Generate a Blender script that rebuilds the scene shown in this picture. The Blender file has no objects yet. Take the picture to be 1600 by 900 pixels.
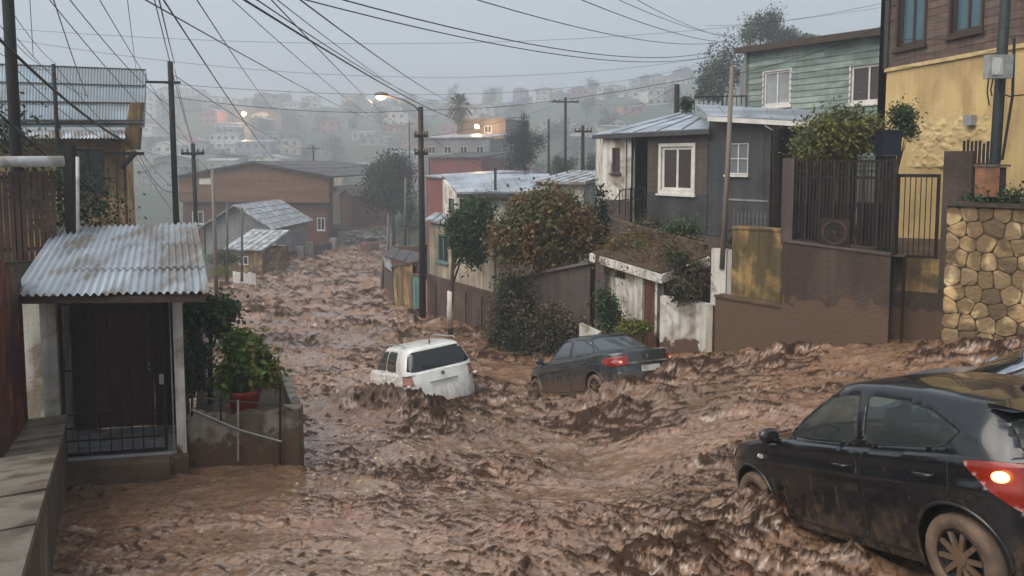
import bpy, math, random
import numpy as np
from mathutils import Vector, Matrix
rnd = random.Random(7)
scene = bpy.context.scene
R = math.radians
# ---------------------------------------------------------------- camera
FPX = 1200.0                       # focal length in pixels of a 1600 px wide picture
PITCH = math.atan(96.0 / FPX)      # tilted down a little; the rest of the drop is the lens' shift
PY0 = 346.0                        # row of the optical axis (eye level is row 250)
cam_data = bpy.data.cameras.new('camera')
cam_data.sensor_width = 36.0
cam_data.lens = FPX / 1600.0 * 36.0
cam_data.shift_y = -(450.0 - PY0) / 1600.0
cam_data.clip_start = 0.05
cam_data.clip_end = 9000.0
cam = bpy.data.objects.new('camera', cam_data)
scene.collection.objects.link(cam)
cam.location = (0, 0, 0)           # heights below are counted from eye level
cam.rotation_euler = (math.pi / 2 - PITCH, 0, 0)
scene.camera = cam
# ---------------------------------------------------------------- sky, sun, exposure
SUN_EL, SUN_AZ = 50.0, 238.0       # compass-like azimuth, 0 = ahead of the camera (+Y), clockwise
world = bpy.data.worlds.new('World')
scene.world = world
world.use_nodes = True
wn = world.node_tree; wn.nodes.clear()
sky = wn.nodes.new('ShaderNodeTexSky'); sky.sky_type = 'NISHITA'; sky.sun_disc = False
sky.sun_elevation = R(SUN_EL); sky.sun_rotation = R(SUN_AZ)
sky.air_density = 1.0; sky.dust_density = 7.0; sky.ozone_density = 2.0
hsv = wn.nodes.new('ShaderNodeHueSaturation'); hsv.inputs['Saturation'].default_value = 0.12
wn.links.new(sky.outputs[0], hsv.inputs['Color'])
tc = wn.nodes.new('ShaderNodeTexCoord')
mp = wn.nodes.new('ShaderNodeMapping'); mp.inputs['Scale'].default_value = (1.0, 1.0, 3.0)
wn.links.new(tc.outputs['Generated'], mp.inputs[0])
nz = wn.nodes.new('ShaderNodeTexNoise'); nz.inputs['Scale'].default_value = 1.6; nz.inputs['Detail'].default_value = 5.0
wn.links.new(mp.outputs[0], nz.inputs['Vector'])
cr = wn.nodes.new('ShaderNodeValToRGB')
cr.color_ramp.elements[0].position = 0.3; cr.color_ramp.elements[0].color = (2.50, 3.06, 3.66, 1)
cr.color_ramp.elements[1].position = 0.7; cr.color_ramp.elements[1].color = (3.12, 3.64, 4.16, 1)
wn.links.new(nz.outputs[0], cr.inputs[0])
mixw = wn.nodes.new('ShaderNodeMix'); mixw.data_type = 'RGBA'; mixw.inputs[0].default_value = 0.8   # an even cloud deck over the clear sky
wn.links.new(hsv.outputs[0], mixw.inputs[6]); wn.links.new(cr.outputs[0], mixw.inputs[7])
bg = wn.nodes.new('ShaderNodeBackground'); bg.inputs['Strength'].default_value = 0.089
wn.links.new(mixw.outputs[2], bg.inputs['Color'])
wo = wn.nodes.new('ShaderNodeOutputWorld'); wn.links.new(bg.outputs[0], wo.inputs['Surface'])

sd = bpy.data.lights.new('sun', 'SUN'); sd.energy = 1.5; sd.angle = R(60); sd.color = (1.0, 0.92, 0.82)
sun = bpy.data.objects.new('sun', sd); scene.collection.objects.link(sun)
az, el = R(SUN_AZ), R(SUN_EL)
sdir = Vector((math.sin(az) * math.cos(el), math.cos(az) * math.cos(el), math.sin(el)))
sun.rotation_euler = (-sdir).to_track_quat('-Z', 'Y').to_euler()
sun.location = (0, 0, 60)
vs = scene.view_settings
vs.view_transform = 'Standard'; vs.look = 'None'; vs.exposure = 1.12; vs.gamma = 1.0; vs.use_curve_mapping = False
cy = scene.cycles
cy.use_denoising = True
cy.max_bounces = 7; cy.diffuse_bounces = 3; cy.glossy_bounces = 3; cy.transmission_bounces = 4; cy.volume_bounces = 4; cy.transparent_max_bounces = 10
cy.caustics_reflective = False; cy.caustics_refractive = False
cy.sample_clamp_indirect = 4.0

# ---------------------------------------------------------------- helpers
CT, ST = math.cos(PITCH), math.sin(PITCH)
def Wp(px, py, d):
    """the point d metres ahead that a pixel of the 1600 x 900 picture looks at"""
    u, v = (px - 800.0) / FPX, (PY0 - py) / FPX
    k = d / (CT + v * ST)
    return Vector((u * k, d, (v * CT - ST) * k))
def PX(px, d, py=300): return Wp(px, py, d).x
def PZ(py, d): return Wp(800, py, d).z
PROF_Y = np.array([-20, 0, 2, 5, 8, 10.6, 13, 16, 28, 45, 70, 120, 200, 400.0])
PROF_Z = np.array([-1.4, -2.1, -2.45, -3.08, -3.8, -4.37, -4.7, -4.98, -6.0, -7.3, -8.35, -9.5, -10.4, -10.6])
def smooth(a, b, x):
    t = np.clip((np.asarray(x, float) - a) / (b - a), 0, 1); return t * t * (3 - 2 * t)
def flood_z(x, y):
    """level of the mud flow, without its waves"""
    x = np.asarray(x, float); y = np.asarray(y, float)
    base = sum(np.interp(y + o, PROF_Y, PROF_Z) for o in (-2, -1, 0, 1, 2)) / 5.0
    g = 2.4 * (1 - np.exp(-np.maximum(0, x - 1.2) / 7.0)) * smooth(5, 13, y) * (1 - smooth(20, 34, y))
    return base + g
def fz(x, y): return float(flood_z(x, y))

_rs = np.random.RandomState(11)
_PERM = np.concatenate([_rs.permutation(1024)] * 2)
_ANG = _rs.rand(1024) * 2 * np.pi
_GX, _GY = np.cos(_ANG), np.sin(_ANG)
def pn(x, y, seed=0):
    """2-D gradient noise, about -0.7 .. 0.7"""
    x = np.asarray(x, float) + seed * 17.31; y = np.asarray(y, float) - seed * 9.77
    xi = np.floor(x).astype(np.int64); yi = np.floor(y).astype(np.int64)
    xf, yf = x - xi, y - yi
    u = xf * xf * xf * (xf * (xf * 6 - 15) + 10); v = yf * yf * yf * (yf * (yf * 6 - 15) + 10)
    def g(ix, iy, fx, fy):
        h = _PERM[_PERM[ix & 1023] + (iy & 1023)]
        return _GX[h] * fx + _GY[h] * fy
    a = g(xi, yi, xf, yf); b = g(xi + 1, yi, xf - 1, yf); c = g(xi, yi + 1, xf, yf - 1); e = g(xi + 1, yi + 1, xf - 1, yf - 1)
    return (a + u * (b - a)) + v * ((c + u * (e - c)) - (a + u * (b - a)))
def fbm(x, y, seed=0, octv=3, gain=0.5):
    s, a, f = 0, 1.0, 1.0
    for i in range(octv):
        s = s + a * pn(x * f, y * f, seed + i * 3); a *= gain; f *= 2.03
    return s

# --- materials -------------------------------------------------
MATS = {}
def mat(name, col, rough=0.7, var=0.22, scale=1.5, bump=0.25, bscale=25.0, col2=None, patch=0.0, pscale=0.8, streak=0.0,
        metal=0.0, spec=0.4, stretch=(1, 1, 1), coat=0.0, rvar=0.15, mudz=None, island=0.0, emit=None, estr=0.0):
    """a procedural surface: mottled colour, patches of a second colour, vertical rain streaks, fine relief; mudz = splatter of mud on it"""
    if name in MATS: return MATS[name]
    m = bpy.data.materials.new(name); m.use_nodes = True
    nt = m.node_tree; N = nt.nodes; Lk = nt.links; N.clear()
    out = N.new('ShaderNodeOutputMaterial'); b = N.new('ShaderNodeBsdfPrincipled'); Lk.new(b.outputs[0], out.inputs[0])
    tcn = N.new('ShaderNodeTexCoord'); mpn = N.new('ShaderNodeMapping'); mpn.inputs['Scale'].default_value = stretch
    Lk.new(tcn.outputs['Object'], mpn.inputs[0])
    def noise(sc, det, vec=None, dist=0.0):
        n = N.new('ShaderNodeTexNoise'); n.inputs['Scale'].default_value = sc; n.inputs['Detail'].default_value = det
        n.inputs['Distortion'].default_value = dist
        Lk.new(vec or mpn.outputs[0], n.inputs['Vector']); return n
    def ramp(src, p0, p1, c0, c1):
        r = N.new('ShaderNodeValToRGB'); e = r.color_ramp.elements
        e[0].position = p0; e[0].color = (*c0, 1); e[1].position = p1; e[1].color = (*c1, 1)
        Lk.new(src, r.inputs[0]); return r
    def mixc(fac, a, c, mode='MIX'):
        x = N.new('ShaderNodeMix'); x.data_type = 'RGBA'; x.blend_type = mode
        if isinstance(fac, float): x.inputs[0].default_value = fac
        else: Lk.new(fac, x.inputs[0])
        Lk.new(a, x.inputs[6]); Lk.new(c, x.inputs[7]); return x.outputs[2]
    n1 = noise(scale, 6.0)
    lo = tuple(c * (1 - var) for c in col); hi = tuple(min(1, c * (1 + var)) for c in col)
    colout = ramp(n1.outputs[0], 0.32, 0.68, lo, hi).outputs[0]
    if island:
        gi = N.new('ShaderNodeNewGeometry')
        lo2 = (1 - island,) * 3; hi2 = (1 + island,) * 3
        colout = mixc(1.0, colout, ramp(gi.outputs['Random Per Island'], 0, 1, lo2, hi2).outputs[0], 'MULTIPLY')
    if col2 is not None and patch > 0:
        n2 = noise(pscale, 7.0, dist=0.4)
        c2 = N.new('ShaderNodeRGB'); c2.outputs[0].default_value = (*col2, 1)
        f = ramp(n2.outputs[0], 0.62 - patch * 0.35, 0.72 - patch * 0.3, (0, 0, 0), (1, 1, 1))
        colout = mixc(f.outputs[0], colout, c2.outputs[0])
    if streak > 0:
        mps = N.new('ShaderNodeMapping'); mps.inputs['Scale'].default_value = (6, 6, 0.35); Lk.new(tcn.outputs['Object'], mps.inputs[0])
        n3 = noise(1.3, 5.0, mps.outputs[0])
        d = 1 - streak
        f = ramp(n3.outputs[0], 0.42, 0.62, (1, 1, 1), (d, d * 0.97, d * 0.93))
        colout = mixc(1.0, colout, f.outputs[0], 'MULTIPLY')
    if mudz is not None:
        z0, z1 = mudz
        sx = N.new('ShaderNodeSeparateXYZ'); Lk.new(tcn.outputs['Object'], sx.inputs[0])
        mr = N.new('ShaderNodeMapRange'); mr.inputs[1].default_value = z0; mr.inputs[2].default_value = z1; mr.inputs[3].default_value = 1.0; mr.inputs[4].default_value = 0.0
        Lk.new(sx.outputs[2], mr.inputs[0])
        n4 = noise(5.0, 8.0)
        ad = N.new('ShaderNodeMath'); ad.operation = 'ADD'; Lk.new(mr.outputs[0], ad.inputs[0]); Lk.new(n4.outputs[0], ad.inputs[1])
        f = ramp(ad.outputs[0], 0.92, 1.08, (0, 0, 0), (1, 1, 1))
        c3 = N.new('ShaderNodeRGB'); c3.outputs[0].default_value = (0.115, 0.068, 0.042, 1)
        colout = mixc(f.outputs[0], colout, c3.outputs[0])
    Lk.new(colout, b.inputs['Base Color'])
    rr = ramp(n1.outputs[0], 0.3, 0.7, (max(0.03, rough - rvar),) * 3, (min(1, rough + rvar),) * 3)
    Lk.new(rr.outputs[0], b.inputs['Roughness'])
    b.inputs['Metallic'].default_value = metal
    b.inputs['Specular IOR Level'].default_value = spec
    if coat: b.inputs['Coat Weight'].default_value = coat; b.inputs['Coat Roughness'].default_value = 0.04
    if emit: b.inputs['Emission Color'].default_value = (*emit, 1); b.inputs['Emission Strength'].default_value = estr
    if bump > 0:
        nb = noise(bscale, 5.0)
        bn = N.new('ShaderNodeBump'); bn.inputs['Strength'].default_value = bump; bn.inputs['Distance'].default_value = 0.02
        Lk.new(nb.outputs[0], bn.inputs['Height']); Lk.new(bn.outputs[0], b.inputs['Normal'])
    MATS[name] = m
    return m
def glass(name, col=(0.02, 0.025, 0.03), rough=0.06, alpha=None, trans=0.0):
    if name in MATS: return MATS[name]
    m = bpy.data.materials.new(name); m.use_nodes = True
    nt = m.node_tree; b = nt.nodes['Principled BSDF']
    b.inputs['Base Color'].default_value = (*col, 1); b.inputs['Roughness'].default_value = rough; b.inputs['Specular IOR Level'].default_value = 0.6
    if trans:
        tr = nt.nodes.new('ShaderNodeBsdfTransparent'); tr.inputs[0].default_value = (0.62, 0.7, 0.7, 1)
        mx = nt.nodes.new('ShaderNodeMixShader'); mx.inputs[0].default_value = trans
        nt.links.new(b.outputs[0], mx.inputs[1]); nt.links.new(tr.outputs[0], mx.inputs[2])
        nt.links.new(mx.outputs[0], nt.nodes['Material Output'].inputs[0])
    MATS[name] = m
    return m

# --- objects ---------------------------------------------------
COL = scene.collection
def tag(o, label=None, cat=None, group=None, kind=None):
    if label: o['label'] = label
    if cat: o['category'] = cat
    if group: o['group'] = group
    if kind or cat: o['kind'] = kind or 'thing'
    return o
def thing(name, label, cat, loc=(0, 0, 0), group=None, rot=None):
    o = bpy.data.objects.new(name, None); COL.objects.link(o); o.location = loc; o.empty_display_size = 0.2
    if rot is not None: o.rotation_euler = rot
    o['_local'] = 1 if rot is not None else 0
    return tag(o, label, cat, group)
def setparent(o, parent):
    if parent is None: return
    o.parent = parent
    if parent.type == 'EMPTY' and not parent.get('_local'):
        o.matrix_parent_inverse = Matrix.Translation(parent.location).inverted()
def link(name, me, m=None, parent=None, smooth_=False):
    if m is not None and not me.materials: me.materials.append(m)
    o = bpy.data.objects.new(name, me); COL.objects.link(o); setparent(o, parent)
    if smooth_ and len(me.polygons): me.polygons.foreach_set('use_smooth', [True] * len(me.polygons))
    return o
def copy_tree(o, parent=None, shift=None):
    c = o.copy(); COL.objects.link(c)
    if parent is not None:
        c.parent = parent; c.matrix_parent_inverse = o.matrix_parent_inverse.copy()
    for ch in list(o.children): copy_tree(ch, c)
    return c
class MB:
    def __init__(s): s.v = []; s.f = []
    def add(s, vs, fs):
        n = len(s.v); s.v.extend([tuple(p) for p in vs]); s.f.extend([tuple(i + n for i in f) for f in fs]); return s
    def box8(s, p):   # 4 bottom points (counter-clockwise seen from above), 4 top points
        return s.add(p, [(3, 2, 1, 0), (4, 5, 6, 7), (0, 1, 5, 4), (1, 2, 6, 5), (2, 3, 7, 6), (3, 0, 4, 7)])
    def box(s, x0, x1, y0, y1, z0, z1):
        return s.box8([(x0, y0, z0), (x1, y0, z0), (x1, y1, z0), (x0, y1, z0), (x0, y0, z1), (x1, y0, z1), (x1, y1, z1), (x0, y1, z1)])
    def obox(s, c, ex, ey, ez, a, b2, h):  # oriented box: centre, three unit axes, half sizes
        c, ex, ey, ez = Vector(c), Vector(ex) * a, Vector(ey) * b2, Vector(ez) * h
        return s.box8([c - ex - ey - ez, c + ex - ey - ez, c + ex + ey - ez, c - ex + ey - ez, c - ex - ey + ez, c + ex - ey + ez, c + ex + ey + ez, c - ex + ey + ez])
    def beam(s, p, q, w, h, up=(0, 0, 1)):
        p, q = Vector(p), Vector(q); d = (q - p); L = d.length; d.normalize(); u = Vector(up)
        sd_ = d.cross(u)
        if sd_.length < 1e-4: sd_ = Vector((1, 0, 0))
        sd_.normalize(); u = sd_.cross(d).normalized()
        return s.obox((p + q) / 2, d, sd_, u, L / 2, w / 2, h / 2)
    def prism(s, pts, vec):
        n = len(pts); vec = Vector(vec); a = [Vector(p) for p in pts]; b = [p + vec for p in a]
        return s.add(a + b, [tuple(range(n - 1, -1, -1)), tuple(range(n, 2 * n))] + [(i, (i + 1) % n, (i + 1) % n + n, i + n) for i in range(n)])
    def tube(s, pts, r, n=6, cap=True):
        pts = [Vector(p) for p in pts]; k = len(pts); rs = r if hasattr(r, '__len__') else [r] * k
        base = len(s.v); prev = None
        for i, p in enumerate(pts):
            t = (pts[min(i + 1, k - 1)] - pts[max(i - 1, 0)])
            t = t.normalized() if t.length > 1e-9 else Vector((0, 0, 1))
            if prev is None:
                prev = t.cross(Vector((0, 0, 1)))
                if prev.length < 1e-3: prev = t.cross(Vector((1, 0, 0)))
            a = (prev - t * prev.dot(t)); a = a.normalized() if a.length > 1e-6 else t.orthogonal().normalized()
            prev = a; b = t.cross(a)
            for j in range(n):
                q = 2 * math.pi * j / n
                s.v.append(tuple(p + (a * math.cos(q) + b * math.sin(q)) * rs[i]))
        for i in range(k - 1):
            for j in range(n):
                s.f.append((base + i * n + j, base + i * n + (j + 1) % n, base + (i + 1) * n + (j + 1) % n, base + (i + 1) * n + j))
        if cap:
            s.f.append(tuple(base + j for j in range(n - 1, -1, -1))); s.f.append(tuple(base + (k - 1) * n + j for j in range(n)))
        return s
    def grid(s, P):   # rows of points
        nr, nc = len(P), len(P[0]); base = len(s.v)
        for r_ in P: s.v.extend([tuple(p) for p in r_])
        for i in range(nr - 1):
            for j in range(nc - 1):
                s.f.append((base + i * nc + j, base + i * nc + j + 1, base + (i + 1) * nc + j + 1, base + (i + 1) * nc + j))
        return s
    def build(s, name, m, parent=None, smooth_=False):
        me = bpy.data.meshes.new(name); me.from_pydata(s.v, [], s.f); me.update()
        return link(name, me, m, parent, smooth_)
def np_mesh(name, V, Fq, m, parent=None, smooth_=False):
    """a mesh from numpy arrays: V (n,3), Fq (k,4) or (k,3)"""
    me = bpy.data.meshes.new(name); V = np.asarray(V, np.float32); Fq = np.asarray(Fq, np.int32)
    me.vertices.add(len(V)); me.vertices.foreach_set('co', V.ravel())
    k, w = Fq.shape
    me.loops.add(k * w); me.loops.foreach_set('vertex_index', Fq.ravel())
    me.polygons.add(k); me.polygons.foreach_set('loop_start', np.arange(0, k * w, w, dtype=np.int32))
    try: me.polygons.foreach_set('loop_total', np.full(k, w, dtype=np.int32))
    except Exception: pass
    if smooth_: me.polygons.foreach_set('use_smooth', np.ones(k, bool))
    me.update(calc_edges=True); me.validate()
    return link(name, me, m, parent)

# ================================================================ the setting
# where the street's banks run (metres ahead -> metres sideways)
LB_Y = np.array([-30, 2, 5.5, 10.4, 10.9, 14, 30, 45, 62, 75, 95, 114, 200.0]); LB_X = np.array([3.5, -1.6, -3.7, -6.5, -7.2, -10.5, -14.8, -17.2, -18.0, -17.7, -19.6, -22.9, -38.0])
RB_Y = np.array([-30, 24, 26, 30, 45, 75, 114, 200.0]); RB_X = np.array([30, 30, 0.6, -3.2, -7.4, -12.5, -18.8, -33.0])
def hill_z(x, y):
    """the natural ground: the valley floor, the slope on the right, the far ridge"""
    x = np.asarray(x, float); y = np.asarray(y, float)
    fl = flood_z(np.clip(x, -40, 12), np.clip(y, -20, 200))
    far = smooth(118, 430, y + 0.25 * x) * 40.0
    rightslope = smooth(15, 170, x) * 12.0 * smooth(-40, 60, y) * (1 - 0.25 * smooth(200, 500, y))
    rightfar = smooth(75, 210, y) * smooth(-30, 30, x - 0.05 * y) * 5.0
    leftslope = smooth(30, 160, -x - 0.1 * y) * 8.0
    lump = fbm(x / 45.0, y / 45.0, 5, 4) * 5.0 * smooth(90, 220, np.hypot(x, y))
    beyond = -smooth(480, 1500, y) * 26.0
    return fl + far + rightslope + rightfar + leftslope + lump + beyond
def terrain_z(x, y):
    x = np.asarray(x, float); y = np.asarray(y, float)
    lb = np.interp(y, LB_Y, LB_X); rb = np.interp(y, RB_Y, RB_X)
    out = np.maximum(lb - x, x - rb)              # > 0 outside the street
    bank = smooth(-0.3, 1.6, out) * 1.15 - 0.65
    return hill_z(x, y) + bank
def sheet(name, xs, ys, zf, m, keep=None):
    X, Y = np.meshgrid(xs, ys); Z = zf(X, Y)
    n, k = X.shape; V = np.stack([X, Y, Z], -1).reshape(-1, 3)
    idx = np.arange(n * k).reshape(n, k)
    Fq = np.stack([idx[:-1, :-1], idx[:-1, 1:], idx[1:, 1:], idx[1:, :-1]], -1).reshape(-1, 4)
    return np_mesh(name, V, Fq, m, None, True)
earth = mat('wet_earth', (0.075, 0.06, 0.04), 0.8, 0.3, 0.35, 0.6, 6.0, (0.05, 0.065, 0.03), 0.9, 0.12)
def axis(lo, hi, fine0, fine1, step):
    a = np.arange(fine0, fine1, step); k = np.geomspace(1, 1 + hi - fine1, 26) - 1 + fine1; q = fine0 - (np.geomspace(1, 1 + fine0 - lo, 26) - 1)
    return np.unique(np.concatenate([q, a, k]))
terrain = sheet('terrain', axis(-2600, 2600, -70, 70, 1.4), axis(-300, 3200, -10, 240, 1.4), terrain_z, earth)
tag(terrain, kind='structure')

# ---------------------------------------------------------------- the mud flow
# splash mounds heaped up round the cars: x, y, length, width, direction, height, roughness
MOUNDS = [(-2.75, 14.9, 1.6, 0.75, -0.25, 0.52, 1.0), (-1.7, 14.3, 1.0, 0.6, -0.45, 0.44, 1.0), (-1.2, 13.5, 1.2, 0.5, -0.3, 0.25, 0.7), (-0.4, 13.1, 1.0, 0.45, 0.3, 0.16, 0.6),
          (1.65, 14.7, 1.3, 0.65, 0.15, 0.48, 1.0), (1.85, 13.4, 1.15, 0.5, 0.1, 0.3, 1.0), (2.9, 13.6, 0.9, 0.7, 0.2, 0.34, 0.8), (0.2, 10.3, 0.85, 0.5, 0.1, 0.30, 0.6),
          (2.42, 7.5, 1.0, 0.55, -1.28, 0.42, 0.5), (8.0, 12.5, 2.2, 0.8, -0.75, 0.28, 0.12), (5.2, 14.7, 2.2, 0.7, -0.75, 0.28, 0.12), (1.9, 7.0, 0.7, 0.3, -0.7, 0.12, 0.7), (1.35, 6.6, 1.1, 0.3, 0.1, 0.05, 0.7), (2.75, 6.3, 0.9, 0.25, -1.2, 0.12, 0.5),
          (-1.1, 17.6, 0.8, 0.45, 0.4, 0.35, 0.7), (3.6, 15.4, 1.4, 0.5, 0.2, 0.25, 0.7)]
# hollows scoured out beside things: x, y, length, width, direction, depth
DIPS = [(0.95, 17.6, 1.9, 0.9, -1.1, 0.30), (-5.3, 9.8, 1.6, 1.2, 0.0, 0.14)]
def mud_disp(x, y):
    a = -0.2
    u = x * math.cos(a) - y * math.sin(a) * -1.0; v = y + 0.2 * x         # u across, v along the flow
    wx = fbm(x * 0.55, y * 0.55, 21, 2) * 0.9; wy = fbm(x * 0.55, y * 0.55, 31, 2) * 0.9
    U, V = x + wx, v + wy
    # how wild the water is
    wild = np.clip(0.55 + 1.25 * fbm(x * 0.28, y * 0.33, 41, 3), 0.12, 1.25)
    calm = 1 - 0.86 * smooth(0.4, 2.4, -x - 0.2 + (5.0 - y) * 0.22) * (1 - smooth(9.5, 13.5, y))
    wild = wild * calm
    far = smooth(14, 38, y)
    near = 1 - far
    # swell and standing waves
    h = 0.26 * (0.5 + 0.6 * far) * fbm(U * 0.30, V * 0.42, 1, 2) * calm
    r1 = 1 - np.abs(fbm(U * 0.42, V * 0.85, 2, 2)) * 2.2
    h = h + (0.11 + 0.20 * far) * (np.maximum(r1, -0.3) ** 3) * (0.35 + 0.65 * wild)
    r2 = 1 - np.abs(fbm(U * 1.0, V * 1.7, 6, 2)) * 2.3
    h = h + (0.045 + 0.06 * far) * np.sign(r2) * np.abs(r2) ** 2 * (0.15 + wild)
    # clods of dark earth torn up by the current: rough islands standing out of the smooth water; far off, painted wave shade
    q = wild * wild
    w2 = fbm(x * 2.1, y * 2.1, 51, 2) * 0.22
    reg = fbm(x * 0.42, y * 0.6, 61, 3)                       # where the clods crowd
    heap = np.zeros_like(h); hh = np.zeros_like(h)
    for (mx, my, ml, mw, md, mh, mr) in MOUNDS:
        cx, sx = math.cos(md), math.sin(md); dx, dy = x - mx + w2 * 0.5, y - my - w2 * 0.5
        p, s_ = (dx * cx + dy * sx) / ml, (-dx * sx + dy * cx) / mw
        k = np.exp(-1.9 * (p * p + s_ * s_))
        hh = np.maximum(hh, 0.8 * mh * k); heap = np.maximum(heap, k * mr)
    calm2 = smooth(0.1, 0.8, calm)
    act = 0.3 + 0.7 * np.minimum(wild, 1)
    wA = 1 - smooth(8, 15, y); wC = smooth(20, 36, y); wB = 1 - wA - wC      # fine clods near; the far band's dark colour stands for shaded wave fronts
    nA = fbm((x + w2) * 7.0, (v - w2) * 11.0, 8, 4, 0.6); nB = fbm((x + w2) * 3.4, (v - w2) * 6.0, 9, 4, 0.6); nC = fbm((x + w2) * 1.0, (v - w2) * 2.7, 10, 4, 0.6)
    n = wA * nA + wB * nB + wC * nC
    thr = 0.17 - 0.66 * reg - 0.15 * heap + 0.24 * (1 - calm2) - 0.05 * wC
    c1 = np.maximum(0, n - thr)
    fine = fbm(x * 19.0 + w2 * 4, v * 27.0, 12, 2, 0.55); c3 = np.maximum(0, fine - 0.22 + 0.4 * reg + 0.2 * heap - 0.06 * (1 - calm2))
    h = h + hh * (0.95 + 0.9 * fbm(x * 1.4, y * 1.8, 71, 2)) + (0.050 * wA + 0.075 * wB + 0.13 * wC) * np.tanh(3.0 * c1) * act * (1 + 0.9 * heap) + 0.014 * np.tanh(3 * c3) * wA + heap * (0.10 * fbm(x * 3.6, y * 4.4, 75, 4, 0.6) + 0.02)
    wr = smooth(2.0, 5.0, x) * smooth(8, 11, y)                # the side street feeds in from the right
    st1 = fbm(x * 0.8 + w2, (y - 0.25 * x) * 4.2 + w2, 91, 3, 0.55); st2 = fbm((x + 0.25 * y) * 4.0 + w2, y * 0.8 + w2, 93, 3, 0.55)
    h = h + 0.030 * (wr * st1 + (1 - wr) * st2) * (1 - 0.5 * far)
    ripple = np.abs(fbm(x * 2.6 + w2 * 3, v * 7.5, 15, 3, 0.55)); h = h + 0.024 * (0.25 - ripple) * (0.25 + wild) * (0.4 + calm2)
    h = h + 0.010 * pn(x * 22.0, v * 33.0, 14) * near * (0.25 + wild)
    clod_shade = np.clip(smooth(0.0, 0.10, c1) * 0.95 + 0.6 * smooth(0.02, 0.12, c3) * (1 - wC) + heap * 0.45, 0, 1)
    for (mx, my, ml, mw, md, mh) in DIPS:
        cx, sx = math.cos(md), math.sin(md); dx, dy = x - mx, y - my
        p, s_ = (dx * cx + dy * sx) / ml, (-dx * sx + dy * cx) / mw
        h = h - mh * np.exp(-1.4 * (p * p + s_ * s_) ** 1.2)
    h = h - 0.10
    return h, wild, clod_shade
def build_mud():
    ny, nx = 1060, 840
    ty = np.linspace(0, 1, ny)
    ys = 2.3 * (132.0 / 2.3) ** ty
    tx = np.linspace(-0.86, 0.95, nx)
    Y, T = np.meshgrid(ys, tx, indexing='ij')
    X = T * (Y + 1.0)
    H, wild, clod_shade = mud_disp(X, Y)
    jx = 0.06 * pn(X * 4.5, Y * 5.5, 81) * wild; jy = 0.09 * pn(X * 4.5, Y * 5.5, 83) * wild - 0.2 * clod_shade * H.clip(0, 0.3)   # lean the crests
    Z = flood_z(X, Y) + H
    keep = (terrain_z(X, Y) < Z + 0.25) & (X < 13.5)
    V = np.stack([X + jx, Y + jy, Z], -1).reshape(-1, 3)
    idx = np.arange(ny * nx).reshape(ny, nx)
    Fq = np.stack([idx[:-1, :-1], idx[:-1, 1:], idx[1:, 1:], idx[1:, :-1]], -1).reshape(-1, 4)
    kk = (keep[:-1, :-1] & keep[1:, 1:]).reshape(-1)
    Fq = Fq[kk]
    used = np.zeros(ny * nx, bool); used[Fq.ravel()] = True
    remap = np.cumsum(used) - 1
    o = np_mesh('flood_water', V[used], remap[Fq], mud_material(), None, True)
    at = o.data.attributes.new('clod_shade', 'FLOAT', 'POINT'); at.data.foreach_set('value', clod_shade.reshape(-1)[used].astype(np.float32))
    return o
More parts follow.
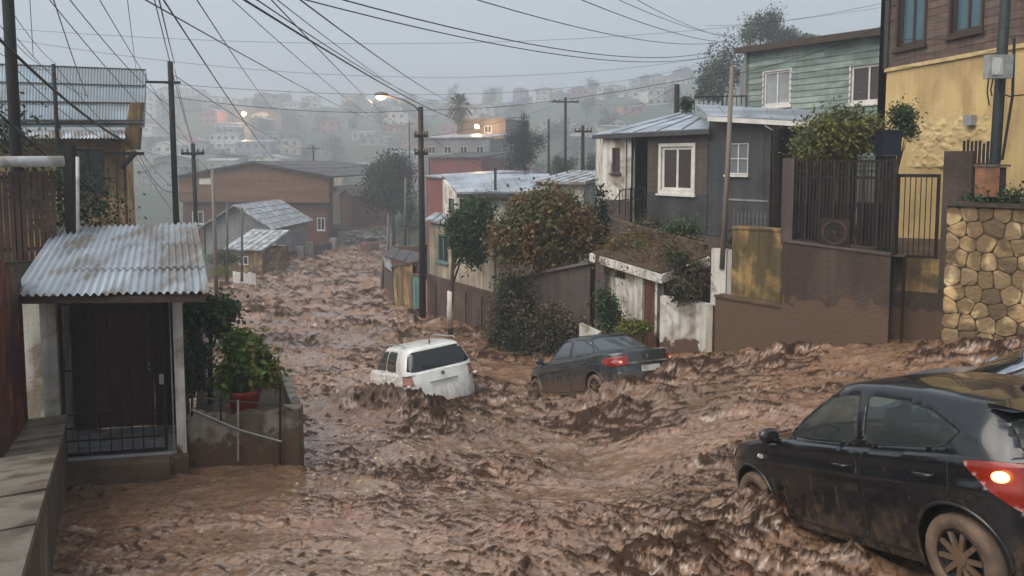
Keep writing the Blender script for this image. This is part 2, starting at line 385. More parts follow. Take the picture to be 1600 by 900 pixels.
def mud_material():
    m = bpy.data.materials.new('mud_flow'); m.use_nodes = True
    nt = m.node_tree; N = nt.nodes; Lk = nt.links; b = N['Principled BSDF']
    tcn = N.new('ShaderNodeTexCoord')
    def noise(sc, det, dist=0.0, sz=(1, 1, 1)):
        mpn = N.new('ShaderNodeMapping'); mpn.inputs['Scale'].default_value = sz; Lk.new(tcn.outputs['Object'], mpn.inputs[0])
        n = N.new('ShaderNodeTexNoise'); n.inputs['Scale'].default_value = sc; n.inputs['Detail'].default_value = det; n.inputs['Distortion'].default_value = dist
        Lk.new(mpn.outputs[0], n.inputs['Vector']); return n
    def ramp(src, pts):
        r = N.new('ShaderNodeValToRGB'); e = r.color_ramp.elements
        while len(e) < len(pts): e.new(0.5)
        for k, (p, c) in zip(e, pts): k.position = p; k.color = (*c, 1)
        Lk.new(src, r.inputs[0]); return r
    big = noise(0.45, 5.0, 0.6); mid = noise(3.2, 7.0, 0.5, (1, 1.5, 1)); fine = noise(16.0, 8.0)
    c1 = ramp(big.outputs[0], [(0.3, (0.205, 0.116, 0.064)), (0.5, (0.285, 0.173, 0.110)), (0.72, (0.272, 0.148, 0.094))])   # silty water
    c1b = ramp(big.outputs[0], [(0.35, (0.040, 0.022, 0.011)), (0.65, (0.055, 0.026, 0.015))])                                # earth clods, and the shade painted on far waves
    c2 = ramp(mid.outputs[0], [(0.3, (0.62, 0.60, 0.58)), (0.5, (0.97, 0.97, 0.97)), (0.75, (1.2, 1.2, 1.17))])
    c3 = ramp(fine.outputs[0], [(0.35, (0.75, 0.73, 0.71)), (0.6, (1.06, 1.06, 1.06))])
    def mul(a, c):
        x = N.new('ShaderNodeMix'); x.data_type = 'RGBA'; x.blend_type = 'MULTIPLY'; x.inputs[0].default_value = 1.0
        Lk.new(a, x.inputs[6]); Lk.new(c, x.inputs[7]); return x.outputs[2]
    an = N.new('ShaderNodeAttribute'); an.attribute_name = 'clod_shade'
    xm = N.new('ShaderNodeMix'); xm.data_type = 'RGBA'; Lk.new(an.outputs['Fac'], xm.inputs[0]); Lk.new(c1.outputs[0], xm.inputs[6]); Lk.new(c1b.outputs[0], xm.inputs[7])
    Lk.new(mul(mul(xm.outputs[2], c2.outputs[0]), c3.outputs[0]), b.inputs['Base Color'])
    rr = ramp(mid.outputs[0], [(0.3, (0.20,) * 3), (0.7, (0.05,) * 3)])
    xr = N.new('ShaderNodeMix'); xr.data_type = 'FLOAT'; Lk.new(an.outputs['Fac'], xr.inputs[0]); Lk.new(rr.outputs[0], xr.inputs[2]); xr.inputs[3].default_value = 0.6
    Lk.new(xr.outputs[0], b.inputs['Roughness'])
    xs_ = N.new('ShaderNodeMix'); xs_.data_type = 'FLOAT'; Lk.new(an.outputs['Fac'], xs_.inputs[0]); xs_.inputs[2].default_value = 0.85; xs_.inputs[3].default_value = 0.12; Lk.new(xs_.outputs[0], b.inputs['Specular IOR Level'])
    bn = N.new('ShaderNodeBump'); bn.inputs['Strength'].default_value = 0.2; bn.inputs['Distance'].default_value = 0.03
    fb = noise(22.0, 6.0, 0.3); Lk.new(fb.outputs[0], bn.inputs['Height']); Lk.new(bn.outputs[0], b.inputs['Normal'])
    return m
flood = build_mud(); tag(flood, kind='structure')
HAZE = 0.0030

# ================================================================ building helpers
class Wall:
    """a vertical wall frame: u metres along p0 -> p1, v metres up from z0, n metres out towards the viewer's side"""
    def __init__(s, p0, p1, z0, flip=None):
        s.p0 = Vector((p0[0], p0[1], 0)); s.p1 = Vector((p1[0], p1[1], 0)); s.z0 = z0
        s.d = (s.p1 - s.p0); s.L = s.d.length; s.d.normalize()
        s.n = Vector((s.d.y, -s.d.x, 0))
        if flip is None:
            if s.n.dot(-(s.p0 + s.p1) / 2) < 0: s.n = -s.n
        elif flip: s.n = -s.n
    def pt(s, u, v, n=0.0):
        p = s.p0 + s.d * u + s.n * n; return Vector((p.x, p.y, s.z0 + v))
    def box(s, mb, u0, u1, v0, v1, n0, n1):
        q = [s.pt(u0, v0, n0), s.pt(u1, v0, n0), s.pt(u1, v0, n1), s.pt(u0, v0, n1), s.pt(u0, v1, n0), s.pt(u1, v1, n0), s.pt(u1, v1, n1), s.pt(u0, v1, n1)]
        return mb.box8(q)
    def uv(s, px, py):
        """where the picture's pixel meets this wall"""
        u, v = (px - 800.0) / FPX, (PY0 - py) / FPX
        r = Vector((u, CT + v * ST, v * CT - ST)); t = s.p0.dot(s.n) / r.dot(s.n); q = r * t
        return (q - s.p0).dot(s.d), q.z - s.z0
def facade(mb, w, H, ops=(), th=0.18, top=None, brk=()):
    """adds a wall with real openings (u0, u1, v0, v1) to mb; top(u) = its upper edge"""
    us = sorted(set([0.0, w.L] + list(brk) + [o[0] for o in ops] + [o[1] for o in ops])); vs_ = sorted(set([0.0, H] + [o[2] for o in ops] + [o[3] for o in ops]))
    T = top or (lambda u: H)
    hv = lambda u, v: T(u) if v >= H - 1e-9 else v
    for i in range(len(us) - 1):
        for j in range(len(vs_) - 1):
            a, b, c, d = us[i], us[i + 1], vs_[j], vs_[j + 1]
            if b - a < 1e-6 or d - c < 1e-6: continue
            um, vm = (a + b) / 2, (c + d) / 2
            if any(o[0] < um < o[1] and o[2] < vm < o[3] for o in ops): continue
            for n in (0.0, -th):
                mb.add([w.pt(a, hv(a, c), n), w.pt(b, hv(b, c), n), w.pt(b, hv(b, d), n), w.pt(a, hv(a, d), n)], [(0, 1, 2, 3)])
    for a, b in zip(us[:-1], us[1:]): mb.add([w.pt(a, T(a), 0), w.pt(b, T(b), 0), w.pt(b, T(b), -th), w.pt(a, T(a), -th)], [(0, 1, 2, 3)])
    for (a, b, c, d) in ops:
        for (p, q) in (((a, c), (b, c)), ((b, c), (b, d)), ((b, d), (a, d)), ((a, d), (a, c))):
            mb.add([w.pt(p[0], p[1], 0), w.pt(q[0], q[1], 0), w.pt(q[0], q[1], -th), w.pt(p[0], p[1], -th)], [(0, 1, 2, 3)])
    return mb
def window(parent, w, op, fm, gm, cols=2, rows=1, fw=0.06, rec=0.05, sill=True, curtain=None, name='window', proud=0.03, casing=0.0):
    a, b, c, d = op
    m = MB(); e = 0.004
    n0, n1 = -rec - 0.04, -rec + 0.03
    w.box(m, a + e, a + fw, c + e, d - e, n0, n1); w.box(m, b - fw, b - e, c + e, d - e, n0, n1)
    w.box(m, a + fw, b - fw, c + e, c + fw, n0, n1); w.box(m, a + fw, b - fw, d - fw, d - e, n0, n1)
    cw = (b - a - 2 * fw) / cols; rh = (d - c - 2 * fw) / rows
    for k in range(1, cols): w.box(m, a + fw + cw * k - fw * 0.4, a + fw + cw * k + fw * 0.4, c + fw, d - fw, n0, n1 - 0.004)
    for k in range(1, rows): w.box(m, a + fw, b - fw, c + fw + rh * k - fw * 0.3, c + fw + rh * k + fw * 0.3, n0, n1 - 0.008)
    if casing:
        w.box(m, a - casing, a, c - casing, d + casing, -0.01, proud); w.box(m, b, b + casing, c - casing, d + casing, -0.01, proud)
        w.box(m, a, b, c - casing, c, -0.01, proud); w.box(m, a, b, d, d + casing, -0.01, proud)
    o = m.build(name, fm, parent)
    for i in range(cols):
        for j in range(rows):
            q = MB(); w.box(q, a + fw + cw * i, a + fw + cw * (i + 1), c + fw + rh * j, c + fw + rh * (j + 1), -rec - 0.012, -rec - 0.004)
            q.build('pane', gm, o)
    if sill:
        q = MB(); w.box(q, a - 0.05 - casing, b + 0.05 + casing, c - casing - 0.06, c - casing - 0.004, -0.02, proud + 0.05); q.build('sill', fm, o)
    if curtain is not None:
        k = 14; P = [[w.pt(a + fw + (b - a - 2 * fw) * i / k, v, -rec - 0.06 - 0.02 * (i % 2)) for i in range(k + 1)] for v in (c + fw, d - fw)]
        MB().grid(P).build('curtain', curtain, o)
    return o
def lerp3(a, b, t): return Vector(a) * (1 - t) + Vector(b) * t
def quadpt(Q, s, t):  # Q = near-left, near-right, far-right, far-left
    return lerp3(lerp3(Q[0], Q[1], s), lerp3(Q[3], Q[2], s), t)
def roof_sheets(parent, Q, n, m, thick=0.05, rib=0.03, rows=1, gap=0.002, name='roof_panel', holder='roof', hm=None):
    """a sheet-metal roof laid strip by strip, a standing seam on each strip"""
    Q = [Vector(q) for q in Q]
    nrm = (Q[1] - Q[0]).cross(Q[3] - Q[0]).normalized()
    if nrm.z < 0: nrm = -nrm
    hb = MB(); hb.prism(Q, nrm * thick)
    h = hb.build(holder, hm or m, parent)
    for i in range(n):
        for j in range(rows):
            s0, s1 = i / n + gap, (i + 1) / n - gap; t0, t1 = j / rows, (j + 1) / rows
            lift = thick + 0.006 + 0.012 * j + rnd.uniform(0, 0.006)
            a, b, c, d = quadpt(Q, s0, t0), quadpt(Q, s1, t0), quadpt(Q, s1, t1), quadpt(Q, s0, t1)
            mb = MB(); o = nrm * lift
            mb.prism([a + o, b + o, c + o, d + o], nrm * 0.006)
            e = (b - a).normalized() * 0.03
            mb.prism([b + o - e + nrm * 0.0065, b + o + nrm * 0.0065, c + o + nrm * 0.0065, c + o - e + nrm * 0.0065], nrm * rib)
            mb.build(name, m, h)
    return h
def corrugated(parent, Q, nu, nv, ridges, amp, m, name='roof_sheet'):
    """overlapping corrugated iron sheets; row 0 is the lowest"""
    Q = [Vector(q) for q in Q]
    nrm = (Q[1] - Q[0]).cross(Q[3] - Q[0]).normalized()
    if nrm.z < 0: nrm = -nrm
    per = ridges / nu; seg = int(per * 6)
    for j in range(nv):
        for i in range(nu):
            s0, s1 = i / nu, (i + 1) / nu + 0.25 / ridges; t0, t1 = max(0, j / nv - (0.03 if j else 0)), (j + 1) / nv
            ox = rnd.uniform(-0.006, 0.006); tw = rnd.uniform(-0.008, 0.008)
            P = []
            for t in np.linspace(t0, t1, 4):
                row = []
                for k in range(seg + 1):
                    s = s0 + (s1 - s0) * k / seg
                    z = amp * math.cos(2 * math.pi * s * ridges) + 0.010 * j + 0.004 * i + tw * (t - t0) * 3
                    row.append(quadpt(Q, s, t + ox) + nrm * z)
                P.append(row)
            mb = MB().grid(P)
            nn = len(mb.v); mb.grid([[p - nrm * 0.004 for p in r_] for r_ in P])
            mb.build(name, m, parent, True)
def planks(parent, w, V0, V1, rowh, m, ops=(), top=None, th=0.02, U0=0.0, U1=None, n0=0.004, name='plank', mats=None):
    """weatherboards one by one, each leaning over the one below, cut round the openings"""
    U1 = w.L if U1 is None else U1; v = V0; k = 0
    while v < V1 - 0.02:
        hi = min(v + rowh, V1); segs = [(U0, U1)]
        for (a, b, c, d) in ops:
            if c < hi - 0.01 and d > v + 0.01:
                segs = [x for (p, q) in segs for x in ((p, min(q, a)), (max(p, b), q)) if x[1] - x[0] > 0.03]
        out = []
        for (p, q) in segs:
            if q - p > 3.0:
                cut = p + (q - p) * rnd.uniform(0.35, 0.65); out += [(p, cut - 0.003), (cut + 0.003, q)]
            else: out.append((p, q))
        for (p, q) in out:
            if top is not None:
                if max(top(p), top(q)) < v + 0.05: continue
            l, r_ = (hi, hi) if top is None else (min(hi, top(p)), min(hi, top(q)))
            if l < v + 0.01: l = v + 0.01
            if r_ < v + 0.01: r_ = v + 0.01
            lean = th + rnd.uniform(0, 0.006)
            mb = MB().box8([w.pt(p, v, n0), w.pt(q, v, n0), w.pt(q, v, n0 + lean), w.pt(p, v, n0 + lean), w.pt(p, l, n0), w.pt(q, r_, n0), w.pt(q, r_, n0 + 0.008), w.pt(p, l, n0 + 0.008)])
            mb.build(name, (rnd.choice(mats) if mats else m), parent)
        v += rowh; k += 1
def bars(parent, w, u0, u1, v0, v1, step, r, m, n=0.0, name='bar', spike=0.0, rails=(), rail=0.025):
    """an iron grille: one object for each bar and each rail"""
    k = max(1, int(round((u1 - u0) / step)))
    for i in range(k + 1):
        u = u0 + (u1 - u0) * i / k
        mb = MB(); w.box(mb, u - r, u + r, v0, v1 + spike, n - r, n + r)
        if spike: pass
        mb.build(name, m, parent)
    for v in rails:
        mb = MB(); w.box(mb, u0 - r, u1 + r, v - rail, v + rail, n + r, n + r + 0.02); mb.build('rail', m, parent)
def pole(name, label, x, y, z0, z1, r0, r1, m, cat='utility pole', group=None, arms=(), lean=(0, 0), ins=True, n=10):
    t = thing(name, label, cat, (x, y, z0), group)
    top = Vector((x + lean[0], y + lean[1], z1)); b = Vector((x, y, z0))
    MB().tube([b, lerp3(b, top, 0.5) + Vector((0.015, 0, 0)), top], [r0, (r0 + r1) / 2, r1], n).build('shaft', m, t, True)
    for (za, half, ang) in arms:
        c = lerp3(b, top, (za - z0) / (z1 - z0)); dv = Vector((math.cos(ang), math.sin(ang), 0)); nv = Vector((-dv.y, dv.x, 0))
        a = MB().beam(c - dv * half - nv * r0 * 1.1, c + dv * half - nv * r0 * 1.1, 0.09, 0.11).build('crossarm', m, t)
        if ins:
            for k in (-0.9, -0.45, 0.45, 0.9):
                p = c + dv * half * k - nv * r0 * 1.1 + Vector((0, 0, 0.05))
                MB().tube([p, p + Vector((0, 0, 0.05)), p + Vector((0, 0, 0.10)), p + Vector((0, 0, 0.16))], [0.02, 0.05, 0.05, 0.025], 7).build('insulator', M_['ceramic'], a)
    return t
# ---------------------------------------------------------------- foliage
def leaf_cloud(blobs, n, size, seed, clump=18, spread=0.16, shell=0.55, aspect=0.55, up=0.3, droop=0.0):
    """n leaf blades gathered in sprays through the volume of some ellipsoids (cx, cy, cz, rx, ry, rz)"""
    rs = np.random.RandomState(seed); blobs = np.array(blobs, float)
    vol = blobs[:, 3] * blobs[:, 4] * blobs[:, 5]; vol = vol ** 0.75
    nc = max(1, n // clump)
    bi = rs.choice(len(blobs), nc, p=vol / vol.sum()); B = blobs[bi]
    dv = rs.normal(size=(nc, 3)); dv /= np.linalg.norm(dv, axis=1)[:, None]
    rad = (shell + (1 - shell) * rs.rand(nc)) ** 0.7
    lob = 0.78 + 0.70 * np.clip(fbm(dv[:, 0] * 2.2 + bi * 3.1, dv[:, 2] * 2.2 + dv[:, 1], seed % 50, 2), -0.6, 0.6)
    C = B[:, :3] + dv * B[:, 3:] * (rad * lob)[:, None]
    ids = rs.randint(0, nc, n)
    mr = np.median(blobs[:, 3:])
    P = C[ids] + rs.normal(size=(n, 3)) * (spread * mr) * (0.5 + rs.rand(n))[:, None]
    P[:, 2] -= droop * np.abs(rs.normal(size=n)) * mr
    out = dv[ids] + rs.normal(size=(n, 3)) * 0.8; out[:, 2] += up
    out /= np.linalg.norm(out, axis=1)[:, None]
    t = rs.normal(size=(n, 3)); t -= out * (t * out).sum(1)[:, None]; t /= np.linalg.norm(t, axis=1)[:, None]
    s = np.cross(out, t)
    L = size * (0.6 + 0.8 * rs.rand(n))[:, None]; Wd = L * aspect * 0.5
    a = P; b = P + t * L * 0.5 + s * Wd + out * L * 0.10; c = P + t * L; d = P + t * L * 0.5 - s * Wd + out * L * 0.10
    V = np.stack([a, b, c, d], 1).reshape(-1, 3); Fq = np.arange(4 * n).reshape(n, 4)
    return V, Fq
def limbs(base, top, r, blobs, seed, k=7):
    rs = random.Random(seed); mb = MB()
    base, top = Vector(base), Vector(top)
    mid = lerp3(base, top, 0.5) + Vector((rs.uniform(-.1, .1), rs.uniform(-.1, .1), 0)) * (top - base).length * 0.3
    mb.tube([base, mid, top], [r, r * 0.8, r * 0.55], 8)
    for i in range(k):
        b = rs.choice(blobs); e = Vector((b[0] + rs.uniform(-.6, .6) * b[3], b[1] + rs.uniform(-.6, .6) * b[4], b[2] + rs.uniform(-.3, .7) * b[5]))
        s = lerp3(mid, top, rs.uniform(0.2, 1.0)); c = lerp3(s, e, 0.5) + Vector((0, 0, rs.uniform(0.0, 0.2))) * (e - s).length
        mb.tube([s, c, e], [r * 0.42, r * 0.26, r * 0.07], 6)
    return mb
def tree(name, label, cat, base, blobs, n, size, lm, seed, tr=0.1, trunk_top=None, group=None, tm=None, crown='crown', **kw):
    t = thing(name, label, cat, base, group)
    tt = trunk_top or (blobs[0][0], blobs[0][1], blobs[0][2])
    limbs(base, tt, tr, blobs, seed, kw.pop('k', 7)).build('trunk', tm or M_['bark'], t, True)
    V, Fq = leaf_cloud(blobs, n, size, seed, **kw)
    np_mesh(crown, V, Fq, lm, t)
    return t
def leafmat(name, col, col2=None, patch=0.0, island=0.45, rough=0.45, var=0.35, scale=3.0):
    m = mat(name, col, rough, var, scale, 0.0, 10, col2, patch, 1.4, island=island, spec=0.35)
    b = [n for n in m.node_tree.nodes if n.type == 'BSDF_PRINCIPLED'][0]
    tl = m.node_tree.nodes.new('ShaderNodeBsdfTranslucent'); src = b.inputs['Base Color'].links[0].from_socket
    m.node_tree.links.new(src, tl.inputs[0])
    mx = m.node_tree.nodes.new('ShaderNodeMixShader'); mx.inputs[0].default_value = 0.3
    o = [n for n in m.node_tree.nodes if n.type == 'OUTPUT_MATERIAL'][0]
    m.node_tree.links.new(b.outputs[0], mx.inputs[1]); m.node_tree.links.new(tl.outputs[0], mx.inputs[2]); m.node_tree.links.new(mx.outputs[0], o.inputs[0])
    return m
# ---------------------------------------------------------------- materials
M_ = dict(
    ceramic=mat('ceramic', (0.16, 0.12, 0.09), 0.3, 0.1), bark=mat('bark', (0.075, 0.055, 0.04), 0.9, 0.35, 6, 0.8, 18, stretch=(1, 1, 0.25)),
    polewood=mat('pole_wood', (0.013, 0.011, 0.010), 0.8, 0.35, 4, 0.5, 14, stretch=(1, 1, 0.15)),
    polerust=mat('pole_rust', (0.13, 0.075, 0.05), 0.8, 0.35, 3, 0.5, 12, (0.20, 0.17, 0.14), 0.8, 0.6, stretch=(1, 1, 0.3)),
    polegrey=mat('pole_grey', (0.12, 0.115, 0.11), 0.8, 0.25, 3, 0.4, 12),
    concrete=mat('concrete', (0.16, 0.125, 0.09), 0.75, 0.3, 1.7, 0.6, 30, (0.085, 0.06, 0.04), 0.75, 1.3, streak=0.3),
    coping=mat('coping_stone', (0.090, 0.068, 0.048), 0.5, 0.35, 2.5, 0.7, 14, (0.16, 0.135, 0.11), 0.6, 2.2),
    whiteplaster=mat('white_plaster', (0.68, 0.65, 0.60), 0.8, 0.14, 2, 0.5, 25, (0.32, 0.26, 0.20), 0.32, 1.6, streak=0.25),
    creamplaster=mat('cream_plaster', (0.50, 0.45, 0.35), 0.8, 0.14, 1.2, 0.4, 20, (0.36, 0.31, 0.24), 0.6, 0.9, streak=0.3),
    ochre=mat('ochre_plaster', (0.44, 0.31, 0.145), 0.85, 0.3, 1.6, 0.5, 20, (0.20, 0.13, 0.065), 0.6, 1.1, streak=0.3),
    whitemud=mat('white_plaster_muddy', (0.68, 0.65, 0.60), 0.8, 0.14, 2, 0.5, 25, (0.32, 0.26, 0.20), 0.32, 1.6, streak=0.3, mudz=(-4.6, -3.75)),
    concmud=mat('concrete_muddy', (0.17, 0.13, 0.092), 0.75, 0.35, 2.2, 0.8, 22, (0.30, 0.27, 0.23), 0.35, 3.0, streak=0.35, mudz=(-4.6, -3.7)),
    plinth=mat('plinth_render', (0.13, 0.098, 0.08), 0.75, 0.25, 0.9, 0.5, 14, (0.09, 0.06, 0.045), 0.6, 0.8, streak=0.25, mudz=(-6.6, -5.4)),
    mossy=mat('mossy_plaster', (0.34, 0.22, 0.09), 0.9, 0.35, 2.4, 0.8, 18, (0.12, 0.09, 0.04), 0.6, 1.7, streak=0.4),
    yellow=mat('yellow_plaster', (0.64, 0.46, 0.21), 0.8, 0.10, 1.0, 0.5, 14, (0.48, 0.33, 0.15), 0.4, 0.8, streak=0.08),
    yellowrough=mat('yellow_render', (0.58, 0.43, 0.21), 0.85, 0.2, 4.0, 0.9, 9),
    greyplaster=mat('grey_paint', (0.056, 0.058, 0.062), 0.55, 0.18, 1.4, 0.3, 30, streak=0.2),
    brownplaster=mat('brown_paint', (0.092, 0.070, 0.062), 0.7, 0.2, 1.3, 0.4, 22, streak=0.25),
    brownboard=mat('brown_board', (0.125, 0.082, 0.066), 0.65, 0.3, 2.2, 0.5, 30, streak=0.25, stretch=(1, 1, 5)),
    brownboard2=mat('brown_board_worn', (0.145, 0.098, 0.080), 0.7, 0.3, 2.2, 0.5, 30, streak=0.25, stretch=(1, 1, 5)),
    greenboard=mat('green_board', (0.235, 0.295, 0.272), 0.65, 0.22, 1.2, 0.5, 26, (0.16, 0.21, 0.185), 0.6, 0.8, streak=0.12, stretch=(1, 1, 4)),
    greenboard2=mat('green_board_pale', (0.31, 0.375, 0.35), 0.65, 0.22, 1.2, 0.5, 26, (0.22, 0.27, 0.24), 0.6, 0.8, streak=0.12, stretch=(1, 1, 4)),
    zinc=mat('zinc_sheet', (0.44, 0.48, 0.53), 0.42, 0.2, 2.5, 0.25, 14, (0.25, 0.23, 0.21), 0.5, 2.6, metal=0.15),
    zincnew=mat('zinc_roof', (0.42, 0.46, 0.52), 0.35, 0.15, 0.8, 0.25, 10, (0.26, 0.28, 0.31), 0.6, 0.7, metal=0.25),
    zincblue=mat('zinc_roof_wet', (0.24, 0.30, 0.345), 0.5, 0.22, 0.7, 0.4, 8, (0.20, 0.23, 0.25), 0.6, 0.9, metal=0.0),
    tin=mat('tin_sheet', (0.34, 0.37, 0.405), 0.38, 0.18, 1.2, 0.2, 14, (0.19, 0.165, 0.14), 0.42, 2.0, metal=0.2, stretch=(1.2, 0.35, 0.5)),
    darkroof=mat('dark_roof', (0.055, 0.048, 0.045), 0.6, 0.3, 1.5, 0.4, 12),
    woodtrim=mat('dark_wood', (0.055, 0.034, 0.024), 0.65, 0.35, 5, 0.5, 30, stretch=(1, 1, 4)),
    doorwood=mat('door_wood', (0.12, 0.045, 0.027), 0.55, 0.35, 5, 0.4, 30, stretch=(3, 3, 0.5)),
    redmetal=mat('red_sheet', (0.17, 0.045, 0.022), 0.55, 0.35, 2.5, 0.4, 20, (0.06, 0.022, 0.015), 0.7, 1.6, streak=0.35),
    rustpaint=mat('rust_brown_paint', (0.060, 0.030, 0.022), 0.55, 0.35, 4, 0.3, 25),
    blackiron=mat('black_iron', (0.014, 0.012, 0.012), 0.45, 0.3, 5, 0.2, 30),
    browniron=mat('brown_iron', (0.018, 0.0105, 0.008), 0.5, 0.3, 4, 0.2, 30),
    whitepipe=mat('white_pipe', (0.62, 0.61, 0.58), 0.4, 0.1, 3, 0.15, 25, (0.35, 0.33, 0.30), 0.5, 3),
    whitewood=mat('white_wood', (0.66, 0.63, 0.58), 0.5, 0.12, 4, 0.2, 25),
    tilefloor=mat('pale_floor', (0.42, 0.43, 0.44), 0.3, 0.12, 3, 0.15, 25),
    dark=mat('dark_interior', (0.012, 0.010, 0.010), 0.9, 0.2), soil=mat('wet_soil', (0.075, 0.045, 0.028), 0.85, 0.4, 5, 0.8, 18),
    redpot=mat('red_pot', (0.26, 0.028, 0.024), 0.4, 0.15, 4, 0.15, 20), brick=mat('orange_brick', (0.30, 0.135, 0.070), 0.85, 0.25, 5, 0.5, 20),
    stone=mat('wall_stone', (0.58, 0.42, 0.21), 0.8, 0.28, 3.2, 0.8, 16, (0.20, 0.13, 0.065), 0.75, 2.1),
    stone2=mat('wall_stone_brown', (0.48, 0.32, 0.15), 0.8, 0.3, 3.2, 0.8, 16, (0.13, 0.085, 0.045), 0.75, 2.1),
    stone3=mat('wall_stone_pale', (0.64, 0.49, 0.27), 0.8, 0.25, 3.2, 0.8, 16, (0.25, 0.17, 0.09), 0.7, 2.1),
    mortar=mat('dark_mortar', (0.095, 0.062, 0.034), 0.95, 0.35, 5, 0.8, 25),
    retain=mat('retaining_render', (0.082, 0.056, 0.044), 0.7, 0.3, 0.9, 0.6, 12, (0.055, 0.036, 0.026), 0.6, 0.7, streak=0.22, mudz=(-3.3, -2.3)),
    mudplank=mat('muddy_board', (0.13, 0.085, 0.055), 0.75, 0.3, 3, 0.5, 20),
    curtain=mat('curtain', (0.40, 0.37, 0.34), 0.9, 0.2, 6), greybox=mat('meter_grey', (0.30, 0.31, 0.30), 0.5, 0.2, 6, 0.2, 20),
    redwall=mat('red_wall', (0.20, 0.062, 0.05), 0.8, 0.25, 0.8, 0.3, 12), brickwall=mat('brown_brick_wall', (0.12, 0.052, 0.037), 0.85, 0.3, 0.9, 0.4, 12, streak=0.2),
    warehouse=mat('warehouse_wood', (0.27, 0.135, 0.068), 0.8, 0.25, 0.5, 0.4, 8, (0.19, 0.095, 0.05), 0.7, 0.3, streak=0.2, stretch=(0.3, 0.3, 3)),
    pinkwall=mat('pink_wall', (0.34, 0.15, 0.115), 0.8, 0.2, 0.9, 0.3, 12), teal=mat('teal_paint', (0.10, 0.20, 0.18), 0.6, 0.2, 1.5, 0.3, 14),
    greywall=mat('grey_wall', (0.25, 0.25, 0.255), 0.8, 0.18, 0.7, 0.3, 12, streak=0.25),
    tank=mat('dark_tank', (0.012, 0.014, 0.028), 0.4, 0.1),
)
G_ = dict(dark=glass('window_glass', (0.025, 0.03, 0.034), 0.08), pale=glass('window_glass_pale', (0.16, 0.18, 0.19), 0.15), brown=glass('window_glass_brown', (0.055, 0.042, 0.038), 0.12),
          blue=glass('window_glass_blue', (0.06, 0.12, 0.15), 0.08), white=mat('window_blind', (0.30, 0.32, 0.33), 0.4, 0.25, 2.0))
LM = dict(
    citrus=leafmat('leaves_citrus', (0.062, 0.125, 0.024), (0.18, 0.18, 0.03), 0.5), dark=leafmat('leaves_dark', (0.022, 0.050, 0.022)),
    shrub=leafmat('leaves_shrub', (0.050, 0.098, 0.036)), autumn=leafmat('leaves_autumn', (0.205, 0.115, 0.038), (0.105, 0.100, 0.034), 0.6, 0.5),
    willow=leafmat('leaves_willow', (0.038, 0.080, 0.026)), ivy=leafmat('leaves_ivy', (0.048, 0.055, 0.026), (0.13, 0.10, 0.065), 0.5),
    olive=leafmat('leaves_olive', (0.19, 0.18, 0.045), (0.10, 0.12, 0.035), 0.45), far=leafmat('leaves_far', (0.030, 0.046, 0.026)),
    pine=leafmat('leaves_pine', (0.022, 0.042, 0.026)), lime=leafmat('leaves_lime', (0.16, 0.17, 0.03)), grey=leafmat('leaves_haze_grey', (0.10, 0.115, 0.085)),  # grey leaves: haze painted into a lightened leaf colour
    bare=leafmat('leaves_bare', (0.075, 0.07, 0.05)),
)

# ================================================================ left-hand side, near
# ---- low concrete wall running up from the camera
A0, A1 = Vector((-1.55, 2.0, 0)), Vector((-6.25, 10.5, 0))
t = thing('concrete_wall', 'low mud-stained concrete wall with pale worn top beside the tin-roofed shelter', 'wall', (A1.x, A1.y, fz(A1.x, A1.y)))
dA = (A1 - A0).normalized(); nA = Vector((-dA.y, dA.x, 0))     # points left
def Aw(k, off, z): p = lerp3(A0, A1, k) + nA * off; return Vector((p.x, p.y, z))
def Atop(k): p = lerp3(A0, A1, k); return fz(p.x, p.y) + 0.70
mb = MB()
for i in range(8):
    k0, k1 = i / 8, (i + 1) / 8
    mb.box8([Aw(k0, 0, Atop(k0) - 1.4), Aw(k1, 0, Atop(k1) - 1.4), Aw(k1, 0.55, Atop(k1) - 1.4), Aw(k0, 0.55, Atop(k0) - 1.4), Aw(k0, 0, Atop(k0)), Aw(k1, 0, Atop(k1)), Aw(k1, 0.55, Atop(k1)), Aw(k0, 0.55, Atop(k0))])
mb.build('wall_body', M_['concrete'], t)
edges = [0, 0.3, 0.42, 0.55, 0.66, 0.78, 0.9, 1.0]
for k0, k1 in zip(edges[:-1], edges[1:]):
    k0 += 0.004; g = rnd.uniform(0, 0.012)
    MB().box8([Aw(k0, -0.03, Atop(k0) + .004), Aw(k1, -0.03, Atop(k1) + .004), Aw(k1, 0.60, Atop(k1) + .004), Aw(k0, 0.60, Atop(k0) + .004),
               Aw(k0, -0.03, Atop(k0) + .06 + g), Aw(k1, -0.03, Atop(k1) + .055 + g), Aw(k1, 0.60, Atop(k1) + .06 + g), Aw(k0, 0.60, Atop(k0) + .06 + g)]).build('coping_slab', M_['coping'], t)
# ---- red sheet fence behind it
t = thing('metal_fence', 'rusty red corrugated sheet fence standing behind the low concrete wall', 'fence', (-6.3, 9.5, -3.2))
for i in range(5):
    k0, k1 = 0.66 + i * 0.068, 0.66 + (i + 1) * 0.068 - 0.004
    P = []
    for z in (0, 1):
        row = []
        for j in range(13):
            k = k0 + (k1 - k0) * j / 12; q = Aw(k, 0.45 + 0.018 * math.cos(j * math.pi / 2) + 0.004 * (i % 2), Atop(k) + (0.02 if z == 0 else 2.08 + 0.03 * (i % 2)))
            row.append(q)
        P.append(row)
    m_ = MB().grid(P); m_.grid([[p + nA * 0.006 for p in r_] for r_ in P]); m_.build('sheet', M_['redmetal'], t)
for k in (0.66, 0.83, 0.995):
    MB().tube([Aw(k, 0.54, Atop(k) - 0.3), Aw(k, 0.54, Atop(k) + 2.15)], 0.04, 8).build('post', M_['rustpaint'], t)
